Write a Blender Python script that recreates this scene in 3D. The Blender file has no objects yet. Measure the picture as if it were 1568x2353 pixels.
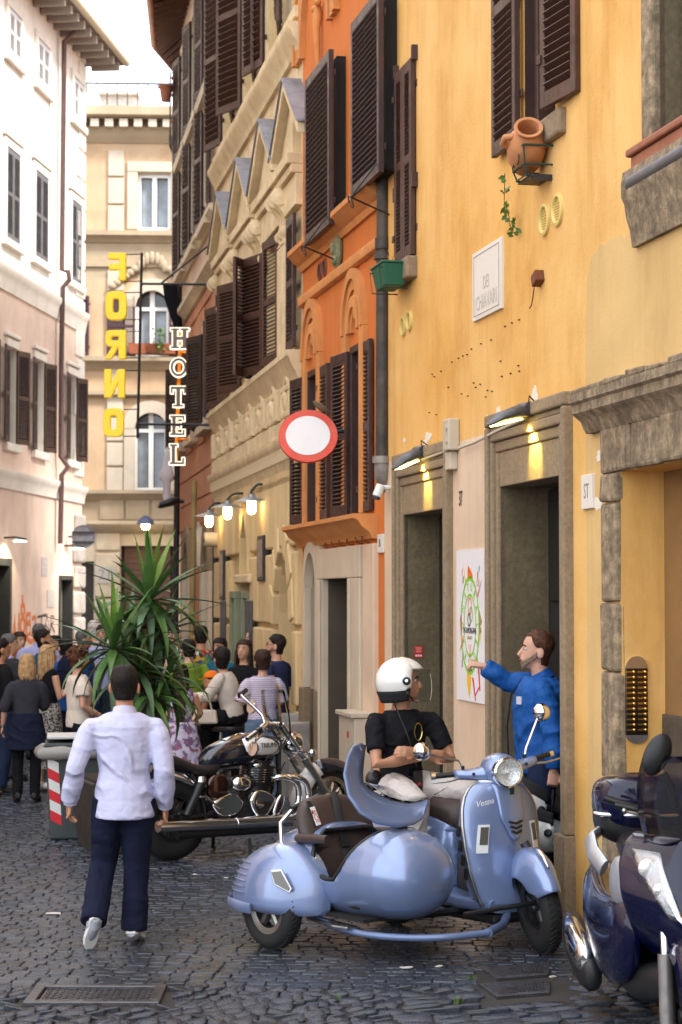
import bpy, math, random
from mathutils import Vector, Matrix, noise as mnoise
R = math.radians
rnd = random.Random(7)
SC = bpy.context.scene
COL = SC.collection
# ---------------------------------------------------------------- camera
FPX, CX, CY, HOR, CAMZ = 4575.4, 784.0, 1176.5, 1372.0, 2.08
PITCH = math.atan((HOR - CY) / FPX)
cam = bpy.data.cameras.new('camera'); camo = bpy.data.objects.new('camera', cam); COL.objects.link(camo)
camo.location = (0, 0, CAMZ); camo.rotation_euler = (R(90) + PITCH, 0, 0)
cam.sensor_fit = 'VERTICAL'; cam.sensor_height = 36; cam.lens = 70; cam.clip_start = .1; cam.clip_end = 600
cam.dof.use_dof = True; cam.dof.focus_distance = 12.2; cam.dof.aperture_fstop = 4.5
SC.camera = camo
# ---------------------------------------------------------------- sky, sun, exposure
SUN_EL, SUN_AZ = R(46), R(126)         # azimuth clockwise from +Y (the view direction): hazy sun behind the camera, over the right-hand roofs
wd = bpy.data.worlds.new('World'); SC.world = wd; wd.use_nodes = True
nt = wd.node_tree; bg = nt.nodes['Background']
sky = nt.nodes.new('ShaderNodeTexSky'); sky.sky_type = 'NISHITA'; sky.sun_disc = False
sky.sun_elevation = SUN_EL; sky.sun_rotation = SUN_AZ
tc = nt.nodes.new('ShaderNodeTexCoord'); nz = nt.nodes.new('ShaderNodeTexNoise'); nz.inputs['Scale'].default_value = 2.2; nz.inputs['Detail'].default_value = 5
rp = nt.nodes.new('ShaderNodeMapRange'); rp.inputs[1].default_value = .35; rp.inputs[2].default_value = .65; rp.inputs[3].default_value = .72; rp.inputs[4].default_value = .95
mx = nt.nodes.new('ShaderNodeMix'); mx.data_type = 'RGBA'; mx.inputs[7].default_value = (7.2, 7.45, 7.85, 1)
nt.links.new(tc.outputs['Generated'], nz.inputs['Vector']); nt.links.new(nz.outputs['Fac'], rp.inputs[0])
nt.links.new(rp.outputs[0], mx.inputs[0]); nt.links.new(sky.outputs[0], mx.inputs[6]); nt.links.new(mx.outputs[2], bg.inputs['Color'])
bg.inputs['Strength'].default_value = .09
sl = bpy.data.lights.new('sun', 'SUN'); sl.energy = 1.5; sl.angle = R(11); sl.color = (1, .965, .91)
so = bpy.data.objects.new('sun', sl); COL.objects.link(so)
sd = Vector((math.sin(SUN_AZ) * math.cos(SUN_EL), math.cos(SUN_AZ) * math.cos(SUN_EL), math.sin(SUN_EL)))
so.rotation_euler = sd.to_track_quat('Z', 'Y').to_euler(); so.location = (12, 10, 40)
vs = SC.view_settings; vs.view_transform = 'Standard'; vs.look = 'None'; vs.gamma = 1; vs.use_curve_mapping = False; vs.exposure = 2.28
SC.cycles.max_bounces = 8; SC.cycles.use_denoising = True; SC.cycles.sample_clamp_indirect = 6
# ---------------------------------------------------------------- where a photo point lies (photo scaled to 1568 px wide)
CP, SP = math.cos(PITCH), math.sin(PITCH)
CAM = Vector((0, 0, CAMZ))
def ray(u, v):
    x, y = (u - CX) / FPX, (CY - v) / FPX
    return Vector((x, CP - y * SP, SP + y * CP))
def P(u, v, Y):
    r = ray(u, v); return CAM + r * (Y / r.y)
def G(u, v, z=0.0):
    r = ray(u, v); return CAM + r * ((z - CAMZ) / r.z)
# ---------------------------------------------------------------- object helpers
def link(o, parent=None):
    COL.objects.link(o)
    if parent is not None: o.parent = parent
    return o
def tag(o, label=None, cat=None, group=None, kind=None):
    if label: o['label'] = label
    if cat: o['category'] = cat
    if group: o['group'] = group
    if kind: o['kind'] = kind
    return o
def empty(name, loc=(0, 0, 0), rz=0.0, label=None, cat=None, group=None, mat=None):
    o = bpy.data.objects.new(name, None); o.empty_display_size = .1; COL.objects.link(o)
    if mat is not None: o.matrix_world = mat
    else: o.location = loc; o.rotation_euler = (0, 0, rz)
    return tag(o, label, cat, group)
def inst(name, mesh, parent, loc=(0, 0, 0), rot=(0, 0, 0), sc=None):
    o = bpy.data.objects.new(name, mesh); link(o, parent); o.location = loc; o.rotation_euler = rot
    if sc is not None: o.scale = sc
    return o
def copy_tree(o, parent=None):
    c = o.copy(); COL.objects.link(c)
    if parent is not None: c.parent = parent
    for ch in [x for x in bpy.data.objects if x.parent == o]: copy_tree(ch, c)
    return c
class MB:
    def __init__(s): s.v, s.f, s.m = [], [], []
    def add(s, vs, fs, m=0):
        b = len(s.v); s.v += [tuple(x) for x in vs]; s.f += [tuple(b + i for i in q) for q in fs]; s.m += [m] * len(fs); return s
    def box(s, x0, x1, y0, y1, z0, z1, m=0):
        x0, x1 = min(x0, x1), max(x0, x1); y0, y1 = min(y0, y1), max(y0, y1); z0, z1 = min(z0, z1), max(z0, z1)
        return s.hexa([(x0,y0,z0),(x1,y0,z0),(x1,y1,z0),(x0,y1,z0),(x0,y0,z1),(x1,y0,z1),(x1,y1,z1),(x0,y1,z1)], m)
    def hexa(s, p, m=0):
        return s.add(p, [(3,2,1,0),(4,5,6,7),(0,1,5,4),(1,2,6,5),(2,3,7,6),(3,0,4,7)], m)
    def obox(s, M, sx, sy, sz, m=0):
        return s.hexa([M @ Vector((a*sx/2, b*sy/2, c*sz/2)) for c in (-1,1) for a, b in ((-1,-1),(1,-1),(1,1),(-1,1))], m)
    def loft(s, rings, m=0, c0=True, c1=True, closed=True):
        n = len(rings[0]); b = len(s.v)
        for r in rings: s.v += [tuple(x) for x in r]
        fs = []
        for i in range(len(rings) - 1):
            for j in range(n if closed else n - 1):
                k = (j + 1) % n; fs.append((b+i*n+j, b+i*n+k, b+(i+1)*n+k, b+(i+1)*n+j))
        if c0: fs.append(tuple(b + j for j in reversed(range(n))))
        if c1: fs.append(tuple(b + (len(rings)-1)*n + j for j in range(n)))
        s.f += fs; s.m += [m] * len(fs); return s
    def tube(s, pts, r, n=8, m=0, cap=True, closed=False, flat=1.0, up=None):
        pts = [Vector(p) for p in pts]; N = len(pts)
        rs = r if isinstance(r, (list, tuple)) else [r] * N
        rings = []; u = None
        for i, p in enumerate(pts):
            a = pts[i-1] if (i > 0 or closed) else pts[i]; c = pts[(i+1) % N] if (i < N-1 or closed) else pts[i]
            t = (c - a).normalized()
            if u is None:
                g = Vector(up) if up is not None else (Vector((0,0,1)) if abs(t.z) < .9 else Vector((1,0,0)))
                u = (g - t * g.dot(t)).normalized()
            else:
                u = (u - t * u.dot(t)).normalized()
            w = t.cross(u)
            ri = rs[i]; ra, rb = (ri if isinstance(ri, tuple) else (ri, ri * flat))
            rings.append([p + u * (ra * math.cos(2*math.pi*j/n)) + w * (rb * math.sin(2*math.pi*j/n)) for j in range(n)])
        if closed: rings.append(rings[0])
        return s.loft(rings, m, cap and not closed, cap and not closed)
    def lathe(s, prof, n=16, M=None, m=0, c0=True, c1=True):
        M = M or Matrix()
        return s.loft([[M @ Vector((r*math.cos(2*math.pi*j/n), r*math.sin(2*math.pi*j/n), z)) for j in range(n)] for r, z in prof], m, c0, c1)
    def prism(s, poly, h0, h1, M=None, m=0):
        M = M or Matrix(); n = len(poly)
        a = [M @ Vector((x, y, h0)) for x, y in poly]; c = [M @ Vector((x, y, h1)) for x, y in poly]
        return s.add(a + c, [tuple(reversed(range(n))), tuple(range(n, 2*n))] + [(i, (i+1) % n, n + (i+1) % n, n + i) for i in range(n)], m)
    def ell(s, c, r, nu=12, nv=8, M=None, m=0):
        M = M or Matrix(); c = Vector(c); rx, ry, rz = (r, r, r) if not isinstance(r, (tuple, list)) else r
        rings = []
        for i in range(nv + 1):
            t = math.pi * (i + (.02 if i == 0 else -.02 if i == nv else 0)) / nv - math.pi/2
            rings.append([M @ (c + Vector((rx*math.cos(t)*math.cos(2*math.pi*j/nu), ry*math.cos(t)*math.sin(2*math.pi*j/nu), rz*math.sin(t)))) for j in range(nu)])
        return s.loft(rings, m)
    def grid(s, fn, nu, nv, m=0):
        vs = [fn(i / nu, j / nv) for j in range(nv + 1) for i in range(nu + 1)]
        return s.add(vs, [(j*(nu+1)+i, j*(nu+1)+i+1, (j+1)*(nu+1)+i+1, (j+1)*(nu+1)+i) for j in range(nv) for i in range(nu)], m)
    def mesh(s, name, mats, smooth=None):
        me = bpy.data.meshes.new(name); me.from_pydata(s.v, [], s.f)
        for k in (mats if isinstance(mats, (list, tuple)) else [mats]): me.materials.append(k)
        me.polygons.foreach_set('material_index', s.m)
        if smooth is not None:
            me.polygons.foreach_set('use_smooth', [True] * len(s.f))
            me.update(); me.set_sharp_from_angle(angle=R(smooth))
        me.update(); return me
    def build(s, name, mats, parent=None, loc=(0,0,0), rot=(0,0,0), bevel=0, seg=2, sub=0, smooth=None, solid=0):
        o = bpy.data.objects.new(name, s.mesh(name, mats, smooth)); link(o, parent); o.location = loc; o.rotation_euler = rot
        if solid: d = o.modifiers.new('solid', 'SOLIDIFY'); d.thickness = solid; d.offset = 0
        if bevel: d = o.modifiers.new('bevel', 'BEVEL'); d.width = bevel; d.segments = seg; d.limit_method = 'ANGLE'; d.angle_limit = R(40)
        if sub: d = o.modifiers.new('sub', 'SUBSURF'); d.levels = sub; d.render_levels = sub
        return o
def ax(o, x, y=None, z=None):          # frame from origin and axes
    x = Vector(x).normalized()
    if z is not None: z = Vector(z); z = (z - x * z.dot(x)).normalized(); y = z.cross(x)
    else: y = Vector(y); y = (y - x * y.dot(x)).normalized(); z = x.cross(y)
    return Matrix(((x.x, y.x, z.x, o[0]), (x.y, y.y, z.y, o[1]), (x.z, y.z, z.z, o[2]), (0, 0, 0, 1)))
def T(x, y, z): return Matrix.Translation((x, y, z))
def RX(a): return Matrix.Rotation(R(a), 4, 'X')
def RY(a): return Matrix.Rotation(R(a), 4, 'Y')
def RZ(a): return Matrix.Rotation(R(a), 4, 'Z')
# ---------------------------------------------------------------- materials
MATS = {}
def rgb(h):                             # display colour to linear
    return tuple(((c/255)/12.92 if c/255 <= .04045 else ((c/255+.055)/1.055)**2.4) for c in h)
def mat(name, col, rough=.7, metal=0, var=0, vs=3.0, bump=0, bs=40, coat=0, stain=None, stw=.5, sts=1.2, spec=.5, trans=0, emit=None, es=1, alpha=1, streak=0, sub=0, ior=1.45, coord='Object', spots=0, bmp=None, bd=.01, stain2=None, st2=(1.6, 1.6, .45), st2w=.6, crease=None):
    if name in MATS: return MATS[name]
    m = bpy.data.materials.new(name); m.use_nodes = True; MATS[name] = m
    t = m.node_tree; N = t.nodes; L = t.links; b = N['Principled BSDF']
    S = lambda k, v: b.inputs[k].__setattr__('default_value', v)
    S('Base Color', (*col, 1)); S('Roughness', rough); S('Metallic', metal); S('Specular IOR Level', spec); S('IOR', ior)
    if coat: S('Coat Weight', coat); S('Coat Roughness', .04)
    if trans: S('Transmission Weight', trans)
    if alpha < 1: S('Alpha', alpha)
    if sub: S('Subsurface Weight', sub); S('Subsurface Radius', (.012, .005, .003)); S('Subsurface Scale', 1)
    if emit: S('Emission Color', (*emit, 1)); S('Emission Strength', es)
    if not (var or bump or stain or streak): return m
    tcn = N.new('ShaderNodeTexCoord'); vec = tcn.outputs[coord]
    def nzt(scale, detail=6, rough_=.6, mp=None):
        n = N.new('ShaderNodeTexNoise'); n.inputs['Scale'].default_value = scale; n.inputs['Detail'].default_value = detail; n.inputs['Roughness'].default_value = rough_
        if mp:
            k = N.new('ShaderNodeMapping'); k.inputs['Scale'].default_value = mp; L.new(vec, k.inputs['Vector']); L.new(k.outputs[0], n.inputs['Vector'])
        else: L.new(vec, n.inputs['Vector'])
        return n.outputs['Fac']
    def rng(f, a, c, lo, hi):
        q = N.new('ShaderNodeMapRange'); q.inputs[1].default_value = a; q.inputs[2].default_value = c; q.inputs[3].default_value = lo; q.inputs[4].default_value = hi; L.new(f, q.inputs[0]); return q.outputs[0]
    def mix(f, a, c, mode='MIX'):
        q = N.new('ShaderNodeMix'); q.data_type = 'RGBA'; q.blend_type = mode
        if isinstance(f, float): q.inputs[0].default_value = f
        else: L.new(f, q.inputs[0])
        for i, k in ((6, a), (7, c)):
            if isinstance(k, tuple): q.inputs[i].default_value = (*k[:3], 1)
            else: L.new(k, q.inputs[i])
        return q.outputs[2]
    cur = tuple(col)
    if var:
        f = rng(nzt(vs), .3, .7, 1 - var, 1 + var)
        q = N.new('ShaderNodeMix'); q.data_type = 'RGBA'; q.blend_type = 'MULTIPLY'; q.inputs[0].default_value = 1; q.inputs[6].default_value = (*col, 1)
        cb = N.new('ShaderNodeCombineColor'); [L.new(f, cb.inputs[i]) for i in range(3)]; L.new(cb.outputs[0], q.inputs[7]); cur = q.outputs[2]
    if stain: cur = mix(rng(nzt(sts, 8, .65), .5 - .12, .5 + .2, 0.0, stw), cur, tuple(stain))
    if stain2: cur = mix(rng(nzt(1.1, 9, .72, st2), .5, .72, 0.0, st2w), cur, tuple(stain2))
    if streak: cur = mix(rng(nzt(1.5, 9, .75, (2.2, 2.2, .16)), .52, .78, 0.0, streak), cur, tuple(c * .35 for c in col))
    if spots: cur = mix(rng(nzt(26, 3, .5), .62, .7, 0.0, spots), cur, tuple(c * .25 for c in col))
    if not isinstance(cur, tuple): L.new(cur, b.inputs['Base Color'])
    if bump:
        bn = N.new('ShaderNodeBump'); bn.inputs['Strength'].default_value = bump; bn.inputs['Distance'].default_value = bd
        hgt = nzt(bs, 8 if not bmp else 3, .6, bmp)
        if crease:                      # soft diagonal cloth creases
            w = N.new('ShaderNodeTexWave'); w.bands_direction = 'DIAGONAL'; w.wave_profile = 'SIN'; w.inputs['Scale'].default_value = crease[0]; w.inputs['Distortion'].default_value = crease[1]; w.inputs['Detail'].default_value = 2; w.inputs['Detail Scale'].default_value = 1.3
            k = N.new('ShaderNodeMapping'); k.inputs['Rotation'].default_value = (.5, .4, .9); L.new(vec, k.inputs['Vector']); L.new(k.outputs[0], w.inputs['Vector'])
            p4 = N.new('ShaderNodeMath'); p4.operation = 'POWER'; p4.inputs[1].default_value = 4; L.new(w.outputs['Fac'], p4.inputs[0])
            mk = N.new('ShaderNodeMath'); mk.operation = 'MULTIPLY'; L.new(p4.outputs[0], mk.inputs[0]); L.new(rng(nzt(3.1, 2), .42, .62, 0, crease[2]), mk.inputs[1])
            ad = N.new('ShaderNodeMath'); ad.operation = 'ADD'; L.new(hgt, ad.inputs[0]); L.new(mk.outputs[0], ad.inputs[1]); hgt = ad.outputs[0]
        L.new(hgt, bn.inputs['Height']); L.new(bn.outputs[0], b.inputs['Normal'])
    if rough < .75 and var: L.new(rng(nzt(vs * 2.3), .3, .7, max(.03, rough - .12), rough + .12), b.inputs['Roughness'])
    return m
BROWN = mat('shutter_brown', (.040, .017, .014), .45, var=.35, vs=5, bump=.1, bs=60, stain=(.09, .05, .04), stw=.35)
BROWN2 = mat('shutter_red_brown', (.058, .022, .013), .5, var=.35, vs=5, bump=.12, bs=60, stain=(.10, .06, .045), stw=.3)
DARK = mat('dark_interior', (.012, .010, .009), .9)
IRON = mat('black_iron', (.018, .018, .019), .5, var=.3, vs=30)
STEEL = mat('steel', (.42, .42, .42), .35, 1, var=.15, vs=20)
CHROME = mat('chrome', (.78, .78, .8), .06, 1)
GLASSDK = mat('window_glass', (.05, .06, .07), .06, 0, spec=.8)
RUBBER = mat('rubber', (.014, .014, .014), .75, bump=.25, bs=120)
WHITEP = mat('white_paint', (.72, .72, .7), .4, var=.06)
BLACKP = mat('black_plastic', (.012, .012, .013), .4)
# ---------------------------------------------------------------- street of small basalt cobbles
GROUT = mat('street_dirt', (.020, .018, .017), .85, var=.5, vs=3, bump=.5, bs=30, stain=(.05, .042, .034), stw=.6, sts=1.1)
COB = mat('basalt_cobble', (.033, .040, .057), .25, var=.5, vs=2.6, bump=.35, bs=45, stain=(.046, .044, .044), stw=.4, sts=.55, spec=.55)
st = MB(); st.add([(-40, -20, -.012), (40, -20, -.012), (40, 120, -.012), (-40, 120, -.012)], [(0,1,2,3)])
street = st.build('street', GROUT); tag(street, kind='structure')
def cobv(w, d, r, h=.02):
    pts = []
    for k in range(8):
        a = 2*math.pi*(k + .5)/8; c, s_ = math.cos(a), math.sin(a)
        pts.append((w/2*math.copysign(abs(c)**.26, c)*(1 + r.uniform(-.09, .07)), d/2*math.copysign(abs(s_)**.26, s_)*(1 + r.uniform(-.09, .07))))
    z = r.uniform(-.004, .003); tx, ty = r.uniform(-.03, .03), r.uniform(-.035, .035)
    vs = [(x, y, -.035) for x, y in pts] + [(x*.99, y*.99, z - .006 + x*tx + y*ty) for x, y in pts] + [(x*.90, y*.88, z + .0  + x*tx + y*ty) for x, y in pts] + [(r.uniform(-.01, .01), r.uniform(-.01, .01), z + .0012)]
    fs = [(k, (k+1) % 8, 8 + (k+1) % 8, 8 + k) for k in range(8)] + [(8 + k, 8 + (k+1) % 8, 16 + (k+1) % 8, 16 + k) for k in range(8)] + [(16 + k, 16 + (k+1) % 8, 24) for k in range(8)]
    return vs, fs
rc = random.Random(11); cob = []
y = 8.6
def wallx(Y):
    return 3.982 - .208*Y if Y < 17.3 else 3.45 - .18*Y
while y < 31:
    d = .088*(1 + .22*rc.random()); big = 1.0
    x = -.172*y - .25 + rc.random()*.1
    while x < wallx(y) - .03:
        yy = y + .05*math.sin(x*1.3 + .4) + .10*math.sin(x*.55 + y*.3) - .06*x
        b = 2.0 if (x > .25 and y < 10.55) else 1.0
        w = .092*(1 + .5*rc.random())*(1.9 if b > 1 else 1)
        mh = (-1.67 < x + w/2 < -.89 and 10.23 < yy < 10.82)
        dr = (x + w > .76 and x < 1.17 and 10.30 < yy < 11.2)
        if not mh and not dr and not (x + w > wallx(yy)): cob.append((x + w/2, yy, w - .001, (d - .002)))
        x += w
    y += d
cob.sort(key=lambda c: c[1])
near = [c for c in cob if c[1] > 9.45 and -.172*c[1] < c[0]][:300]; ns_ = set(id(c) for c in near)
vari = []
for k in range(12):
    v_, f_ = cobv(1, .8, rc); m_ = MB(); m_.add([(a, b/.8, c) for a, b, c in v_], f_); vari.append(m_.mesh('cobblestone', COB, 22))
for c in near: inst('cobblestone', vari[rc.randrange(12)], street, (c[0], c[1], 0), (0, 0, rc.uniform(-.06, .06)), (c[2], c[3], 1))
rest = MB()
for c in cob:
    if id(c) in ns_: continue
    v_, f_ = cobv(c[2], c[3], rc); b_ = rc.uniform(-.06, .06); cb_, sb_ = math.cos(b_), math.sin(b_)
    rest.add([(c[0] + a*cb_ - b*sb_, c[1] + a*sb_ + b*cb_, z) for a, b, z in v_], f_)
tag(rest.build('cobblestones', COB, street, smooth=22), kind='stuff')
far = MB(); far.add([(-12, 30.9, -.004), (6, 30.9, -.004), (14, 62, -.004), (-20, 62, -.004)], [(0,1,2,3)])
tag(far.build('far_paving', mat('far_cobbles', (.055, .054, .058), .5, var=.4, vs=9, bump=.8, bs=8), street), kind='structure')
# kerb strip of dirt and cobbles along the house foot is covered by plinths; iron covers
CAST = mat('cast_iron', (.10, .10, .11), .34, .6, var=.3, vs=10, bump=.3, bs=60, stain=(.08, .05, .035), stw=.5, sts=6)
mhx0, mhx1, mhy0, mhy1 = -1.63, -.93, 10.28, 10.76
mh = MB(); mh.box(mhx0, mhx1, mhy0, mhy0 + .06, -.03, .012); mh.box(mhx0, mhx1, mhy1 - .06, mhy1, -.03, .012); mh.box(mhx0, mhx0 + .06, mhy0 + .0605, mhy1 - .0605, -.03, .012); mh.box(mhx1 - .06, mhx1, mhy0 + .0605, mhy1 - .0605, -.03, .012)
mo = mh.build('manhole_cover', CAST, None, bevel=.006); tag(mo, 'rectangular iron manhole cover with raised rim set in the cobbles, lower left', 'manhole cover')
lidm = MB(); lidm.box(mhx0 + .065, mhx1 - .065, mhy0 + .065, mhy1 - .065, -.03, -.004); lid = lidm.build('lid', CAST, mo)
tm = MB().obox(RZ(45), .034, .012, .006).mesh('tread_stud', CAST)
sd_ = MB()
for i in range(17):
    for j in range(10): sd_.obox(T(mhx0 + .09 + i*.0335, mhy0 + .085 + j*.0345, -.003) @ RZ(45 if (i + j) % 2 else -45), .03, .011, .006)
sd_.build('tread_studs', CAST, lid)['kind'] = 'stuff'
for nm, corners, lab in (('drain_cover', [(1104, 2224), (1262, 2212), (1262, 2241), (1142, 2250)], 'studded iron drain cover by the scooter wheel, farther of two'), ('drain_cover', [(1100, 2262), (1264, 2252), (1264, 2282), (1142, 2292)], 'worn iron drain cover nearer the camera beside the blue touring scooter')):
    c = [G(u, v, .0) for u, v in corners]; z0 = .004
    M4 = [Vector((p.x, p.y, 0)) for p in c]
    mb = MB(); mb.hexa([(p.x, p.y, -.03) for p in (M4[3], M4[2], M4[1], M4[0])] + [(p.x, p.y, z0) for p in (M4[3], M4[2], M4[1], M4[0])])
    o_ = mb.build(nm, CAST, None); tag(o_, lab, 'drain cover', 'drain covers at the house foot')
    g = MB(); 
    for i in range(16):
        for j in range(9):
            a, b = (i + .5)/16*.9 + .05, (j + .5)/9*.86 + .07
            p = M4[0].lerp(M4[1], a).lerp(M4[3].lerp(M4[2], a), b); g.box(p.x - .013, p.x + .013, p.y - .011, p.y + .011, z0 - .002, z0 + .006)
    k = g.build('studs', CAST, o_); k['kind'] = 'stuff'
PAP = mat('litter_paper', (.55, .52, .48), .8)
for i, (u, v, w) in enumerate(((124, 2102, .05), (1270, 2248, .02), (690, 2026, .02), (448, 2012, .02), (520, 2020, .018), (935, 2227, .035), (1010, 2224, .025))):
    p = G(u, v, .0); q_ = MB().prism([(-w, -w*.5), (w, -w*.6), (w*.8, w*.5), (-w*.2, w*.7), (-w, w*.3)], .008, .012, T(p.x, p.y, 0) @ RZ(40*i)).build('paper_scrap', PAP)
    tag(q_, ('folded white paper scrap lying left of the walking man' if i == 0 else ['', 'small white scrap on the drain cover', 'tiny scrap on the cobbles behind the sidecar wheel', 'tiny scrap on the cobbles right of the walking man', 'tiny leaf scrap between walking man and sidecar', 'crumpled paper scrap on the cobbles below the sidecar nose', 'small torn scrap under the sidecar nose, right of the crumpled one'][i]), 'litter', 'scraps of litter on the street')
GRS = mat('weed_green', (.06, .13, .02), .7)
for i, (u, v) in enumerate(((1083, 2250), (1050, 2300), (770, 2296))):
    p = G(u, v); mb = MB()
    for k in range(26):
        a, l = rc.random()*6.28, rc.uniform(.015, .04); b = Vector((p.x + rc.uniform(-.02, .02), p.y + rc.uniform(-.02, .02), -.02)); e = b + Vector((math.cos(a)*l, math.sin(a)*l, .02 + rc.uniform(.01, .035)))
        s_ = Vector((-math.sin(a), math.cos(a), 0))*.004; mb.add([b - s_, b + s_, e], [(0, 1, 2)])
    tag(mb.build('weed_tuft', GRS), ('bright green weed tuft beside the far drain cover', 'small weed tuft in the joints near the bottom edge, right', 'small weed tuft in the joints near the bottom edge, middle')[i], 'weed', 'weeds in the joints')
# ---------------------------------------------------------------- facades: local x along the wall, y out into the street, z up
class Facade:
    def __init__(s, name, label, p0, p1, cat='building'):
        s.p0 = Vector((p0[0], p0[1], 0)); d = Vector((p1[0]-p0[0], p1[1]-p0[1], 0)); s.len = d.length; s.ex = d.normalized()
        s.n = Vector((-s.ex.y, s.ex.x, 0)); s.ang = math.atan2(s.ex.y, s.ex.x)
        s.o = empty(name, s.p0, s.ang, label, cat)
    def sz(s, u, v, off=0.0):
        r = ray(u, v); o = s.p0 + s.n * off
        t = (o - CAM).dot(s.n) / r.dot(s.n); w = CAM + r * t - s.p0
        return w.dot(s.ex), w.z
    def q(s, u0, v0, u1, v1, off=0.0):
        a, c = s.sz(u0, v0, off), s.sz(u1, v1, off)
        return min(a[0], c[0]), max(a[0], c[0]), min(a[1], c[1]), max(a[1], c[1])
    def box(s, name, s0, s1, y0, y1, z0, z1, m, bevel=0, parent=None):
        return MB().box(s0, s1, y0, y1, z0, z1).build(name, m, parent or s.o, bevel=bevel)
    def world(s, a, y, z): return s.p0 + s.ex * a + s.n * y + Vector((0, 0, z))
    def wall(s, z1, holes, mats, matf=None, s0=0, s1=None, z0=-.3, cuts_s=(), cuts_z=(), hull=6.0, name='wall'):
        # holes: (s0, s1, z0, z1, depth, reveal_mat, back_mat)
        s1 = s.len if s1 is None else s1
        S = sorted({s0, s1, *[h[0] for h in holes], *[h[1] for h in holes], *cuts_s}); Z = sorted({z0, z1, *[h[2] for h in holes], *[h[3] for h in holes], *cuts_z})
        S = [x for x in S if s0 <= x <= s1]; Z = [x for x in Z if z0 <= x <= z1]
        mb = MB()
        for i in range(len(S)-1):
            for j in range(len(Z)-1):
                cs, cz = (S[i]+S[i+1])/2, (Z[j]+Z[j+1])/2
                if any(h[0] < cs < h[1] and h[2] < cz < h[3] for h in holes): continue
                mb.add([(S[i],0,Z[j]),(S[i],0,Z[j+1]),(S[i+1],0,Z[j+1]),(S[i+1],0,Z[j])], [(0,1,2,3)], matf(cs, cz) if matf else 0)
        for h in holes:
            a, c, d, e, dp, rm, bm = h
            mb.add([(a,0,d),(a,0,e),(a,-dp,e),(a,-dp,d)], [(0,1,2,3)], rm); mb.add([(c,0,d),(c,0,e),(c,-dp,e),(c,-dp,d)], [(3,2,1,0)], rm)
            mb.add([(a,0,e),(c,0,e),(c,-dp,e),(a,-dp,e)], [(0,1,2,3)], rm); mb.add([(a,0,d),(c,0,d),(c,-dp,d),(a,-dp,d)], [(3,2,1,0)], rm)
            mb.add([(a,-dp,d),(a,-dp,e),(c,-dp,e),(c,-dp,d)], [(0,1,2,3)], bm)
        dm = max([h[4] for h in holes] + [.3]) + .05
        mb.box(s0, s1, -hull, -dm, z0, z1 - .002, 0)
        mb.box(s0, s1, -dm + .001, -.002, z1 - .1, z1, 0)
        mb.box(s0, s0 + .02, -dm + .001, -.002, z0, z1 - .11, 0); mb.box(s1 - .02, s1, -dm + .001, -.002, z0, z1 - .11, 0)
        return mb.build(name, mats, s.o)
    def cornice(s, name, a, c, z, prof, m, parent=None, ret=True):
        # prof: list of (y, dz) from the top outer edge down; swept along the wall from a to c
        mb = MB(); n = len(prof)
        pts = [(0.0, prof[0][1])] + list(prof) + [(0.0, prof[-1][1])]
        r0 = [(a - (p[0]*.0), p[0] - .004 if i in (0, n+1) else p[0], z + p[1]) for i, p in enumerate(pts)]
        r1 = [(c, y, zz) for _, y, zz in r0]
        mb.loft([r0, r1]); return mb.build(name, m, parent or s.o, smooth=35)
    def frame(s, name, a, c, z0, z1, w, y0, y1, m, bevel=.01, parent=None, bottom=False):
        mb = MB(); mb.box(a, c, y0, y1, z1 - w, z1); mb.box(a, a + w, y0, y1, z0, z1 - w - .001); mb.box(c - w, c, y0, y1, z0, z1 - w - .001)
        if bottom: mb.box(a + w + .001, c - w - .001, y0, y1, z0, z0 + w)
        return mb.build(name, m, parent or s.o, bevel=bevel)
    def arch(s, name, cs, z0, r0, r1, y0, y1, m, n=14, parent=None, k=1.0, a0=0, a1=180, bevel=0):
        mb = MB(); rings = []
        for i in range(n + 1):
            t = R(a0 + (a1 - a0) * i / n); x, y = math.cos(t), math.sin(t) * k
            rings.append([(cs + r0*x, y0, z0 + r0*y), (cs + r0*x, y1, z0 + r0*y), (cs + r1*x, y1, z0 + r1*y), (cs + r1*x, y0, z0 + r1*y)])
        mb.loft(rings); return mb.build(name, m, parent or s.o, smooth=40, bevel=bevel)
    def spandrel(s, name, cs, zc, r, top, half, y, m, n=12, parent=None, depth=.25):
        # fills the two corners above a round arch inside a rectangular hole, with a soffit
        mb = MB()
        arcp = [(cs + r*math.cos(R(180*i/n)), zc + r*math.sin(R(180*i/n))) for i in range(n+1)]
        for i in range(n):
            p, q_ = arcp[i], arcp[i+1]
            mb.add([(p[0], y, p[1]), (p[0], y, top), (q_[0], y, top), (q_[0], y, q_[1])], [(0,1,2,3)])
            mb.add([(p[0], y, p[1]), (q_[0], y, q_[1]), (q_[0], y-depth, q_[1]), (p[0], y-depth, p[1])], [(0,1,2,3)])
        return mb.build(name, m, parent or s.o)
    def shutter(s, hs, y, z0, z1, w, ang, m, n=24, single=True, parent=None, th=.04, rails=(0, .5, 1), tilt=35, name='shutter', arm=True):
        st = .065; o = MB()
        o.box(0, st, -th/2, th/2, 0, z1 - z0); o.box(w - st, w, -th/2, th/2, 0, z1 - z0)
        H = z1 - z0; rr = []
        for k in rails:
            hh = .10 if k in (0, 1) else .08
            c = min(max(k*H, hh/2), H - hh/2); rr.append((c - hh/2, c + hh/2)); o.box(st + .0005, w - st - .0005, -th/2 + .002, th/2 - .002, c - hh/2, c + hh/2)
        if arm: o.box(-.03, .03, -th/2 - .012, -th/2 - .001, H*.12, H*.12 + .06); o.box(-.03, .03, -th/2 - .012, -th/2 - .001, H*.85, H*.85 + .06)
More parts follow.
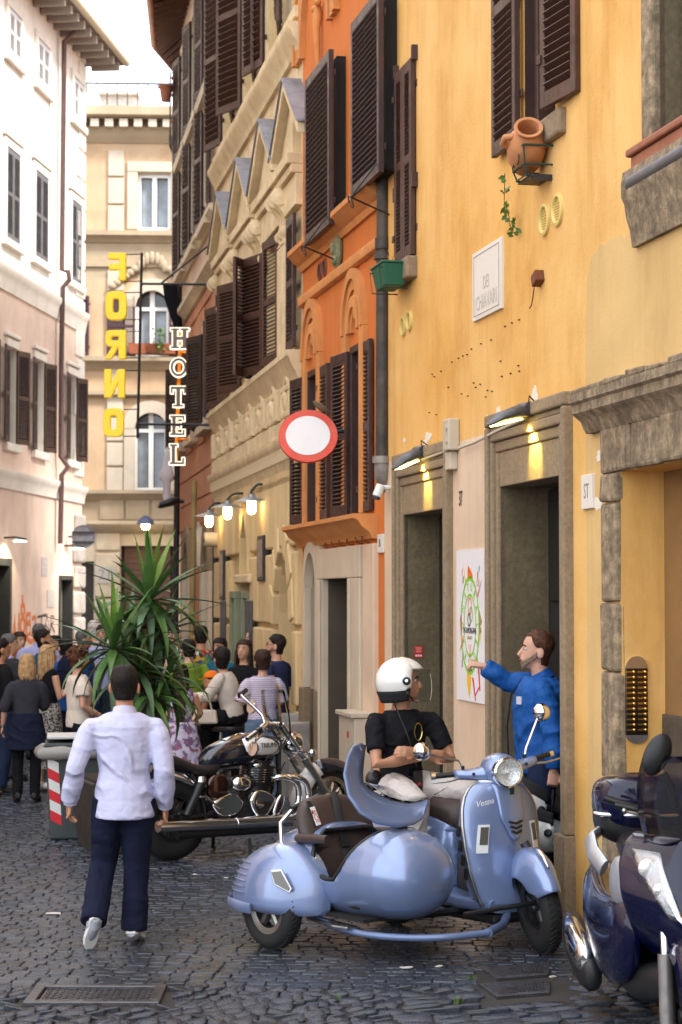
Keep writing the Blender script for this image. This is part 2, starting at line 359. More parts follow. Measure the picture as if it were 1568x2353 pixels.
        ob = o.build(name, m, parent or s.o, loc=(hs, y, z0), rot=(0, 0, R(ang)), bevel=.004, seg=1)
        rr.sort(); per = max(2, round(n / (len(rr) - 1)))
        lst = []
        for (a0, b0), (a1, b1) in zip(rr[:-1], rr[1:]):
            g = (a1 - b0) / per; lst += [b0 + g * (i + .5) for i in range(per)]
        g = (rr[1][0] - rr[0][1]) / per
        key = (round(w, 3), round(g, 3), m.name, tilt)
        if single:
            if key not in SLATS:
                sm = MB(); sm.obox(RX(tilt), w - 2*st - .002, g * 1.15, .009); SLATS[key] = sm.mesh('slat', m)
            for zc in lst: inst('slat', SLATS[key], ob, (w/2, 0, zc))
        else:
            sm = MB()
            for zc in lst: sm.obox(T(w/2, 0, zc) @ RX(tilt), w - 2*st - .002, g * 1.15, .009)
            k = sm.build('slats', m, ob); k['kind'] = 'stuff'
        return ob
SLATS = {}
PL_Y = None
def plaster(name, c1, c2, stain2, streak=.35, patch=.55, ps=.8, bump=.25):
    if name in MATS: return MATS[name]
    m = mat(name, c1, .9, var=.16, vs=1.1, bump=bump, bs=38, stain=c2, stw=patch, sts=ps, streak=streak, stain2=stain2)
    return m
Yx = lambda Y: 3.982 - .208 * Y
# corner points of the right-hand row of houses
C0 = (Yx(4.0), 4.0); C1 = (.379, 17.32); C2 = (-.406, 21.03); C3 = (-1.766, 28.53); C4 = (-2.83, 35.1)
YEL = plaster('yellow_plaster', (.70, .365, .082), (.74, .48, .19), (.50, .215, .030), streak=.42, patch=.95, ps=.55, bump=.35)
YEL2 = plaster('ochre_plaster_patch', (.62, .41, .17), (.55, .34, .12), (.44, .25, .08), streak=.3, patch=.5, ps=1.4)
PALE = plaster('pale_pink_plaster', (.66, .50, .36), (.62, .43, .27), (.50, .34, .22), streak=.2, patch=.5)
STONE = mat('peperino_stone', (.27, .195, .12), .85, var=.22, vs=38, bump=.4, bs=70, stain=(.16, .115, .07), stw=.5, sts=5, streak=.45)
TRAV = mat('old_travertine', (.32, .235, .145), .9, var=.5, vs=11, bump=1.0, bs=34, stain=(.085, .06, .04), stw=.75, sts=16, streak=.85, stain2=(.10, .068, .042), st2=(9, 9, .8), st2w=.85)
TRAVL = mat('pale_travertine', (.60, .50, .38), .85, var=.12, vs=5, bump=.25, bs=40, stain=(.42, .33, .22), stw=.5, sts=2.5, streak=.3)
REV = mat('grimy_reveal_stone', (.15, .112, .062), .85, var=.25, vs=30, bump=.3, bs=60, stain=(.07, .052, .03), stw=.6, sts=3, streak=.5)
MARB = mat('white_marble', (.72, .67, .60), .5, var=.06, vs=5, stain=(.60, .52, .44), stw=.5, sts=3, streak=.1)
yb = Facade('yellow_building', 'tall house of weathered yellow plaster with two stone framed doorways', C0, C1)
dA = yb.q(929, 1184, 1026, 1161); dB = yb.q(1151, 1119, 1294, 1083)
zA, zB = yb.sz(929, 1184)[1], yb.sz(1151, 1119)[1]
W1 = yb.q(1205, -140, 1277, 300); z_w1 = yb.sz(1277, 262)[1]
W2 = yb.q(918, 165, 958, 590); 
PO = yb.sz(1427, 1090)[0]; zP = yb.sz(1427, 1083)[1]
sW3 = yb.sz(1517, 200)[0]; zW3 = yb.sz(1517, 330)[1]
SJ = yb.sz(1048, 1000)[0], yb.sz(1120, 1000)[0]
zj = yb.sz(1085, 1035)[1]
def ymat(s_, z):
    if z < yb.sz(900, 1060)[1] and (s_ > SJ[1]) : return 1
    if s_ < yb.sz(1345, 700)[0] and z < yb.sz(1390, 900)[1] and z > 0: return 2
    return 0
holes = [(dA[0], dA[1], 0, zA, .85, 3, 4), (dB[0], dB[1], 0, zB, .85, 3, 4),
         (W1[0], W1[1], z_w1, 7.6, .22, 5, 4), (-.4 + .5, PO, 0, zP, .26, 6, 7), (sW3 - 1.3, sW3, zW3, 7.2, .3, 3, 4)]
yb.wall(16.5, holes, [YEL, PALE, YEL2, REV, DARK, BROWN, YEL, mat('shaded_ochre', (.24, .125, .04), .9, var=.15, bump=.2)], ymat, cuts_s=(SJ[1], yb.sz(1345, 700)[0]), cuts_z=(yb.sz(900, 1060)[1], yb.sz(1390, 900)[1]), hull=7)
# inner faces of the two shop doorways: dark door leaf behind the deep reveal
for nm, h, dep in (('door', dA, .30), ('door', dB, .34)):
    s0, s1 = h[0], h[1]; zt = zA if h is dA else zB
    mb = MB(); mb.box(s0 + .02, s1 - .003, -dep - .08, -dep, .02, zt - .02); d = mb.build(nm, DARK, yb.o, bevel=.006)
    mb = MB()
    for k in range(3): mb.box(s0 + .12, s1 - .1, -dep + .001, -dep + .022, .25 + k*.9, .95 + k*.9)
    mb.build('door_panel', BLACKP, d, bevel=.01)
def surround(h, zt, wu):                # moulded peperino frame round a shop door
    a, c = h[0], h[1]
    yb.frame('door_lintel_band', a, c, zt, zt + .26, .26, -.02, .012, STONE, parent=None) if False else yb.box('lintel', a - .0, c + .0, -.2, .010, zt - .002, zt + .24, STONE, .008)
    for k, (o0, o1, y) in enumerate(((.0, .055, .025), (.055, .105, .05), (.105, .135, .035), (.135, .20, .065))):
        z0 = .62 if True else 0
        ob = MB(); T0 = zt + .24
        ob.box(a - o1, c + o1, -.05, y, T0 + o0*1.35, T0 + o1*1.35); ob.box(a - o1, a - o0, -.05, y, z0, T0 + o0*1.35 - .001); ob.box(c + o0, c + o1, -.05, y, z0, T0 + o0*1.35 - .001)
        ob.build('door_moulding', STONE, yb.o, bevel=.016, seg=3)
    for x0, x1 in ((a - .215, a - .004), (c + .004, c + .215)): yb.box('plinth', x0, x1, -.05, .075, -.05, .618, STONE, .008)
    yb.box('doorstep', a - .002, c + .002, -.8, .05, -.05, .11, STONE, .01)
surround(dA, zA, .2); surround(dB, zB, .2)
# shuttered upper window, flat-opened leaves
wl = W1[1]-W1[0]
lw = .5
yb.shutter(W1[1] + .01, .05, z_w1 - .02, 7.55, yb.sz(1152, 300)[0] - W1[1], 0, BROWN2, n=46, rails=(0, .42, .8, 1))
yb.shutter(W1[0] - .01, .09, z_w1 + .02, 7.55, .5, 180 + 8, BROWN2, n=44, rails=(0, .42, .8, 1), tilt=-35)
yb.frame('window_frame', W1[0] + .01, W1[1] - .01, z_w1, 7.58, .07, -.2, -.06, BROWN2)
yb.box('window_sill', W1[0] - .22, W1[1] + .1, -.02, .055, z_w1 - .17, z_w1 - .003, STONE, .02)
# closed narrow shutters near the downpipe
zs0, zs1 = yb.sz(940, 597)[1], yb.sz(940, 150)[1]; mid = (W2[0] + W2[1]) / 2
yb.shutter(W2[0], .03, zs0, zs1, mid - W2[0] - .004, 0, BROWN2, n=40); yb.shutter(W2[1], .03, zs0, zs1, mid - W2[0] - .004, 180, BROWN2, n=40, tilt=-35)
for z in (zs0 + .55, zs0 + 1.6):
    for x in (W2[0] - .05, W2[1] + .01): yb.box('hinge', x, x + .04, .0, .05, z, z + .12, BROWN)
yb.box('window_sill', W2[0] - .02, W2[1] + .05, -.02, .09, zs0 - .19, zs0 - .01, STONE, .02)
# big stone-framed window at the top right, its corbelled sill
s3 = yb.sz(1491, 200)[0]
yb.box('window_jamb', sW3, s3, -.05, .05, zW3 - .12, 7.4, TRAV, .02)
zc = yb.sz(1470, 462)[1]
yb.cornice('sill_corbel', sW3 - 1.5, yb.sz(1466, 470)[0], zc, [(.09, .16), (.10, .10), (.10, .02), (.08, -.02), (.07, -.10), (.05, -.16), (.035, -.26)], TRAV)
yb.box('window_box_board', sW3 - 1.5, sW3 - .1, -.2, -.1, zW3, 7.0, BROWN2)
# travertine portal: cornice, lintel, jamb blocks, stepped entrance
sjo = yb.sz(1391, 1100)[0]
zl0, zl1 = zP, yb.sz(1391, 975)[1]
rb = random.Random(3)
def rough(mb, amt, r):
    mb.v = [(x + r.uniform(-amt, amt), y + r.uniform(-amt, amt), z + r.uniform(-amt, amt)) for x, y, z in mb.v]; return mb
edges = [sjo, sjo - .52, sjo - .98, -.2]
for i in range(3): rough(MB().box(edges[i+1] + .004, edges[i] - .004, -.03, .035 + .01*rb.random(), zl0, zl1 - .005), .006, rb).build('lintel_stone', TRAV, yb.o, bevel=.02)
zz = 0
for hgt in (.55, .48, .62, .40, .58, .5, .45):
    if zz >= zl0 - .1: break
    top = min(zz + hgt, zl0 - .003)
    rough(MB().box(PO + .002, sjo, -.03, .03 + .014*rb.random(), zz + .004, top - .004), .006, rb).build('jamb_stone', TRAV, yb.o, bevel=.018); zz += hgt
yb.cornice('portal_cornice', -.2, yb.sz(1362, 960)[0], zl1, [(.15, .19), (.15, .14), (.13, .125), (.13, .075), (.10, .05), (.075, .03), (.06, -.01), (.04, -.04)], TRAV)
for k in range(9):
    x = sjo + .12 - k * .33
    rough(MB().box(x - .14, x + .14, .02, .14 + .015*rb.random(), zl1 + .188, zl1 + .215 + .02*rb.random()), .008, rb).build('cornice_stone', TRAV, yb.o, bevel=.012)
inr = yb.sz(1510, 1200, -.26)[0]
yb.box('wainscot', .12, PO - .004, -.258, -.235, 0, yb.sz(1530, 1640, -.26)[1], mat('dark_wainscot', (.07, .05, .034), .8, var=.3, vs=5, bump=.4), .01)
# round vents in the plaster
for i, (u, v, rr) in enumerate(((1254, 505, .105), (1284, 482, .105), (929, 750, .085), (943, 737, .085))):
    a, z = yb.sz(u, v)
    vb = MB(); Mv = ax((a, 0, z), (1, 0, 0), z=(0, 1, 0))
    vb.lathe([(rr*.72, -.02), (rr*.72, .012), (rr*.82, .022), (rr, .018), (rr*1.02, .0)], 28, Mv, 0, False, False)
    CRM = mat('cream_plastic', (.66, .50, .16), .45)
    vo = vb.build('vent_cover', CRM, yb.o, smooth=50)
    dk = MB(); dk.lathe([(rr*.72, -.012), (.001, -.012)], 24, Mv, 0, False, False); dk.build('vent_hole', DARK, vo)
    gb = MB()
    for k in range(9):
        zz = -rr*.62 + k * rr*.155; ww = math.sqrt(max(0, (rr*.71)**2 - zz*zz)); gb.box(a - ww, a + ww, -.008, .006, z + zz - .004, z + zz + .004)
    gb.build('vent_grille', CRM, vo)
# iron nails left in the plaster, white flakes, rusty bracket
nb = MB()
for u, v in ((1195,735),(1178,742),(1162,750),(1130,781),(1107,790),(1085,802),(1075,815),(1065,818),(1055,823),(1040,832),(1152,830),(1193,840),(1175,858),(1155,865),(1195,853),(1090,880),(1095,890),(1105,883),(1062,905),(1077,910),(1122,897),(1132,899),(1118,912),(1015,853),(995,860),(1000,866),(1032,890),(988,948),(1004,953)):
    a, z = yb.sz(u, v); nb.box(a - .009, a + .009, -.01, .010, z - .004, z + .004)
nb.build('wall_nails', IRON, yb.o)['kind'] = 'stuff'
FL = mat('bare_lime', (.74, .66, .55), .9, var=.1, bump=.3)
for u, v, w, h in ((1230,915,.03,.22),(1354,860,.02,.12),(1350,893,.016,.06),(985,1003,.05,.1),(1146,943,.03,.1),(1152,1050,.0,.0),(1374,1157,.05,.1),(1380,1048,.03,.09),(930,1012,.02,.06),(1120,960,.02,.05),(978,1020,.03,.1)):
    if not w: continue
    w, h = w*2.2, h*.8; a, z = yb.sz(u, v); pl = [(a + w*math.cos(k*.37)*(.6+.6*rb.random()), z + h/2*math.sin(k*.37)*(.6+.6*rb.random())) for k in range(17)]
    MB().prism(pl, -.003, .003, ax((0,0,0),(1,0,0),z=(0,-1,0))).build('bare_plaster_patch', FL, yb.o)

pp_ = [yb.sz(u, v) for u, v in ((1346, 900), (1349, 709), (1354, 605), (1375, 567), (1418, 548), (1472, 527), (1510, 505))]; rj = random.Random(2); po_ = []
for (a, b), (c, d) in zip(pp_[:-1], pp_[1:]): po_ += [(a + (c - a)*k/5 + rj.uniform(-.02, .02), b + (d - b)*k/5 + rj.uniform(-.015, .015)) for k in range(5)]
po_ += [(.02, pp_[-1][1]), (.02, pp_[0][1] - .02), (pp_[0][0], pp_[0][1] - .02)]
MB().prism(po_, -.002, .0035, Matrix(((1,0,0,0),(0,0,1,0),(0,1,0,0),(0,0,0,1)))).build('plaster_patch', YEL2, yb.o)

nbh = Facade('neighbour_building', 'added unseen ochre house behind the camera, keeping sun off the lane', (Yx(-14.0), -14.0), (Yx(3.98), 3.98))  # added out of view to block the sun and fill reflections
nbh.wall(15.5, [(2 + 3.2*k, 3.1 + 3.2*k, 1.2 + 3.6*j, 3.1 + 3.6*j, .3, 0, 1) for k in range(5) for j in range(4)], [YEL2, GLASSDK], hull=7)

cnb = Facade('corner_building', 'added unseen ochre block that shades the end house', (2.2, 46.0), (2.2, 57.0))  # hidden block, added to keep direct sun off the end house
cnb.wall(16.5, [(1 + 3.2*k, 2.1 + 3.2*k, 1.2 + 3.8*j, 3.1 + 3.8*j, .3, 0, 1) for k in range(3) for j in range(4)], [YEL2, GLASSDK], hull=12)
ORG = plaster('orange_plaster', (.60, .175, .030), (.50, .125, .022), (.40, .115, .03), streak=.35, patch=.6, ps=1.1)
ORGT = mat('orange_moulding', (.60, .24, .065), .85, var=.15, vs=4, bump=.2, stain=(.45, .2, .08), stw=.5, sts=3, streak=.3)
DOORL = mat('lobby_wall', (.085, .065, .045), .8, var=.15)
ob_ = Facade('orange_building', 'narrow orange house with arched mouldings and brown louvred shutters', C1, C2)
F = ob_
EX = lambda x: 367.6 + .3517 * x
EY = lambda y: 735.3 + .3517 * y
BY = lambda y: .3517 * y
UDZ = lambda a, z: None
zsill = F.sz(780, 1196)[1]
# lower windows: right one and left one of the first floor
wR = (F.sz(834, 1000)[0], F.sz(808, 1000)[0])
wL = (F.sz(740, 1000)[0], F.sz(708, 1000)[0])
zwt = F.sz(EX(1300), EY(150))[1]
drR = F.sz(EX(1287), 1400)[0]; drL = F.sz(EX(1100), 1400)[0]; zdr = F.sz(EX(1190), EY(1690))[1]
arR = F.sz(EX(1055), 1400)[0]; arL = F.sz(EX(985), 1400)[0]; zar = F.sz(EX(1020), EY(1520))[1]
ar = (arL - arR) / 2; azc = zar - ar * 1.25
holes = [(wR[0], wR[1], zsill, zwt, .28, 1, 2), (wL[0], wL[1], zsill, zwt, .28, 1, 2), (drR, drL, 0, zdr, .55, 3, 2), (arR, arL, 0, zar, .4, 4, 4)]
F.wall(16.5, holes, [ORG, ORGT, GLASSDK, DOORL, TRAVL], hull=7)
F.spandrel('arch_spandrel', (arR + arL)/2, azc, ar, zar + .001, ar, -.001, TRAVL) if False else None
# cornices
def edge(u0, v0, u1, v1, off=0):
    a, c = F.sz(u0, v0, off), F.sz(u1, v1, off); return a[0], c[0], (a[1] + c[1]) / 2
a, c, z = edge(864, 440, 690, 590); zc1 = z
F.cornice('cornice', -.0, F.len, z, [(.17, .02), (.17, -.03), (.14, -.05), (.10, -.10), (.05, -.13), (.03, -.19)], ORGT)
a, c, z = edge(857, 570, 697, 689); zc2 = z
F.cornice('string_course', 0, F.len, z, [(.05, .03), (.06, -.0), (.05, -.06), (.02, -.08)], ORGT)
F.cornice('window_sill', F.sz(869, 1165)[0] , F.len + .02, zsill, [(.22, .0), (.22, -.04), (.18, -.06), (.15, -.11), (.08, -.16), (.05, -.22)], ORGT)
# arched mouldings over the first-floor windows
for (w, un) in ((wR, 0), (wL, 1)):
    cs = (w[0] + w[1]) / 2; ap = F.sz(839 if un == 0 else 730, 603 if un == 0 else 682)[1]
    z0 = zwt + .12; ro = (ap - z0)
    for r0, r1, y in ((ro - .10, ro, .07), (ro - .20, ro - .102, .045), (ro - .36, ro - .26, .055), (ro - .42, ro - .362, .03)):
        F.arch('arch_moulding', cs, z0, r0 * .78, r1 * .78, -.01, y, ORGT, k=1/.78)
    for sgn in (-1, 1):
        x = cs + sgn * (ro - .1) * .78; F.box('arch_leg', x - .08, x + .08, -.01, .055, zsill + .02, z0 - .002, ORGT, .01)
    mb = MB(); mb.lathe([(.14, 0), (.14, .02), (.09, .035), (.001, .04)], 20, ax((cs, 0, z0 + ro*.42), (1,0,0), z=(0,1,0))); mb.build('roundel', ORGT, F.o, smooth=40)
    F.frame('window_frame', w[0] + .005, w[1] - .005, zsill + .01, zwt - .005, .07, -.2, .02, BROWN, .006)
    F.box('pane_bar', w[0] + .08, w[0] + .13, -.24, -.2, zsill + .02, zwt - .08, WHITEP)
    F.box('curtain', w[0] + .14, w[1] - .1, -.278, -.262, zsill + .03, zwt - .1, mat('net_curtain', (.5, .5, .48), .9, var=.2, vs=4))
    hw = w[1] - w[0]; lw = hw * .56
    zt = zwt - .04
    F.shutter(w[0] - .005, .025, zsill + .03, zt, .48, 179, BROWN, n=32, tilt=-35)
    F.shutter(w[1] + .005, .03, zsill + .03, zt, .48, 7, BROWN, n=32)
# two big closed shutters of the second floor, standing proud of the wall
for (u0, v0, u1, v1) in ((802, 12, 866, 425), (697, 149, 752, 540)):
    a, c, z0, z1 = F.q(u0, v0, u1, v1, .2)
    z0 = F.sz((u0+u1)/2, (v1 + v1 + 6)/2 - 3, .2)[1]; z1 = F.sz((u0+u1)/2, v0, .2)[1]
    F.box('window_recess', a + .08, c - .08, .001, .09, z0 + .04, z1 - .04, DARK)  # near-black block puts in the shade of the gap behind the shutter
    F.shutter(a, .16, z0, z1, c - a, 0, BROWN, n=27, rails=(0, 1), th=.05, tilt=30)
    zb = z0 - .03
    mb = MB(); p = [(a + .25, .16, z0 + .1), (a + .1, .34, z0 - .25), (a + .0, .5, z0 - .28)]
    mb.tube([(a + .1, .16, z0 + .12), (a + .02, .42, z0 - .22)], .008, 6); mb.tube([(c - .2, .16, z0 + .02), (a + .02, .42, z0 - .22)], .008, 6)
    mb.tube([(a + .3, .02, z0 - .3), (a + .02, .42, z0 - .22)], .009, 6)
    mb.tube([(a + .02 + .05*math.cos(t*.6), .42 + .02*math.sin(t*.6), z0 - .26 + .05*math.sin(t*.6)) for t in range(11)], .006, 6)
    mb.build('shutter_stay', IRON, F.o)
# moulding and ornament above the left shutter
cs = F.sz(735, 100)[0]; zt = F.sz(735, 142)[1]
for r0, r1, y in ((1.02, 1.12, .07), (.84, .98, .05), (.7, .78, .06)):
    F.arch('arch_moulding', cs + .1, zt + .25, r0, r1, -.01, y, ORGT, k=1.35)
F.cornice('impost', cs - 1.9, cs - .75, zt + .45, [(.06, .08), (.07, .0), (.03, -.06)], ORGT)
mb = MB(); x, z = F.sz(741, 90)
mb.tube([(x, .04, z + .35), (x, .05, z + .25), (x, .06, z + .1), (x, .05, z - .12), (x, .04, z - .3)], [.025, .05, .038, .03, .02], 10); mb.ell((x - .06, .06, z + .36), .04, 10, 8); mb.ell((x + .09, .06, z + .33), .04, 10, 8); mb.ell((x, .05, z - .33), (.035, .03, .06), 10, 8)
mb.build('keystone_ornament', ORGT, F.o, smooth=60)
# vents, relief medallion
for u, v in ((737, 624), (748, 615)):
    a, z = F.sz(u, v); M_ = ax((a, 0, z), (1, 0, 0), z=(0, 1, 0))
    vo = MB().lathe([(.07, -.01), (.075, .02), (.095, .02), (.10, 0)], 24, M_, 0, False, False).build('vent_cover', mat('copper_brown', (.22, .06, .03), .5), F.o, smooth=50)
    MB().lathe([(.071, .004), (.001, .004)], 20, M_, 0, False, False).build('vent_hole', DARK, vo)
    g = MB()
    for k in range(6): g.box(a - .06, a + .06, .005, .015, z - .06 + k*.022, z - .05 + k*.022)
    g.build('vent_grille', IRON, vo)
x, z = F.sz(784, 577); mb = MB(); mb.ell((x, .03, z), (.12, .05, .19), 16, 12); mb.ell((x, .07, z + .02), (.055, .04, .08), 12, 8); mb.ell((x, .065, z - .09), (.075, .03, .06), 12, 8)
mb.build('relief_medallion', mat('majolica', (.22, .2, .1), .5, var=.6, vs=22, bump=.6, bs=50, stain=(.1, .16, .08), stw=.8, sts=20), F.o, smooth=60)
# ground floor: travertine door case, arched doorway, white pier, house number
F.box('door_lintel', F.sz(843, 1300)[0], F.sz(742, 1300)[0], -.2, .07, zdr + .0, F.sz(790, 1258)[1], TRAVL, .012)
for x0, x1 in ((F.sz(843, 1400)[0], drR - .001), (drL + .001, F.sz(742, 1400)[0])): F.box('door_jamb', x0, x1, -.2, .07, 0, zdr - .002, TRAVL, .012); F.box('jamb_moulding', x1 - .07 if x1 < drR + .01 else x0, x1 if x1 < drR + .01 else x0 + .07, .068, .095, 0, zdr - .003, TRAVL, .01)
F.box('door_frame', drL - .18, drL - .002, -.5, -.2, 0, zdr - .01, DARK, .005); F.box('door_leaf', drR + .05, drL - .2, -.52, -.47, 0, zdr - .02, BLACKP, .005)
F.box('pier', F.sz(870, 1400)[0], F.sz(845, 1400)[0] - .01, -.05, .05, 0, F.sz(855, 1250)[1], PALE, .01)
cs = (arR + arL)/2
for r0, r1, y in ((ar + .0, ar + .10, .07), (ar + .102, ar + .22, .045)):
    F.arch('arch_surround', cs, azc, r0, r1, -.05, y, TRAVL, k=1.25)
    for sg in (-1, 1): F.box('arch_jamb', cs + sg*r0, cs + sg*r1, -.05, y, 1.15, azc - .002, TRAVL, .008)
for sg in (-1, 1): F.box('plinth', cs + sg*(ar - .0), cs + sg*(ar + .24), -.05, .08, 0, 1.148, STONE, .012)
sp = MB(); n = 14; arcp = [(cs + ar*math.cos(R(180*i/n)), azc + ar*1.25*math.sin(R(180*i/n))) for i in range(n+1)]
for p_, q_ in zip(arcp[:-1], arcp[1:]): sp.add([(p_[0], -.02, p_[1]), (p_[0], -.02, zar + .01), (q_[0], -.02, zar + .01), (q_[0], -.02, q_[1])], [(0,1,2,3)]); sp.add([(p_[0], -.02, p_[1]), (q_[0], -.02, q_[1]), (q_[0], -.4, q_[1]), (p_[0], -.4, p_[1])], [(0,1,2,3)])
sp.build('arch_soffit', TRAVL, F.o)
for u in (765, 779, 797, 815, 835, 850):
    x, z = F.sz(u, 1262 - (u - 760)*.17); MB().tube([(x, 0, z), (x, .07, z + .01), (x, .075, z + .06)], .008, 5).build('rusty_hook', mat('rust', (.16, .05, .02), .8, var=.3, vs=30), F.o)
# downpipe between the orange and the yellow house
PIPE = mat('weathered_pipe', (.045, .042, .040), .55, .3, var=.4, vs=6, bump=.15, stain=(.12, .08, .05), stw=.5, sts=5, streak=.3)
PIPEL = mat('grey_pipe_elbow', (.30, .28, .26), .5, .3, var=.2, vs=8, stain=(.12, .07, .04), stw=.6, sts=6)
px = P(879, 600, 17.22); dp = empty('downpipe', (px.x, px.y, 0), 0, 'thick dark drainpipe between the orange house and the yellow house', 'drainpipe')
ztop = 15.5; zb_ = P(879, 1062, 17.22).z
MB().tube([(.06, .02, ztop), (0, 0, zb_)], .062, 18).build('pipe', PIPE, dp, smooth=60)
for v in (50, 68, 130, 146, 188, 560, 590):
    z = P(879, v, 17.22).z; r = .085 if v in (68, 146, 590) else .075
    h_ = .05 if v in (68, 560) else .025
    MB().lathe([(.06, -h_), (r, -h_), (r, h_), (.06, h_)], 18, T(.06*(z - zb_)/(ztop - zb_), .02*(z - zb_)/(ztop - zb_), z)).build('collar', PIPE, dp, smooth=40)
MB().tube([(0, 0, zb_ + .04), (0, 0, zb_ - .06), (.005, .03, zb_ - .13), (.03, .1, zb_ - .19), (.08, .22, zb_ - .21)], [.075, .072, .07, .07, .07], 16).build('elbow', PIPEL, dp, smooth=60)
MB().lathe([(.07, -.03), (.088, -.03), (.088, .03), (.07, .03)], 18, T(0, 0, zb_ + .02)).build('collar', PIPEL, dp, smooth=40)
BEI = plaster('beige_plaster', (.68, .51, .27), (.60, .43, .21), (.40, .28, .15), streak=.25, patch=.5, ps=1.2)
BEIP = mat('cream_stone_trim', (.70, .56, .35), .85, var=.15, vs=4, bump=.3, bs=30, stain=(.44, .32, .17), stw=.5, sts=3, streak=.3)
LEAD = mat('lead_sheet', (.24, .25, .29), .5, .6, var=.25, vs=5, stain=(.42, .42, .44), stw=.5, sts=4)
GRN = mat('sage_green_paint', (.22, .24, .15), .6, var=.15, vs=4)
F = bb = Facade('beige_building', 'ornate beige palazzo with pedimented windows and rusticated ground floor', C2, C3)
# heights of the main horizontals
zden = F.sz(600, 1063)[1]; zbal = F.sz(600, 888)[1]; zbal = F.sz(560, 925)[1]
ztop = F.sz(600, 250)[1]
pit = [F.sz(u, v) for u, v in ((657, 250), (596, 330), (547, 405), (501, 478))]
step = 2.05; WS = [.12, 1.97, 4.05, 6.2]
ww = .62
zw0 = zbal + .12; zw1 = 6.2
aw = F.sz(575, 1250)[0], F.sz(568, 1250)[0]
nic = F.sz(672, 1400)[0]; nz_ = F.sz(684, 1262)[1]; nr = .62
lou = F.sz(584, 1250)[0]; lov = F.sz(566, 1250)[0]; lz0 = F.sz(575, 1318)[1]; lz1 = F.sz(577, 1180)[1]
gd0 = F.sz(583, 1450)[0]; gd1 = F.sz(541, 1450)[0]; gz = F.sz(562, 1340)[1]
holes = [(x - ww, x + ww, zw0, zw1, .3, 0, 1) for x in WS if x - ww > .1 and x + ww < F.len]
zu0 = ztop + .35; zu1 = zu0 + 2.6
holes += [(x - ww, x + ww, zu0, zu1, .3, 0, 1) for x in WS if x - ww > .1 and x + ww < F.len]
n0 = .42
holes += [(n0, n0 + 2*nr, 0, nz_, .5, 0, 0), (lou, lov, lz0, lz1, .25, 0, 1), (gd0, gd1, 0, gz, .4, 0, 1)]
F.wall(17.0, holes, [BEI, GLASSDK, BEIP], lambda s_, z: 2 if z > zden else 0, cuts_z=(zden,), hull=7)
# ground floor rustication: raised panels with grooves
gr = random.Random(5)
panz = [.0, .9, 1.75, 2.6, 3.45, 4.25, zden - .38]
def inhole(a, c, d, e):
    return any(not (c <= h[0] - .02 or a >= h[1] + .02 or e <= h[2] - .02 or d >= h[3] + .02) for h in holes)
for j in range(len(panz) - 1):
    x = .1 + (.45 if j % 2 else 0); first = True
    xs = [.02] + [x + .95*k for k in range(9) if .3 < x + .95*k < F.len - .1] + [F.len - .02]
    for a, c in zip(xs[:-1], xs[1:]):
        segs = [(a, c)]
        for h in holes:
            if h[3] < panz[j] or h[2] > panz[j+1]: continue
            ns = []
            for p_, q_ in segs:
                if q_ <= h[0] - .06 or p_ >= h[1] + .06: ns.append((p_, q_)); continue
                if h[0] - .06 - p_ > .12: ns.append((p_, h[0] - .06))
                if q_ - h[1] - .06 > .12: ns.append((h[1] + .06, q_))
            segs = ns
        for p_, q_ in segs: F.box('rusticated_block', p_ + .022, q_ - .022, -.02, .07, panz[j] + .03, panz[j+1] - .03, BEI, .025)
# cornice over the ground floor with dentils, frieze of medallion panels, balcony cornice
F.cornice('lower_cornice', 0, F.len + .05, zden, [(.15, .10), (.15, .03), (.13, .0), (.11, -.03)], BEIP)
F.cornice('cornice_bed', 0, F.len, zden - .18, [(.1, .03), (.08, -.03), (.06, -.10), (.03, -.2)], BEIP)
dm = MB().box(-.03, .03, .02, .125, -.075, .075).mesh('dentil', BEIP)
for k in range(int(F.len / .12)): inst('dentil', dm, F.o, (.06 + k*.12, 0, zden - .07))
F.cornice('balcony_cornice', 0, F.len + .05, zbal, [(.17, .10), (.17, .04), (.15, .02), (.12, -.06), (.08, -.12), (.05, -.2)], BEIP)
F.box('frieze_band', 0, F.len, -.02, .10, zden + .12, zden + .3, BEIP, .015)
zf0, zf1 = zden + .32, zbal - .22
for x in [.35 + step*.5*k for k in range(0, 11)]:
    if x + .5 > F.len: break
    F.frame('frieze_panel', x, x + .62, zf0, zf1, .07, -.01, .10, BEIP, .015, bottom=True)
    F.box('frieze_pilaster', x + .72, x + .92, -.01, .13, zf0 - .0, zf1, BEIP, .015) if x + .92 < F.len else None
    c_ = x + .31; zc_ = (zf0 + zf1)/2
    mb = MB(); Mx = ax((c_, 0, zc_), (1,0,0), z=(0,1,0)); 
    rr = [(c_ + .17*math.cos(R(a)), .06, zc_ + .26*math.sin(R(a))) for a in range(0, 360, 20)]
    mb.tube(rr, .035, 6, closed=True); mb.ell((c_, .03, zc_), (.09, .09, .16), 10, 8); mb.ell((c_, .08, zc_ + .05), (.05, .05, .07), 8, 6)
    mb.build('medallion', BEIP, F.o, smooth=60)
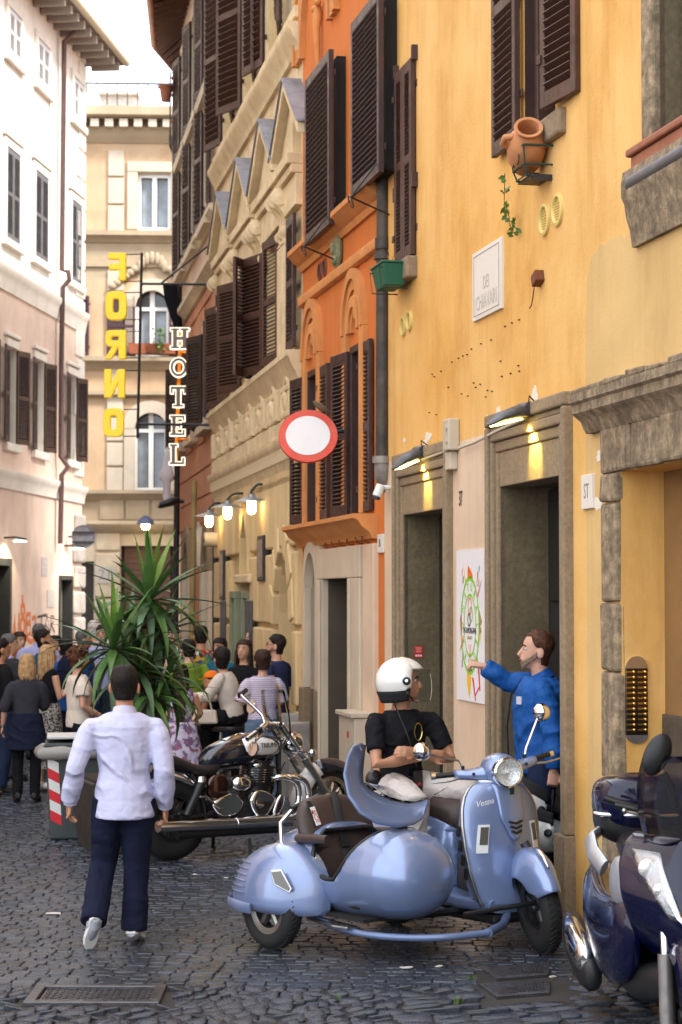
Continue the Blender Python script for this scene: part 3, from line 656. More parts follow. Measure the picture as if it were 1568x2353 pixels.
# windows of the first floor: shutters, aedicule pediments on scroll consoles
def console(x, z, y=.17, h=.62):
    mb = MB(); pr = [(.0, 0), (y, 0), (y*1.05, -.10), (y*.9, -.2), (y*.55, -.26), (y*.42, -.36), (y*.5, -.46), (y*.42, -.56), (.1, -h), (0, -h)]
    mb.prism([(a, b) for a, b in pr], -.09, .09, ax((x, 0, z), (0, 1, 0), z=(1, 0, 0)) if False else Matrix(((0,0,1,x),(1,0,0,0),(0,1,0,z),(0,0,0,1))))
    for yy, zz, r in ((y*.8, -.11, .10), (y*.32, -.48, .07)):
        for sg in (-1, 1): mb.lathe([(r, 0), (r*.9, .02), (r*.4, .03), (.001, .045)], 12, Matrix(((0,0,sg,x + sg*.09),(1,0,0,yy),(0,1,0,z+zz),(0,0,0,1))))
    return mb.build('scroll_console', BEIP, F.o, bevel=.01, smooth=40)
zped = F.sz(700, 470)[1]
zp0 = zw1 + .50
def pediment(x):
    hw, ht, y = .92, .80, .17; z = zp0
    mb = MB(); Mx = Matrix(((1,0,0,x),(0,0,1,0),(0,1,0,z),(0,0,0,1)))
    h0 = -hw if x > 1 else .03 - x; mb.prism([(h0, 0), (hw, 0), (hw, .12), (h0, .12)], -.02, y, Mx)
    for sg in (-1, 1):
        mb.prism([(sg*(hw + .06), .121), (sg*(hw + .06), .23), (0, ht + .11), (0, ht)][::sg], -.02, y + .03, Mx)
        mb.prism([(sg*(hw - .10), .16), (sg*(hw - .12), .2), (0, ht - .06), (0, ht - .10)][::sg], -.02, y*.6, Mx)
    mb.prism([(-hw + .1, .121) if x > 1 else (0, .121), (hw - .1, .121), (0, ht - .1)], -.02, .10, Mx)
    pd = mb.build('pediment', BEIP, F.o, bevel=.008, seg=1)
    for sg in (-1, 1):
        l = MB(); l.prism([(sg*(hw + .10), .235), (sg*(hw + .10), .25), (0, ht + .14), (0, ht + .118)][::sg], -.01, y + .05, Mx); l.build('lead_flashing', LEAD, pd)
    F.box('window_hood', max(.02, x - hw + .02), x + hw - .02, -.01, .13, z - .10, z - .002, BEIP, .015)
    F.box('window_frieze', max(.02, x - .72), x + .72, -.01, .08, zw1 + .06, z - .102, BEIP, .01)
    for sg in ((-1, 1) if x > 1 else (1,)): console(x + sg*.80, z - .102); F.box('window_pilaster', x + sg*.68, x + sg*.92, -.01, .09, zw0 + .02, z - .73, BEIP, .012)
lf = ww
SH = []
for i, x in enumerate(WS):
    pediment(x)
    if x < 1: continue
    for zz0, zz1, an1, an2, nn in ((zw0 + .02, zw1 - .02, 14 + 4*(i % 3), 150 + 12*(i % 2), 26), (zu0 + .02, zu1, 24 - 8*(i % 2), 170, 26)):
        F.shutter(x + ww, .06, zz0, zz1, ww - .006, an1, BROWN2, n=nn)
        F.shutter(x - ww, .06, zz0, zz1, ww - .006, 8 if (zz0 < zu0 and i % 2) else an2, BROWN2, n=nn, tilt=-35)
F.shutter(.06, .08, zw0 + .02, zw1 - .02, .5, 0, BROWN, n=26)
F.frame('window_frame', 0, 0, 0, 0, 0, 0, 0, BROWN) if False else None
F.cornice('middle_cornice', 0, F.len + .05, ztop, [(.16, .16), (.16, .10), (.14, .07), (.11, .0), (.07, -.05), (.05, -.14)], BEIP)
F.box('sill_band', 0, F.len, -.01, .10, ztop + .2, ztop + .33, BEIP, .015)
for x in WS:
    if x - .9 > 0 and x + .9 < F.len:
        F.frame('window_surround', x - ww - .16, x + ww + .16, zu0, zu1 + .18, .15, -.01, .045, BEIP, .012)
# ground floor openings: louvred lunette, sage door frames, chalk boards, arched niche, menu cases
cs = (lou + lov)/2
F.shutter(lou + .02, -.12, lz0, lz1, lov - lou - .04, 0, DARK, n=15, rails=(0, 1), arm=False, name='louvre')
for sg in (-1, 1): F.prism = None
tri = MB()
for sg in (-1, 1): tri.prism([(cs + sg*(lov - lou)/2, lz1 + .002), (cs + sg*(lov - lou)/2, lz1 - .75), (cs + sg*(lov-lou)*.36, lz1 - .3), (cs + sg*.02, lz1 + .002)][::-sg], -.09, .24, Matrix(((1,0,0,0),(0,0,-1,0),(0,1,0,0),(0,0,0,1))))
tri.build('arch_spandrel', BEI, F.o)
F.box('stone_sill', lou - .3, lov + .3, -.1, .12, lz0 - .12, lz0 - .01, BEIP, .02)
for sg, u in ((1, 569), (1, 541)):
    x = F.sz(u + 8, 1450)[0]
    F.frame('door_frame', x - .28, x + .3, 0, gz - .1, .1, -.05, .09, GRN, .01)
for u, w in ((590, .40), (529, .3)):
    a, z = F.sz(u, 1380); MB().box(a - w/2, a + w/2, .075, .12, z - 1.35, z).build('chalk_board', mat('slate_board', (.05, .05, .055), .7, var=.3, vs=9, stain=(.2, .2, .2), stw=.5, sts=7), F.o, bevel=.008)
for u0, u1, v0, v1 in ((610, 624, 1232, 1335), (521, 530, 1265, 1378)):
    a, c, z0, z1 = F.q(u0, v0, u1, v1); F.box('display_case', a, c, .02, .10, z0, z1, IRON, .01); F.box('case_glass', a + .03, c - .03, .102, .108, z0 + .05, z1 - .05, mat('old_photo', (.2, .14, .1), .4, var=.5, vs=12))
cs = n0 + nr; spz = nz_ - nr*1.5
sp = MB(); arcp = [(cs + nr*math.cos(R(180*i/12)), spz + nr*1.5*math.sin(R(180*i/12))) for i in range(13)]
for p_, q_ in zip(arcp[:-1], arcp[1:]): sp.add([(p_[0], 0.012, p_[1]), (p_[0], 0.012, nz_ + .01), (q_[0], 0.012, nz_ + .01), (q_[0], 0.012, q_[1])], [(0,1,2,3)]); sp.add([(p_[0], .012, p_[1]), (q_[0], .012, q_[1]), (q_[0], -.5, q_[1]), (p_[0], -.5, p_[1])], [(0,1,2,3)])
sp.build('niche_arch', BEI, F.o)
for i in range(7):
    if i == 3: continue
    t0, t1 = R(6 + 24*i), R(6 + 24*i + 21)
    vb = MB(); vb.prism([(cs + nr*math.cos(t0)*1.02, spz + nr*1.53*math.sin(t0)), (cs + nr*1.45*math.cos(t0), spz + nr*2.0*math.sin(t0)), (cs + nr*1.45*math.cos(t1), spz + nr*2.0*math.sin(t1)), (cs + nr*1.02*math.cos(t1), spz + nr*1.53*math.sin(t1))], -.09, .01, Matrix(((1,0,0,0),(0,0,-1,0),(0,1,0,0),(0,0,0,1))))
    vb.build('voussoir', BEI, F.o, bevel=.015)
PNK = plaster('salmon_plaster', (.52, .235, .13), (.46, .20, .11), (.36, .19, .12), streak=.3, patch=.5, ps=1.2)
PNK2 = plaster('pale_rose_plaster', (.64, .45, .33), (.60, .42, .30), None, streak=.2, patch=.4, ps=1.2)
CREAM = mat('cream_paint', (.62, .52, .38), .8, var=.1, stain=(.42, .32, .2), stw=.5, sts=2)
F = pb = Facade('pink_building', 'tall salmon and pale rose house with grooved render beyond the palazzo', C3, C4)
zb1 = F.sz(470, 620)[1]; zmid = F.sz(460, 650)[1]
zmid = F.sz(450, 690)[1]
ga = [(.9, 1.7), (4.3, 5.2)]
zga = F.sz(486, 1235)[1]
winz = [(F.sz(470, 985)[1], F.sz(470, 775)[1]), (F.sz(460, 555)[1], F.sz(460, 245)[1]), (9.7, 11.6)]
wx = [1.35, 3.6, 5.75]
holes = [(x - .5, x + .5, a, b, .25, 1, 2) for x in wx for a, b in winz] + [(a, b, 0, zga, .5, 3, 2) for a, b in ga] + [(2.4, 2.95, 1.2, zga - .1, .2, 3, 3)]
F.wall(12.2, holes, [PNK2, PNK2, GLASSDK, CREAM, PNK], lambda s_, z: 4 if z < zmid else 0, cuts_z=(zmid,), hull=7)
F.cornice('string_course', 0, F.len, zmid, [(.16, .1), (.16, .02), (.1, -.03), (.05, -.1)], CREAM)
z3 = F.sz(450, 585)[1]
F.cornice('sill_course', 0, F.len, winz[1][0] - .05, [(.14, .08), (.14, .0), (.08, -.05), (.05, -.12)], CREAM)
F.cornice('upper_course', 0, F.len, winz[2][0] - .08, [(.16, .1), (.16, .0), (.08, -.05), (.05, -.12)], CREAM)
# grooves of the render: recessed joints shown as shadow gaps between raised courses
k = 0
z = zga + .25
while z < zmid - .3:
    top = min(z + .42, zmid - .14); lst = [0.0] + [h for h in (1.35, 3.6, 5.75)] + [F.len]
    segs = [(0.02, F.len)]
    for x in wx:
        a_, b_ = winz[0]
        if top > a_ - .1 and z < b_ + .15:
            segs = [q for p_, q_ in segs for q in ([(p_, x - .62), (x + .62, q_)] if p_ < x < q_ else [(p_, q_)])]
    for p_, q_ in segs:
        if q_ - p_ > .1: F.box('render_course', p_, q_, -.01, .03, z, top - .03, PNK, .008)
    z = top
for x in wx:
    for i, (a, b) in enumerate(winz):
        F.frame('window_surround', x - .64, x + .64, a - .02, b + .14, .13, -.01, .06, CREAM, .01)
        F.box('window_sill', x - .72, x + .72, -.01, .16, a - .14, a - .022, CREAM, .01)
        F.shutter(x - .5, .07, a + .02, b, .5, 174 if i else 168, BROWN, n=24, single=False, tilt=-35)
        F.shutter(x + .5, .07, a + .02, b, .5, 9 if i else 22, BROWN, n=24, single=False)
for a, b in ga:
    c_ = (a + b)/2
    F.arch('arch_surround', c_, zga - .5, (b - a)/2, (b - a)/2 + .22, -.02, .08, STONE, k=1.2)
    for x0, x1 in ((a - .25, a), (b, b + .25)): F.box('pilaster', x0, x1, -.02, .08, 0, zga - .5, CREAM, .01)
F.arch('arch_surround', 2.68, zga - .4, .28, .46, -.02, .10, CREAM, k=1.5)
# eave of tiles on brackets

EVW, CGT, MI = mat('rafter_brown', (.10, .042, .022), .7, var=.25, vs=12), mat('copper_gutter', (.36, .14, .06), .5, .3, var=.2, vs=5), F.o.matrix_basis.inverted()
gl_, wl_ = [Vector(q) for q in ((-2.85, 29, 12.1), (-3.14, 33, 12.1), (-3.34, 36, 12.1), (-2.98, 38.6, 12.1), (-1.6, 44, 12.1))], [Vector(q) for q in ((-1.85, 29, 12.3), (-2.5, 33, 12.3), (-2.86, 35.3, 12.3), (-2.45, 38, 12.3), (-1.0, 44, 12.3))]
eb = MB(); eb.loft([[a, b, b + Vector((0, 0, .08)), a + Vector((0, 0, .08))] for a, b in zip(gl_, wl_)]); eb.build('eave_board', EVW, F.o).matrix_local = MI
for i in range(4):
    for k in range(9 if i < 3 else 14):
        t = (k + .5)/(9 if i < 3 else 14); a, b = gl_[i].lerp(gl_[i+1], t), wl_[i].lerp(wl_[i+1], t); MB().tube([a + Vector((0, 0, -.05)), b + Vector((0, 0, -.05))], .06, 4).build('rafter', EVW, F.o).matrix_local = MI
MB().tube([q + Vector((-.05, 0, .06)) for q in gl_], .085, 10).build('gutter', CGT, F.o, smooth=60).matrix_local = MI
rf = MB(); rf.loft([[a + Vector((0, 0, .1)), b + Vector((0, 0, .1)), b + Vector((3.5, 0, 1.6)), b + Vector((3.5, 0, 1.7)), a + Vector((0, 0, .16))] for a, b in zip(gl_, wl_)]); rf.build('roof', mat('terracotta', (.30, .12, .06)), F.o).matrix_local = MI

LP_ = plaster('soft_pink_plaster', (.68, .515, .42), (.63, .46, .365), (.44, .31, .24), streak=.2, patch=.4, ps=.5)
LW = plaster('white_wash', (.74, .69, .63), (.70, .63, .55), None, streak=.1, patch=.3, ps=.5)  # paler, near-white plaster above the string course
LST = mat('white_stucco_trim', (.74, .68, .60), .85, var=.08, bump=.2, stain=(.55, .48, .40), stw=.4, sts=2)
SHD = mat('shutter_grey', (.10, .10, .11), .5, var=.2, vs=5)
Yc = 44.0; Lx = -5.73
F = lb = Facade('left_building', 'pale pink corner house with paler upper floors and dark shutters across the lane', (Lx, Yc), (Lx - .1099*34, Yc - 34))
z1 = F.sz(180, 1160)[1]; z2 = F.sz(205, 745)[1]
def rw(u0, u1, v0, v1):
    return F.q(u0, v0, u1, v1)
low = [(16, 34, 800, 1018), (80, 98, 835, 1036), (157, 172, 860, 1063)]
mid_ = [(12, 42, 350, 558), (78, 107, 402, 598), (162, 184, 466, 650)]
hi = [(17, 45, 42, 140), (84, 110, 92, 195), (167, 188, 187, 283)]
hs = []
W = []
for grp, (u0, u1, v0, v1) in [('l', x) for x in low] + [('m', x) for x in mid_] + [('h', x) for x in hi]:
    uc = (u0 + u1)/2; a = F.sz(u1, v0)[0]; c = F.sz(u0, v0)[0]
    zt, zb = F.sz(uc, v0)[1], F.sz(uc, v1)[1]; W.append((grp, min(a,c), max(a,c), zb, zt))
for g in 'lmh':                         # one row, one height
    r_ = [w for w in W if w[0] == g]; zb = sum(w[3] for w in r_)/3; zt = sum(w[4] for w in r_)/3
    W = [w if w[0] != g else (g, w[1], w[2], zb, zt) for w in W]
    xs = sorted(w[1] for w in r_); d_ = xs[-1] - xs[-2]
    for k in range(1, 9):
        x = xs[-1] + d_*k
        if x < F.len - 2: W.append((g, x, x + r_[0][2] - r_[0][1], zb, zt))
W = [(g, a, min(c, a + 1.0), d, e) for g, a, c, d, e in W]
sd = F.sz(135, 1400)[0], F.sz(166, 1400)[0]; dz = F.sz(150, 1322)[1]
se = F.sz(22, 1400)[0]; ez = F.sz(12, 1282)[1]
hs = [(a, c, d, e, .25, 2, 3) for g, a, c, d, e in W] + [(min(sd), max(sd), 0, dz, .35, 2, 3), (se, se + 1.6, 0, ez, .35, 2, 3)]
zz2 = z2
F.wall(F.sz(206, 168)[1] + .5, hs, [LP_, LW, LST, GLASSDK], lambda s_, z: 1 if z > z2 - .2 else 0, cuts_z=(z2 - .2,), hull=12)
F.cornice('lower_cornice', -.05, F.len, z1 + .28, [(.13, .12), (.13, .04), (.09, -.02), (.06, -.1), (.04, -.24)], LST)
F.cornice('string_course', -.05, F.len, z2, [(.14, .14), (.14, .04), (.10, -.02), (.07, -.12), (.04, -.3)], LST)
for i, (g, a, c, d, e) in enumerate(W):
    fm = F.frame('window_frame', a - .16, c + .16, d - .0, e + .17, .155, -.01, .06, LST, .012)
    F.box('window_sill', a - .24, c + .24, -.01, .10, d - .16, d - .003, LST, .02)
    F.box('window_cap', a - .22, c + .22, -.01, .09, e + .20, e + .28, LST, .02) if g != 'h' else None
    h2 = (c - a)/2
    if g == 'l':
        F.shutter(a, .05, d + .02, e, .5, 166, BROWN, n=32, single=False, tilt=-35); F.shutter(c, .05, d + .02, e, .5, 8, BROWN, n=32, single=False)
    else:
        m_ = SHD if g == 'm' else mat('shutter_pale', (.48, .48, .48), .6)
        F.shutter(a, .03, d + .02, e, h2 - .004, 0, m_, n=34, single=False, arm=False); F.shutter(c, .03, d + .02, e, h2 - .004, 180, m_, n=34, single=False, arm=False, tilt=-35)
# quoins of the corner
QS = mat('grey_quoin', (.40, .35, .31), .85, var=.2, vs=5, bump=.4, stain=(.25, .21, .18), stw=.5, sts=3)
z = 0; k = 0
while z < z1 - .4:
    F.box('quoin', -.06, .75 + .12*(k % 2), -.02, .09, z + .03, z + .52, QS, .05); z += .56; k += 1
z = z1 + .6
while z < z2 + 6:
    F.box('quoin', -.04, .55 + .2*(k % 2), -.02, .04, z + .02, z + .62, LST, .02); z += .66; k += 1
# eave, rafters, gutter
zE = F.sz(206, 160)[1]
ev = F.box('eave', -.9, F.len, -.3, .70, zE + .18, zE + .26, mat('eave_wood', (.16, .13, .11), .8), 0)
raf = MB().box(-.06, .06, .02, .66, -.09, .085).mesh('rafter', mat('rafter_pale', (.30, .25, .21), .8))
for k in range(62): inst('rafter', raf, F.o, (-.6 + k*.55, 0, zE + .09))
MB().tube([(-.95, .75, zE + .26), (F.len, .75, zE + .26)], .09, 10).build('gutter', mat('cream_gutter', (.55, .48, .36), .5), F.o, smooth=60)
rt = MB(); rt.hexa([(-.9, .70, zE + .27), (F.len, .70, zE + .27), (F.len, -6, zE + 2.6), (-.9, -6, zE + 2.6), (-.9, .70, zE + .33), (F.len, .70, zE + .33), (F.len, -6, zE + 2.7), (-.9, -6, zE + 2.7)]); rt.build('roof', mat('terracotta', (.30, .12, .06)), F.o)
# shop door and dark door frames
FR = IRON
F.frame('door_frame', min(sd), max(sd), 0, dz - .01, .09, -.2, .03, FR, .006); F.frame('door_frame', se, se + 1.6, 0, ez - .01, .14, -.2, .05, FR, .006)
F.box('door_glass', min(sd) + .1, max(sd) - .1, -.22, -.2, 0, dz - .1, mat('shop_glass', (.25, .24, .18), .15, var=.3, vs=2)); F.box('door_glass', se + .15, se + 1.45, -.22, -.2, 0, ez - .15, mat('shop_glass', (.25, .24, .18)))
# ------------------------------------------------ end of the lane
EO = plaster('end_orange_plaster', (.48, .32, .19), (.46, .36, .25), (.36, .26, .17), streak=.3, patch=.6, ps=.5)
EB = mat('end_stone', (.42, .33, .22), .85, var=.2, vs=3, bump=.3, stain=(.24, .18, .12), stw=.6, sts=1.5, streak=.4)
EBL = mat('end_stone_pale', (.52, .45, .36), .85, var=.15, vs=3, bump=.2, stain=(.35, .27, .19), stw=.5, sts=1.5, streak=.3)
Ye = 58.0
F = eb_ = Facade('end_building', 'ochre palazzo with arched windows closing the far end of the lane', (1.5, Ye + .3), (-13.5, Ye - .4))
def zq(v): return F.sz(330, v)[1]
def sq(u): return F.sz(u, 1000)[0]
RA = lambda x: x * .3283
w3 = (sq(RA(1190)), sq(RA(960)), zq(RA(1610)), zq(RA(1215)))
w2 = (sq(388), sq(310), zq(818), zq(705)); w1 = (sq(385), sq(309), zq(1128), zq(985))
r2 = (w2[1] - w2[0])/2; r1 = (w1[1] - w1[0])/2
sh = (sq(400), sq(279), 0, zq(1254))
ad = (sq(218), sq(170), 0, zq(1290))
hs = [(*w3, .3, 1, 2), (w2[0], w2[1], w2[2], w2[3] + r2, .3, 1, 2), (w1[0], w1[1], w1[2], w1[3] + r1, .3, 1, 2), (*sh, .4, 1, 3), (*ad, .5, 1, 2)]
zc = zq(1130); zg = zq(1215)
F.wall(zq(255), hs, [EO, EBL, GLASSDK, BROWN, EB, CREAM], lambda s_, z: 5 if z < zg else (4 if z < zc or (zq(640) < z < zq(545)) else 0), cuts_z=(zg, zc, zq(640), zq(545)), hull=8)
def band(name, v, prof): F.cornice(name, 0, F.len, zq(v), prof, EB)
band('top_cornice', 272, [(.7, .2), (.7, -.05), (.62, -.1)]); band('cornice_bed', 305, [(.3, .12), (.25, -.1), (.15, -.2), (.05, -.32)])
md = MB().box(-.12, .12, 0, .58, -.22, .0).mesh('modillion', EBL)
for k in range(30): inst('modillion', md, F.o, (.3 + k*.42, 0, zq(284)))
band('sill_course', 538, [(.3, .06), (.3, -.08), (.12, -.16), (.05, -.26)]); band('string_course', 610, [(.08, .05), (.08, -.05), (.03, -.08)])
band('balcony_course', 828, [(.34, .08), (.34, -.05), (.2, -.12), (.05, -.3)]); band('cap_course', 905, [(.2, .06), (.2, -.04), (.05, -.12)])
band('dentil_course', 1135, [(.28, .1), (.28, 0), (.18, -.08), (.05, -.2)]); band('shop_cornice', 1205, [(.3, .1), (.34, 0), (.3, -.1), (.1, -.26)])
F.frame('window_surround', w3[0] - .32, w3[1] + .32, w3[2] - .0, w3[3] + .34, .31, -.01, .08, EBL, .03)
def wfr(w, arched, r=0):
    mb = MB(); a, c, d, e = w; m_ = (a + c)/2
    for x0, x1 in ((a, a + .09), (c - .09, c), (m_ - .07, m_ + .07)): mb.box(x0, x1, -.22, -.12, d, e + (r if x0 > a and x1 < c else 0))
    mb.box(a + .091, m_ - .071, -.22, -.12, d, d + .1); mb.box(m_ + .071, c - .091, -.22, -.12, d, d + .1); mb.box(a + .091, m_ - .071, -.22, -.12, e - .1, e); mb.box(m_ + .071, c - .091, -.22, -.12, e - .1, e)
    mb.build('window_frame', WHITEP, F.o)
    for x0, x1 in ((a + .1, m_ - .1), (m_ + .1, c - .1)): F.box('pane', x0, x1, -.285, -.27, d + .1, e - .1, mat('pane_grey', (.22, .25, .28), .12, var=.5, vs=1.2))
wfr(w3, 0); wfr(w2, 1, r2); wfr(w1, 1, r1)
for w, r in ((w2, r2), (w1, r1)):
    c_ = (w[0] + w[1])/2
    F.arch('arch_surround', c_, w[3], r - .02, r + .34, -.02, .1, EBL); 
    for sg in (-1, 1): F.box('window_jamb', c_ + sg*(r - .02), c_ + sg*(r + .3), -.02, .09, w[2], w[3] - .003, EBL, .02)
    sp = MB(); tp = w[3] + r
    arcp = [(c_ + r*math.cos(R(180*i/12)), w[3] + r*math.sin(R(180*i/12))) for i in range(13)]
    for p_, q_ in zip(arcp[:-1], arcp[1:]): sp.add([(p_[0], .005, p_[1]), (p_[0], .005, tp + .01), (q_[0], .005, tp + .01), (q_[0], .005, q_[1])], [(0,1,2,3)])
    sp.build('arch_spandrel', EBL, F.o)
for sg, hx in ((180, w2[0]), (0, w2[1])): F.shutter(hx, .08, w2[2], w2[3] + r2*.6, .82, sg, mat('shutter_plum', (.055, .02, .03), .5), n=30, single=False)
F.shutter(sq(212) + .1, .08, w2[2], w2[3] + r2*.6, .6, 0, mat('shutter_plum', (.055, .02, .03)), n=30, single=False)
mb = MB(); c_ = (w2[0] + w2[1])/2; zt = w2[3] + r2 + .55
for k in range(7): mb.ell((c_ + .38*math.cos(R(20 + 23*k)), .1, zt + .38*math.sin(R(20 + 23*k))), (.09, .08, .2), 8, 6)
for sg in (-1, 1):
    for k in range(6): mb.ell((c_ + sg*(.5 + .13*k), .1, zt + .05 - .1*k), (.13, .08, .11), 8, 6)
mb.build('shell_ornament', EB, F.o, smooth=60)
# rusticated pilaster strip with grooves
for (v0, v1) in ((345, 535), (620, 826), (845, 1130)):
    n = max(3, round((zq(v0) - zq(v1)) / .75)); h_ = (zq(v0) - zq(v1))/n
    for k in range(n): F.box('pilaster_block', sq(283), sq(246), -.01, .07, zq(v1) + k*h_ + .03, zq(v1) + (k+1)*h_ - .03, EBL, .02)
n = 6; h_ = zg / n
for k in range(n):
    for (ua, ub) in ((278, 222), (168, 120)): F.box('rusticated_block', sq(ua), sq(ub), -.01, .08, k*h_ + .04, (k+1)*h_ - .04, CREAM if k > 2 else EBL, .04)
for (ua, ub, v0, v1) in ((230, 286, 1140, 1200), (290, 345, 1140, 1200), (350, 410, 1140, 1200)): F.box('parapet_panel', sq(ub), sq(ua), -.01, .06, zq(v1) + .06, zq(v0) - .06, EB, .03)
for i, w in enumerate(((sq(372) , 0), (sq(335), 0))):
    x = w[0]; MB().hexa([(x - .45, .1, w2[2] + .02), (x + .45, .1, w2[2] + .02), (x + .45, .4, w2[2] + .02), (x - .45, .4, w2[2] + .02), (x - .5, .08, w2[2] + .32), (x + .5, .08, w2[2] + .32), (x + .5, .44, w2[2] + .32), (x - .5, .44, w2[2] + .32)]).build('window_box', mat('terracotta_red', (.30, .09, .04), .8, var=.2), F.o)
gl = MB()
for k in range(34): gl.box(sh[0] + .1, sh[1] - .1, -.3, -.2 - .03*(k % 2), 1.2 + k*.085, 1.28 + k*.085)
gl.build('roller_slats', mat('roller_brown', (.16, .09, .06), .5, .3), F.o)['kind'] = 'stuff'
# roof terrace with a rail and a shed
zt = zq(262)
rl = MB()
for k in range(40): rl.box(.3 + k*.3, .33 + k*.3, -.5, -.47, zt, zt + 1.0)
rl.box(0, F.len, -.51, -.46, zt + 1.0, zt + 1.05); rl.build('terrace_rail', IRON, F.o)
F.box('roof_shed', sq(310), sq(222), -3, -.8, zt, zq(205), mat('pale_shed', (.6, .58, .55), .8, var=.15, vs=6), .02)
F.box('roof_slab', sq(314), sq(218), -3.2, -.6, zq(205) + .001, zq(200), mat('pale_shed', (.6, .58, .55)), .01)
# ---------------------------------------------------------------- vehicles
def sring(x, yc, zc, w, h, p=2.4, n=24, hb=None):
    out = []
    for j in range(n):
        a = 2*math.pi*j/n; c, s_ = math.cos(a), math.sin(a)
        hh = h if s_ >= 0 or hb is None else hb
        out.append(Vector((x, yc + w*math.copysign(abs(c)**(2/p), c), zc + hh*math.copysign(abs(s_)**(2/p), s_))))
    return out
def loftx(secs, n=24, m=0, mb=None):
    mb = mb or MB(); mb.loft([sring(s_[0], s_[1], s_[2], s_[3], s_[4], s_[5] if len(s_) > 5 else 2.4, n, s_[6] if len(s_) > 6 else None) for s_ in secs], m); return mb
def chaikin(p, n=2, closed=True):
    p = [Vector(q) for q in p]
    for _ in range(n):
        L_ = len(p); o = [] if closed else [p[0]]
        for i in range(L_ if closed else L_ - 1): a, b = p[i], p[(i+1) % L_]; o += [a.lerp(b, .25), a.lerp(b, .75)]
        p = o if closed else o + [p[-1]]
    return p
def wheel(par, loc, Rr, tw, rim, spokes, rimm, rot=(0, 0, 0), disc=None, wide=.02):
    mb = MB(); M0 = Matrix(((1,0,0,0),(0,0,1,0),(0,1,0,0),(0,0,0,1)))
    mb.lathe([(rim - .035, -tw*.55), (rim - .004, -tw*.72), (rim + .008, -tw*.74), (rim + .008, -tw*.6), (rim - .02, -tw*.4), (rim - .02, tw*.4), (rim + .008, tw*.6), (rim + .008, tw*.74), (rim - .004, tw*.72), (rim - .035, tw*.55)], 36, M0, 0, False, False)
    mb.lathe([(.001, -tw*.8), (.035, -tw*.8), (.04, -tw*.5), (.04, tw*.5), (.035, tw*.8), (.001, tw*.8)], 16, M0)
    for k in range(spokes):
        a = 2*math.pi*k/spokes + .3; c, s_ = math.cos(a), math.sin(a)
        mb.tube([(c*.03, 0, s_*.03), (c*(rim - .03), 0, s_*(rim - .03))], [(wide, tw*.5), (wide*.75, tw*.45)], 8, 0, up=(-s_, 0, c))
    w = mb.build('wheel', rimm, par, loc, rot, smooth=35)
    t = MB(); th = Rr - rim; prof = []
    for k in range(15):
        a = -math.pi*.92 + 2*math.pi*.92*k/14; prof.append((rim + th*.42 + th*.58*math.cos(a), tw*math.copysign(abs(math.sin(a))**.8, math.sin(a))))
    t.lathe(prof, 48, M0, 0, False, False)
    ty = t.build('tyre', RUBBER, w, smooth=50)
    g = MB()
    for k in range(48):                 # tread grooves
        a = 2*math.pi*k/48; c, s_ = math.cos(a), math.sin(a)
        for sg in (-1, 1): g.obox(Matrix(((c, -s_, 0, c*(Rr - .0015)), (0, 0, 1, sg*tw*.3), (s_, c, 0, s_*(Rr - .0015)), (0, 0, 0, 1))) @ RX(sg*35), .005, .006, tw*.75)
    g.build('tread', mat('tread_rubber', (.02, .02, .02), .9), w)['kind'] = 'stuff'
    if disc:
        d = MB(); d.lathe([(disc*.55, disc_y - .002), (disc, disc_y - .002), (disc, disc_y + .002), (disc*.55, disc_y + .002)] if False else [(disc*.5, tw + .0), (disc, tw + .0), (disc, tw + .005), (disc*.5, tw + .005)], 30, M0, 0, False, False); d.build('brake_disc', STEEL, w, smooth=30)
    return w
AZ = mat('azure_paint', (.195, .262, .455), .30, .35, coat=1, spec=.6)
AZD = mat('azure_panel', (.13, .18, .325), .45, .3, coat=.6)
SEATB = mat('brown_leather', (.045, .028, .024), .45, var=.12, vs=12, bump=.15, bs=160)
CLEARG = mat('clear_screen', (.9, .93, .95), .03, trans=1, ior=1.04, spec=.4)
LAMPG = mat('lamp_reflector', (.80, .79, .76), .28, .55, var=.2, vs=25, bump=.5, bs=60)
WHT = mat('white_gloss', (.75, .73, .70), .18, coat=.8)
fO = G(1240.8, 2190)
S = empty('scooter_with_sidecar', (fO.x, fO.y, 0), R(-52), 'azure blue scooter with a rounded sidecar, parked in front of the doorways', 'scooter')
# --- legshield
def shw(z):
    k = [(.26, .20), (.34, .235), (.45, .27), (.6, .292), (.72, .298), (.82, .29), (.9, .255), (.95, .20), (.975, .13)]
    for (a, b), (c, d) in zip(k[:-1], k[1:]):
        if z <= c: return b + (d - b)*(z - a)/(c - a)
    return k[-1][1]
def shx(t, z): return -.185 - .13*(z - .3) - .10*abs(t)**2.2 - .06*max(0, z - .8)
mb = MB(); mb.grid(lambda u, v: Vector((shx(2*u - 1, .26 + .715*v), (2*u - 1)*shw(.26 + .715*v), .26 + .715*v)), 24, 26)
ls = mb.build('legshield', AZ, S, solid=.022, sub=1, smooth=60)
ed = []
for k in range(27): z = .26 + .715*k/26; ed.append((shx(-1, z), -shw(z), z))
for k in range(13): t = -1 + 2*k/12; ed.append((shx(t, .975), t*shw(.975), .977))
for k in range(26, -1, -1): z = .26 + .715*k/26; ed.append((shx(1, z), shw(z), z))
MB().tube(ed, .0135, 8).build('edge_trim', STEEL, ls, smooth=60)
mb = MB()
def hc(u, v):
    z = .66 + .31*v; w = (.035 + .052*min(1, v*3))*(1 + .25*v); t = (2*u - 1)
    zz = z - (.03*(1 - abs(t)**2.5) if v < .01 else 0)
    return Vector((shx(t*w/shw(z), z) + .020 + .012*(1 - t*t), t*w, zz))
mb.grid(hc, 8, 14); hcast = mb.build('horncast', AZ, S, solid=.018, sub=1, smooth=60)
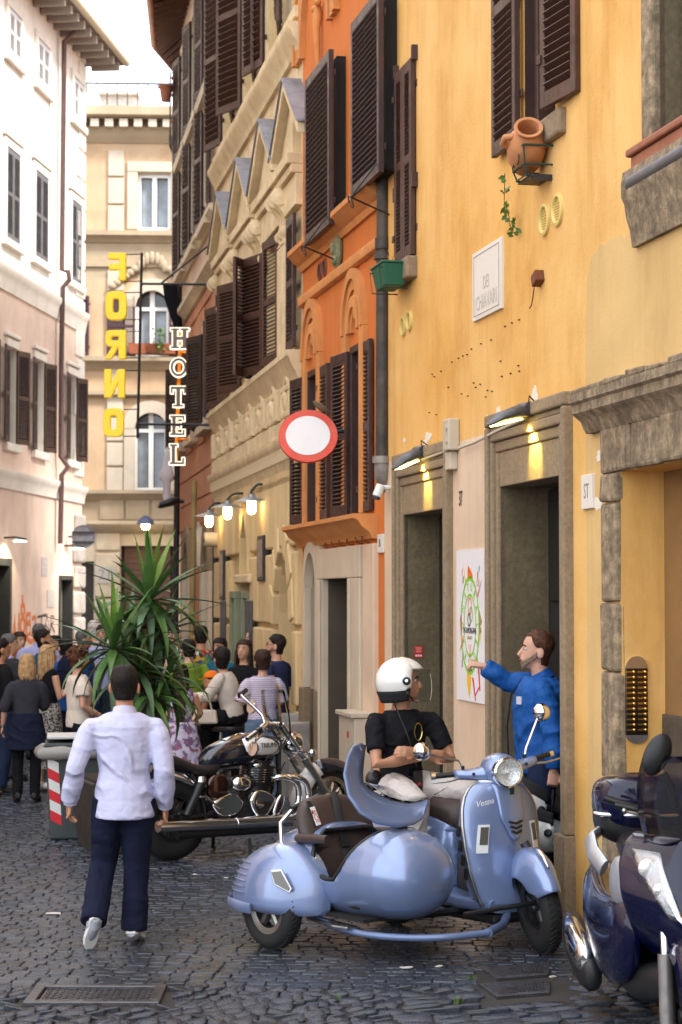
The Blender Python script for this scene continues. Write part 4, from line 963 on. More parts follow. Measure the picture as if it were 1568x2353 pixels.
for k in range(3):
    z = .735 - k*.028
    sl_ = MB(); w = .05 - .006*k
    sl_.prism([(-w, .008), (0, -.006), (w, .008), (w, .02), (0, .008), (-w, .02)], 0, .014, Matrix(((0,0,1,shx(0, z) + .034),(1,0,0,0),(0,1,0,z),(0,0,0,1)))); sl_.build('horn_slot', BLACKP, hcast)
bz = .925; M_ = Matrix(((0,0,1,shx(0, bz) + .040),(1,0,0,0),(0,1,0,bz),(0,0,0,1)))
MB().prism([(-.024, -.028), (.024, -.028), (.02, .028), (-.024, .028)], 0, .004, M_).build('badge', mat('badge_green', (.08, .42, .34), .3), hcast)
MB().prism([(-.022, -.02), (.012, -.02), (.016, .024), (-.022, .026)], .0041, .006, M_).build('badge_dark', mat('badge_navy', (.01, .01, .04), .3), hcast)
for sg in (-1, 1):                      # front indicators let into the shield, script lettering
    def ig(u, v, o=.012): z = .57 + .165*v; t = sg*(.56 + .22*u + .10*(1 - v) - .02); return Vector((shx(t, z) + o, t*shw(z), z))
    b_ = MB().grid(lambda u, v: ig(u, v), 4, 4).build('indicator', WHITEP, S, solid=.012)
    MB().grid(lambda u, v: ig(.12 + .7*u, .3 + .62*v, .020), 3, 3).build('indicator_lens', mat('lens_smoke', (.10, .09, .08), .08, spec=.8), b_, solid=.004)
    for k in range(4):
        z = .44 + .085*k; w = shw(z)
        MB().obox(ax((shx(1, z) - .045, sg*(w - .001), z), (1, sg*.35, -.13), z=(0, sg, 0)), .042, .066, .012).build('side_vent', BLACKP, S, bevel=.004)
def txt(s_, size, ext, m, par, M, name='lettering', align='CENTER', shear=0, sx=1, font=None):
    c = bpy.data.curves.new(name, 'FONT'); c.body = s_; c.size = size; c.extrude = ext; c.align_x = align; c.align_y = 'CENTER'; c.shear = shear; c.resolution_u = 2
    tmp = bpy.data.objects.new('t', c); me = tmp.to_mesh().copy(); me.name = name; me.materials.clear(); me.materials.append(m); bpy.data.objects.remove(tmp); o = bpy.data.objects.new(name, me); link(o, par); o.matrix_local = M @ Matrix.Diagonal((sx, 1, 1, 1)); return o
for sg in (-1, 1): MB().grid(lambda u, v: Vector((shx(1, .28 + .62*v) - .105*u*(1 - .5*v), sg*(shw(.28 + .62*v) - .03*u), .28 + .62*v)), 3, 16).build('shield_flank', AZ, S, solid=.01, smooth=60)
t_ = -.66; z = .862
txt('Vespa', .050, .002, WHITEP, S, ax((shx(t_, z) + .016, t_*shw(z) + .005, z), (.36, 1, .22), z=(1, -.36, .1)), shear=.4)
# --- floor, rear body, seat
loftx([(-.22, 0, .26, .19, .05, 3), (-.5, 0, .25, .21, .045, 4), (-.68, 0, .27, .2, .06, 4)]).build('floorboard', AZ, S, smooth=40)
loftx([(-.24, 0, .34, .07, .10, 3), (-.45, 0, .33, .075, .06, 3), (-.62, 0, .4, .10, .14, 3)]).build('floor_tunnel', mat('grey_mat', (.05, .05, .05), .8), S, smooth=40)
loftx([(-.60, 0, .50, .13, .2, 3), (-.66, 0, .52, .16, .24, 3), (-.85, 0, .52, .24, .25, 2.8), (-1.15, 0, .53, .275, .25, 2.5), (-1.42, 0, .55, .24, .22, 2.3), (-1.66, 0, .58, .15, .14, 2.2), (-1.76, 0, .6, .05, .05, 2)]).build('engine_cowl', AZ, S, smooth=60, sub=1)
loftx([(-.565, 0, .73, .07, .06, 2.2), (-.59, 0, .73, .13, .10, 2.4), (-.70, 0, .755, .155, .085, 2.6), (-.9, 0, .79, .15, .06, 2.8), (-1.15, 0, .815, .165, .065, 2.8), (-1.4, 0, .83, .15, .06, 2.6), (-1.52, 0, .82, .08, .03, 2.2)]).build('seat', SEATB, S, smooth=60, sub=1)
loftx([(-.60, 0, .66, .08, .03, 3), (-.66, 0, .67, .165, .02, 3)]).build('seat_hook', AZ, S, smooth=40)
wheel(S, (-1.33, 0, .27), .27, .062, .165, 5, mat('alloy_grey', (.28, .27, .25), .35, .8))
MB().tube([(-.7, .05, .2), (-1.33, .06, .27)], [.07, .09], 10).build('engine', IRON, S, smooth=40)
loftx([(-1.1, -.13, .27, .05, .05, 2.5), (-1.5, -.15, .33, .065, .06, 2.5), (-1.68, -.15, .36, .05, .05, 2.5)]).build('exhaust', IRON, S, smooth=40)
# --- steering: turned right about a raked axis
stp = Vector((-.17, 0, .62))
St = bpy.data.objects.new('steering', None); link(St, S); St.empty_display_size = .1
axs = Vector((-.42, 0, 1)).normalized()
St.matrix_local = Matrix.Translation(stp) @ Matrix.Rotation(R(-24), 4, axs) @ Matrix.Translation(-stp)
FRIM = mat('dark_alloy', (.09, .09, .095), .3, .8)
wheel(St, (0, 0, .272), .272, .06, .165, 5, FRIM, wide=.026)
# fender over the front wheel
mb = MB(); rings = []
for k in range(17):
    a = R(24 + 134*k/16); rr = .315; w = .115 - .045*abs((k - 8)/8)**2.2; dr = .03 if 3 < k < 12 else .015
    c, s_ = math.cos(a), math.sin(a); ring = []
    for j in range(13):
        t = -1 + 2*j/12; dep = .16*(abs(t)**2.6)*(1.0 if k > 1 else .7)
        ring.append(Vector(((rr + dr - dep)*c, t*w, .272 + (rr + dr - dep)*s_)))
    rings.append(ring)
mb.loft(rings, 0, False, False, closed=False)
fd = mb.build('front_fender', AZ, St, solid=.012, sub=1, smooth=60)
loftx([(.09, 0, .625, .008, .012), (.15, 0, .622, .016, .018), (.22, 0, .585, .012, .016), (.26, 0, .545, .004, .008)], 10).build('fender_crest', CHROME, St, smooth=50)
MB().tube([(-.03, .09, .27), (-.1, .085, .45), (-.17, .03, .62)], [.025, .03, .03], 8).build('fork_arm', IRON, St, smooth=40)
# headset
mb = MB()
loftx([(-.24, 0, 1.045, .085, .085, 2), (-.29, 0, 1.05, .105, .098, 2.1), (-.37, 0, 1.05, .11, .098, 2.1), (-.47, 0, 1.05, .08, .07, 2.1), (-.52, 0, 1.05, .03, .03, 2)], mb=mb)
hd = mb.build('headset', AZ, St, smooth=60, sub=1)
for sg in (-1, 1):
    rings = []
    for y, xx, zc, w, h in ((.05, -.37, 1.03, .085, .055), (.13, -.385, 1.035, .065, .038), (.21, -.40, 1.045, .055, .030), (.255, -.41, 1.052, .05, .028), (.262, -.41, 1.053, .03, .018)):
        rings.append([Vector((xx + w*math.copysign(abs(math.cos(2*math.pi*j/16))**.7, math.cos(2*math.pi*j/16)), sg*y, zc + h*math.copysign(abs(math.sin(2*math.pi*j/16))**.7, math.sin(2*math.pi*j/16)))) for j in range(16)])
    MB().loft(rings).build('handlebar_cover', AZ, St, smooth=60)
    g_ = MB().tube([(-.43, sg*.255, 1.053), (-.45, sg*.37, 1.06)], .017, 12).build('grip', BLACKP, St, smooth=40)
    MB().tube([(-.45, sg*.37, 1.06), (-.4535, sg*.395, 1.062)], .021, 12).build('grip_end', CHROME, g_, smooth=40)
    MB().tube([(-.37, sg*.25, 1.035), (-.365, sg*.31, 1.03), (-.385, sg*.41, 1.035)], [.008, .008, .006], 8).build('lever', STEEL, St, smooth=40)
    ms = [(-.42, sg*.2, 1.08), (-.425, sg*.22, 1.13), (-.44, sg*(.40 if sg < 0 else .33), 1.20 if sg < 0 else 1.3)]
    st_ = MB().tube(ms, .0065, 8).build('mirror_stem', CHROME, St, smooth=40)
    MB().lathe([(.008, 0), (.012, .03)], 10, T(-.42, sg*.2, 1.065)).build('stem_boot', BLACKP, st_)
    e = ms[-1]; Mm = ax((e[0], e[1] + sg*.03, e[2] + .02), (1, 0, 0), z=(-.2, 0, 1))
    MB().lathe([(.001, .048), (.02, .046), (.04, .032), (.053, .006), (.056, -.012), (.05, -.016), (.001, -.016)], 22, ax((e[0], e[1] + sg*.032, e[2] + .022), (0, 1, 0), z=(1, .0, .05))).build('mirror', CHROME, St, smooth=60)
    MB().lathe([(.010, 0), (.010, .004)], 10, ax((-.325, sg*.17, 1.05), (0, 1, 0), z=(1, 0, .3))).build('bolt_cover', BLACKP, St)
Mh = ax((-.192, 0, 1.045), (0, 1, 0), z=(1, 0, .06))
hl = MB().lathe([(.088, -.05), (.093, 0), (.09, .012), (.08, .016), (.078, .006)], 32, Mh, 0, False, False).build('headlight_ring', CHROME, St, smooth=50)
rb_ = MB()
rb_.lathe([(.079, .004), (.065, -.012), (.045, -.028), (.02, -.034), (.018, -.01), (.001, -.006)], 28, Mh, 0, False, False)
rb_.ell((0, 0, -.004), .014, 12, 8, Mh)
rb_.build('reflector', LAMPG, hl)
MB().lathe([(.079, .008), (.06, .018), (.03, .024), (.001, .026)], 28, Mh, 0, False, False).build('headlight_glass', CLEARG, hl, smooth=60)
MB().tube([(-.36, .0, .95), (-.30, 0, 1.0)], [.05, .08], 12).build('steering_neck', AZ, St, smooth=50)
# --- sidecar body with an open cockpit
def zr(x):
    x = x if x < -.72 else -.72 + (x + .72)/.6
    k = [(-2, 9), (-.90, 9), (-.895, .70), (-.86, .58), (-.83, .49), (-.79, .455), (-.72, .44), (-.58, .445), (-.48, .51), (-.38, .605), (-.28, .69), (-.22, .735), (-.16, .80), (-.155, 9), (1, 9)]
    for (a, b), (c, d) in zip(k[:-1], k[1:]):
        if x <= c: return b + (d - b)*(x - a)/(c - a)
secs = [(x if x < -.6 else -.6 + (x + .6)*.64, *r_) for x, *r_ in [(-1.62, .36, .06, .05, 2.2), (-1.58, .37, .15, .10, 2.3), (-1.45, .41, .23, .17, 2.4), (-1.25, .45, .275, .23, 2.4), (-1.0, .47, .295, .255, 2.4), (-.6, .475, .30, .265, 2.3), (-.3, .482, .297, .258, 2.15), (-.1, .482, .28, .242, 2.05), (.02, .478, .245, .21, 2), (.10, .472, .195, .166, 2), (.15, .468, .135, .115, 2), (.18, .466, .05, .045, 2)]]
def secat(x):
    for a, b in zip(secs[:-1], secs[1:]):
        if x <= b[0]: t = (x - a[0])/(b[0] - a[0]); t = t; return [a[i] + (b[i] - a[i])*t for i in range(5)]
    return list(secs[-1])
xs = [-1.62, -.345, -.375, -.384, -1.6, -1.58, -1.52, -1.45, -1.35, -1.25, -1.12, -1.0, -.93, -.90, -.894, -.87, -.85, -.82, -.80, -.76, -.72, -.67, -.62, -.57, -.53, -.48, -.42, -.36, -.30, -.26, -.22, -.18, -.156, -.15, -.1, -.04, .02, .06, .10, .125, .15, .168, .18]
xs = sorted({x if x < -.6 else (-.6 + (x + .6)*.64 if x > -.4 or True else x) for x in xs[4:]} | {-1.62, -.72, -.66, -.381, -.3835, -.392, -.41, -.44, -.48, -.53, -.57})
rings = []; yC = -.73; n = 40
for x in xs:
    x_, zc, w, h, p = secat(x); zl = zr(x); ring = []
    for j in range(n):
        a = 2*math.pi*j/n; c, s_ = math.cos(a), math.sin(a)
        y = yC + w*math.copysign(abs(c)**(2/p), c); z = zc + h*math.copysign(abs(s_)**(2/p), s_)
        if z > zl:
            k_ = max(-1, min(1, (zl - zc)/h)); yy = w*(max(0, 1 - abs(k_)**p))**(1/p); z = zl
            y = yC + math.copysign(yy, c) if abs(c) > .0 and s_ > 0 else y
        ring.append(Vector((x, y, z)))
    rings.append(ring)
mb = MB(); mb.loft(rings); keep = []
for f in mb.f:
    cx_ = sum(mb.v[i][0] for i in f)/len(f); cl = all(mb.v[i][2] >= zr(mb.v[i][0]) - 1e-4 for i in f)
    if -.9 < cx_ < -.378 and cl and len(f) == 4: continue
    keep.append(f)
mb.f = keep; mb.m = [0]*len(keep)
sb = mb.build('sidecar_body', AZ, S, solid=.014, smooth=60)
rim = [[], []]
for x in [-.894 + .512*k/30 for k in range(31)]:
    x_, zc, w, h, p = secat(x); zl = min(zr(x), zc + h*.995); k_ = max(-1, min(1, (zl - zc)/h)); yy = w*(max(0, 1 - abs(k_)**p))**(1/p)
    rim[0].append((x, yC - yy, zl)); rim[1].append((x, yC + yy, zl))
MB().tube(rim[0] + rim[1][::-1], .014, 8, closed=True).build('cockpit_edging', BLACKP, sb, smooth=60)
inn = MB(); inn.box(-.89, -.40, yC - .27, yC + .27, .22, .24); inn.box(-.905, -.895, yC - .26, yC + .26, .24, .6); inn.build('cockpit_lining', DARK, sb)
loftx([(-.86, yC, .30, .24, .05, 3), (-.5, yC, .32, .25, .06, 3), (-.42, yC, .3, .2, .03, 3)]).build('sidecar_seat', SEATB, S, smooth=50)
mb = MB(); rings = []
for k, (z, w, x, th) in enumerate(((.34, .24, -.86, .06), (.5, .26, -.92, .07), (.66, .285, -.99, .075), (.78, .27, -1.045, .07), (.85, .215, -1.075, .055), (.885, .12, -1.09, .03))):
    rings.append([Vector((x + th*math.copysign(abs(math.sin(2*math.pi*j/24))**.7, math.sin(2*math.pi*j/24)), yC + w*math.copysign(abs(math.cos(2*math.pi*j/24))**.75, math.cos(2*math.pi*j/24)), z)) for j in range(24)])
mb.loft(rings); bk = mb.build('sidecar_backrest', SEATB, S, smooth=60, sub=1)
BELT = mat('black_webbing', (.014, .013, .014), .7, bump=.2, bs=200)
pts = [(-1.06, yC + .02, .90), (-1.0, yC + .0, .86), (-.965, yC - .01, .78), (-.91, yC - .02, .66), (-.84, yC - .03, .5), (-.78, yC - .02, .38)]
MB().tube(pts, (.004), 8, flat=1) ; sbt = MB(); sbt.tube(pts, [(.004, .026)]*6, 8); sbt.build('seat_belt', BELT, bk, smooth=40)
MB().obox(ax((-.888, yC - .022, .62), (0, 1, 0), z=(1, 0, .45)), .06, .07, .02).build('belt_buckle', BLACKP, bk, bevel=.004)
Ml = ax((-.965, yC - .185, .775), (.0, 1, .18), z=(1, -.25, .35))
lb_ = MB().obox(Ml @ RZ(90), .115, .034, .008).build('strap_label', WHITEP, bk, bevel=.002)
txt('JCW', .040, .001, mat('label_red', (.6, .02, .03), .5), bk, Ml @ T(0, 0, .0055) @ RZ(90))
MB().tube([(-1.02, yC - .2, .86), (-.975, yC - .19, .80), (-.96, yC - .18, .72), (-.94, yC - .2, .62)], [(.003, .02)]*4, 8).build('side_strap', BELT, bk, smooth=40)
for sg in (-1, 1):
    ar_ = MB().tube([(-1.02, yC + sg*.27, .645), (-.9, yC + sg*.285, .655), (-.72, yC + sg*.28, .665)], [(.026, .03), (.03, .034), (.026, .028)], 12).build('armrest', SEATB, S, smooth=50)
MB().tube([(-1.16, yC - .29, .58), (-1.2, yC - .27, .72), (-1.19, yC - .16, .82), (-1.17, yC + .1, .87), (-1.19, yC + .25, .8)], .014, 10).build('grab_rail', CHROME, S, smooth=60)
MB().tube([(-1.185, yC - .2, .795), (-1.175, yC - .0, .86)], .024, 10).build('rail_strap', BLACKP, S, smooth=60)
# fender bulge over the sidecar wheel, louvres, reflector
mb = MB(); rings = []
for x, w, zt, zb in ((-1.08 + (x_ + 1.08)*.84, w_, a_, b_) if x_ < -1.08 else (x_, w_, a_, b_) for x_, w_, a_, b_ in ((-1.60, .04, .32, .27), (-1.585, .10, .37, .235), (-1.52, .20, .46, .215), (-1.40, .275, .545, .21), (-1.25, .305, .605, .21), (-1.08, .315, .63, .21), (-.95, .295, .615, .21), (-.84, .23, .565, .212), (-.77, .13, .49, .215), (-.73, .05, .42, .22))):
    r_ = [Vector((x, -.98, zb))]; 
    for j in range(13):
        a = math.pi/2*j/12; r_.append(Vector((x, -.98 - w*math.cos(a)**.6, zb + (zt - zb)*math.sin(a)**.85)))
    rings.append(r_)
mb.loft(rings, 0, True, True, closed=False)
fb = mb.build('sidecar_fender', AZ, S, smooth=60, sub=1)
MB().tube([(-1.52, -1.02, .26), (-1.47, -1.19, .255), (-1.36, -1.265, .25), (-1.2, -1.302, .25), (-1.08, -1.31, .25)], [(.028, .008), (.034, .012), (.034, .012), (.034, .012), (.03, .006)], 8).build('fender_lip', AZ, fb, smooth=50)
for k in range(6):
    z = .33 + .034*k; sft = .028*k
    def fpt(x, z):
        x = -1.08 + (x + 1.08)/1.0; tab = [(-1.60, .04, .32), (-1.52, .20, .46), (-1.40, .275, .545), (-1.25, .305, .605), (-1.08, .315, .63)]
        for a, b in zip(tab[:-1], tab[1:]):
            if x <= b[0]: t = (x - a[0])/(b[0] - a[0]); w = a[1] + (b[1] - a[1])*t; zt = a[2] + (b[2] - a[2])*t; break
        s_ = max(0, min(.995, (z - .21)/(zt - .21)))**(1/.85); return Vector((-1.08 + (x + 1.08)*.84, -.98 - w*math.sqrt(1 - s_*s_)**.6 - .003, z))
    MB().tube([fpt(x, z) for x in (-1.50 + sft*.75, -1.42, -1.35, -1.28, -1.20)], .006, 6).build('louvre', AZ, fb, smooth=50)
Mr = ax((-.85, -1.245, .43), (.85, .52, -.03), z=(.52, -.85, .16)) @ Matrix.Diagonal((1.3, 1.3, 1, 1))
rf = MB().prism([(-.06, .045), (-.005, .055), (.055, -.03), (.045, -.05), (-.035, -.02)], 0, .014, Mr).build('reflector_rim', STEEL, fb, bevel=.004)
MB().prism([(-.05, .036), (-.008, .044), (.044, -.028), (.038, -.04), (-.028, -.014)], .0141, .018, Mr).build('reflector_lens', mat('lens_smoke', (.10, .09, .08), .08, spec=.8), fb)
wheel(S, (-1.08, -1.15, .255), .255, .062, .165, 5, mat('alloy_grey', (.28, .27, .25), .35, .8), wide=.03)
# step, chassis tubes, struts
MB().prism([(-.95, -1.0), (-.62, -1.06), (-.5, -1.04), (-.5, -.96), (-.9, -.93)], .175, .19).build('step_plate', STEEL, S, bevel=.004)
MB().tube(chaikin([(-.95, -.95, .2), (-.7, -1.0, .165), (-.35, -.97, .15), (-.05, -.75, .155), (.05, -.45, .17)], 2, False), .021, 12).build('chassis_tube', AZD, S, smooth=60)
MB().tube([(.05, -.45, .17), (-.1, -.2, .17), (-.25, -.02, .2)], .026, 12).build('chassis_tube', AZD, S, smooth=60)
MB().tube([(-.1, -.5, .26), (.02, -.05, .30)], .014, 8).build('tie_rod', BLACKP, S, smooth=40); MB().tube([(-1.15, -.95, .24), (-1.2, -.1, .24)], .03, 8).build('cross_tube', BLACKP, S, smooth=40)
MB().tube([(-.55, -.5, .2), (-.5, -.1, .2)], .025, 8).build('cross_tube', BLACKP, S, smooth=40); MB().box(-.66, -.2, -.17, .17, .15, .205).build('belly_pan', BLACKP, S, bevel=.02)
# raised windscreen: curved blue band with clear upper sheet
out_ = [(832,1707,11.62),(811,1715,11.58),(798,1741,11.54),(790,1779,11.5),(800,1830,11.46),(827,1869,11.44),(865,1892,11.46),(915,1901,11.5),(952,1894,11.58),(974,1879,11.7),(985,1840,11.76)]
inn_ = [(839,1712,11.72),(836,1732,11.7),(834,1752,11.68),(832,1775,11.66),(833,1797,11.64),(848,1815,11.64),(872,1829,11.68),(905,1842,11.74),(940,1848,11.8),(968,1843,11.86),(982,1836,11.9)]
Si = (Matrix.Translation((fO.x, fO.y, 0)) @ Matrix.Rotation(R(-52), 4, 'Z')).inverted()
A_ = [Si @ P(*p) for p in out_]; B_ = [Si @ P(*p) for p in inn_]
mb = MB(); mb.loft([[A_[i].lerp(B_[i], k/4) + Vector((.5, -.7, 0)).normalized()*.02*math.sin(math.pi*k/4) for k in range(5)] for i in range(11)], 0, False, False, closed=False)
wsn = mb.build('windscreen', AZD, S, solid=.012, smooth=60)
MB().tube(B_, .008, 6).build('screen_edging', BLACKP, wsn, smooth=60)
tp = [(842,1720,11.9),(846,1740,11.95),(856,1765,12.0),(872,1788,12.05),(892,1808,12.1),(915,1822,12.12),(940,1832,12.12),(965,1834,12.1),(990,1828,12.06),(1015,1818,12.0),(1030,1808,11.95)]
C_ = [Si @ P(*p) for p in tp]
mb = MB(); mb.loft([[B_[i].lerp(C_[i], k/3) for k in range(4)] for i in range(4, 11)], 0, False, False, closed=False); mb.build('clear_sheet', CLEARG, wsn, solid=.003, smooth=60)
for i in (2,): MB().lathe([(.008, 0), (.006, .008)], 10, ax(A_[3].lerp(B_[3], .45), (0, 0, 1), z=(.3, -1, 0))).build('rivet', CHROME, wsn)
# belt bag resting on the seat, front left wheel stub hidden below
# ---------------------------------------------------------------- cruiser motorcycle (its right flank towards the camera)
mO = G(395, 1976)
K = empty('cruiser_motorcycle', (mO.x, mO.y, 0), R(40), 'black and white cruiser motorcycle with chrome engine behind the walking man', 'motorcycle')
BLK = mat('black_gloss', (.008, .010, .018), .12, coat=1)
CHD = mat('chrome_dark', (.55, .54, .52), .12, 1)
LEA = mat('black_leather', (.016, .013, .014), .38, bump=.1, bs=120)
wheel(K, (0, 0, .33), .33, .085, .195, 10, mat('black_alloy', (.03, .03, .03), .4, .6), wide=.012)
wheel(K, (1.60, 0, .335), .335, .055, .235, 14, CHD, wide=.006, disc=.15)
loftx([(.27, 0, .76, .035, .04), (.33, 0, .78, .08, .085), (.45, 0, .80, .13, .115), (.65, 0, .83, .165, .125), (.85, 0, .845, .165, .115), (1.0, 0, .85, .13, .09), (1.06, 0, .85, .05, .04)], 28).build('fuel_tank', BLK, K, smooth=60, sub=1)
loftx([(.58, -.03, .855, .115, .07), (.66, -.035, .857, .142, .093), (.85, -.03, .852, .147, .096), (.98, -.02, .85, .118, .075), (1.05, 0, .85, .04, .03)], 28).build('tank_panel', WHT, K, smooth=60, sub=1)
txt('TRIUMPH', .055, .002, BLACKP, K, ax((.86, -.178, .875), (1, .09, .02), z=(-.05, -1, .12)))
MB().lathe([(.05, 0), (.05, .02), (.035, .03), (.001, .03)], 18, T(.72, 0, .94)).build('filler_cap', CHROME, K, smooth=40)
loftx([(.50, 0, .90, .06, .03), (.66, 0, .945, .07, .022), (.86, 0, .955, .05, .015)], 16).build('tank_console', CHROME, K, smooth=50)
loftx([(-.32, 0, .80, .06, .03), (-.25, 0, .82, .11, .05), (-.08, 0, .80, .135, .06), (.08, 0, .73, .14, .065), (.22, 0, .675, .14, .055), (.34, 0, .68, .12, .06), (.42, 0, .73, .09, .055), (.46, 0, .77, .04, .02)], 24).build('saddle', LEA, K, smooth=60, sub=1)
mb = MB(); rings = []
for k in range(13):
    a = R(20 + 150*k/12); ring = []
    for j in range(9):
        t = -1 + 2*j/8; dep = .07*abs(t)**3; ring.append(Vector(((.385 - dep)*math.cos(a) - .02, t*.115, .36 + (.385 - dep)*math.sin(a))))
    rings.append(ring)
mb.loft(rings, 0, False, False, closed=False); mb.build('rear_fender', BLK, K, solid=.01, smooth=60)
mb = MB(); rings = []
for k in range(15):
    a = R(18 + 168*k/14); ring = []
    for j in range(9):
        t = -1 + 2*j/8; dep = .10*abs(t)**2.6; ring.append(Vector((1.60 + (.385 - dep)*math.cos(a), t*.085, .335 + (.385 - dep)*math.sin(a))))
    rings.append(ring)
mb.loft(rings[:9], 0, False, False, closed=False); ff = mb.build('front_fender', BLK, K, solid=.01, smooth=60)
mb = MB(); mb.loft(rings[8:], 0, False, False, closed=False); mb.build('fender_panel', WHT, ff, solid=.012, smooth=60)
# frame, engine
for sg in (-1, 1):
    MB().tube([(1.08, 0, .92), (1.0, sg*.1, .6), (.98, sg*.14, .3), (.9, sg*.15, .2), (.25, sg*.15, .2), (.2, sg*.14, .45), (.1, sg*.12, .68)], .02, 8).build('frame_tube', BLACKP, K, smooth=40)
    MB().tube([(1.04, sg*.085, 1.03), (1.30, sg*.085, .72)], .024, 12).build('fork_tube', CHROME, K, smooth=50)
    MB().tube([(1.28, sg*.085, .742), (1.62, sg*.085, .315)], .032, 12).build('fork_slider', STEEL, K, smooth=50)
    MB().tube([(.02, sg*.17, .36), (.17, sg*.17, .62)], .035, 12).build('shock_spring', BLACKP, K, smooth=40)
    MB().lathe([(.03, 0), (.038, .01), (.034, .05), (.02, .055)], 14, ax((.165, sg*.17, .61), (1, 0, 0), z=(.5, 0, 1))).build('shock_cap', CHROME, K, smooth=40)
    MB().tube([(0, sg*.12, .33), (.45, sg*.12, .36)], .028, 8).build('swing_arm', BLACKP, K, smooth=40)
    MB().tube([(1.0, sg*.06, .9), (1.05, sg*.05, .5), (.95, sg*.05, .3)], .018, 8).build('down_tube', BLACKP, K, smooth=40)
MB().box(.42, .98, -.15, .15, .24, .46).build('crankcase', IRON, K, bevel=.05, seg=3)
MB().tube([(.80, -.02, .44), (.85, -.02, .74)], .13, 18).build('cylinder_block', BLACKP, K, smooth=30)
for k in range(8): MB().lathe([(.12, 0), (.155, .002), (.155, .007), (.12, .009)], 24, T(.82 + k*.003, -.03, .54 + k*.019)).build('cooling_fin', CHD if k > 1 else IRON, K, smooth=30)
for x in (.77, .89): 
    MB().ell((x, -.08, .715), (.055, .07, .03), 14, 8).build('valve_cap', CHROME, K, smooth=60)
def blob(pts, y0, y1, name, m, bev=.02):
    pts = [tuple(q) for q in chaikin([(*q, 0) for q in pts], 2)]; pts = [(q[0], q[1]) for q in pts]
    MB().prism(pts, 0, abs(y1 - y0), Matrix(((1,0,0,0),(0,0,-1,y0),(0,1,0,0),(0,0,0,1)))).build(name, m, K, bevel=bev, seg=4, smooth=50)
CY_ = -.15
blob([(.24, .44), (.34, .49), (.46, .52), (.54, .47), (.58, .42), (.52, .345), (.42, .315), (.32, .33)], CY_, CY_ - .05, 'sprocket_cover', CHROME, .022)
blob([(.62, .44), (.66, .51), (.74, .53), (.84, .49), (.90, .44), (.86, .38), (.80, .30), (.72, .28), (.66, .33)], CY_, CY_ - .065, 'clutch_cover', CHROME, .028)
blob([(.86, .34), (.92, .46), (.98, .48), (1.0, .42), (.94, .3), (.88, .29)], CY_, CY_ - .05, 'alternator_cover', CHROME, .022)
MB().ell((.72, -.2, .42), (.07, .02, .07), 16, 10).build('cover_boss', CHROME, K, smooth=60)
MB().lathe([(.03, 0), (.06, .03), (.07, .09), (.055, .15), (.04, .17)], 20, ax((.47, -.16, .58), (0, 1, 0), z=(1, 0, 0))).build('carburettor', CHD, K, smooth=40)
MB().tube([(.62, -.15, .575), (.74, -.12, .58)], [.03, .026], 12).build('intake_stub', IRON, K, smooth=40)
MB().ell((.60, -.17, .6), (.04, .035, .05), 12, 8).build('float_bowl', STEEL, K, smooth=60)
loftx([(.22, -.16, .57, .02, .05), (.27, -.165, .565, .035, .10), (.36, -.165, .565, .04, .11), (.44, -.16, .57, .03, .09)], 18).build('side_cover', mat('side_cover_gloss', (.05, .018, .012), .06, .6, coat=1), K, smooth=60, sub=1)
for dy, xs_ in ((-.20, 0), (-.235, .07)):
    MB().tube(chaikin([(.90 + xs_*.5, -.10, .60), (1.02 + xs_, dy + .02, .61), (1.12 + xs_, dy, .56), (1.14 + xs_, dy, .44), (1.10 + xs_, dy, .33), (.98 + xs_, dy, .275), (.8, dy - .01, .265)], 2, False), .027, 14).build('header_pipe', CHROME, K, smooth=60)
MB().tube([(1.02, -.225, .262), (.45, -.235, .275)], .05, 16).build('exhaust_shield', CHROME, K, smooth=50)
MB().tube([(.47, -.235, .272), (-.30, -.24, .305)], .046, 16).build('silencer', mat('brushed_chrome', (.7, .69, .68), .16, 1), K, smooth=50)
MB().tube([(.9, -.2, .20), (-.1, -.21, .225)], .038, 16).build('lower_silencer', BLACKP, K, smooth=50)
MB().tube([(.55, .18, .2), (.62, .30, .02), (.66, .32, .015)], .016, 8).build('side_stand', BLACKP, K, smooth=40)
MB().tube([(.62, -.2, .14), (.60, -.24, .02)], .014, 8).build('foot_stand', BLACKP, K, smooth=40)
MB().tube([(.1, -.19, .5), (.2, -.19, .5), (.32, -.2, .4), (.36, -.2, .4)], .01, 8).build('passenger_rail', CHROME, K, smooth=50)
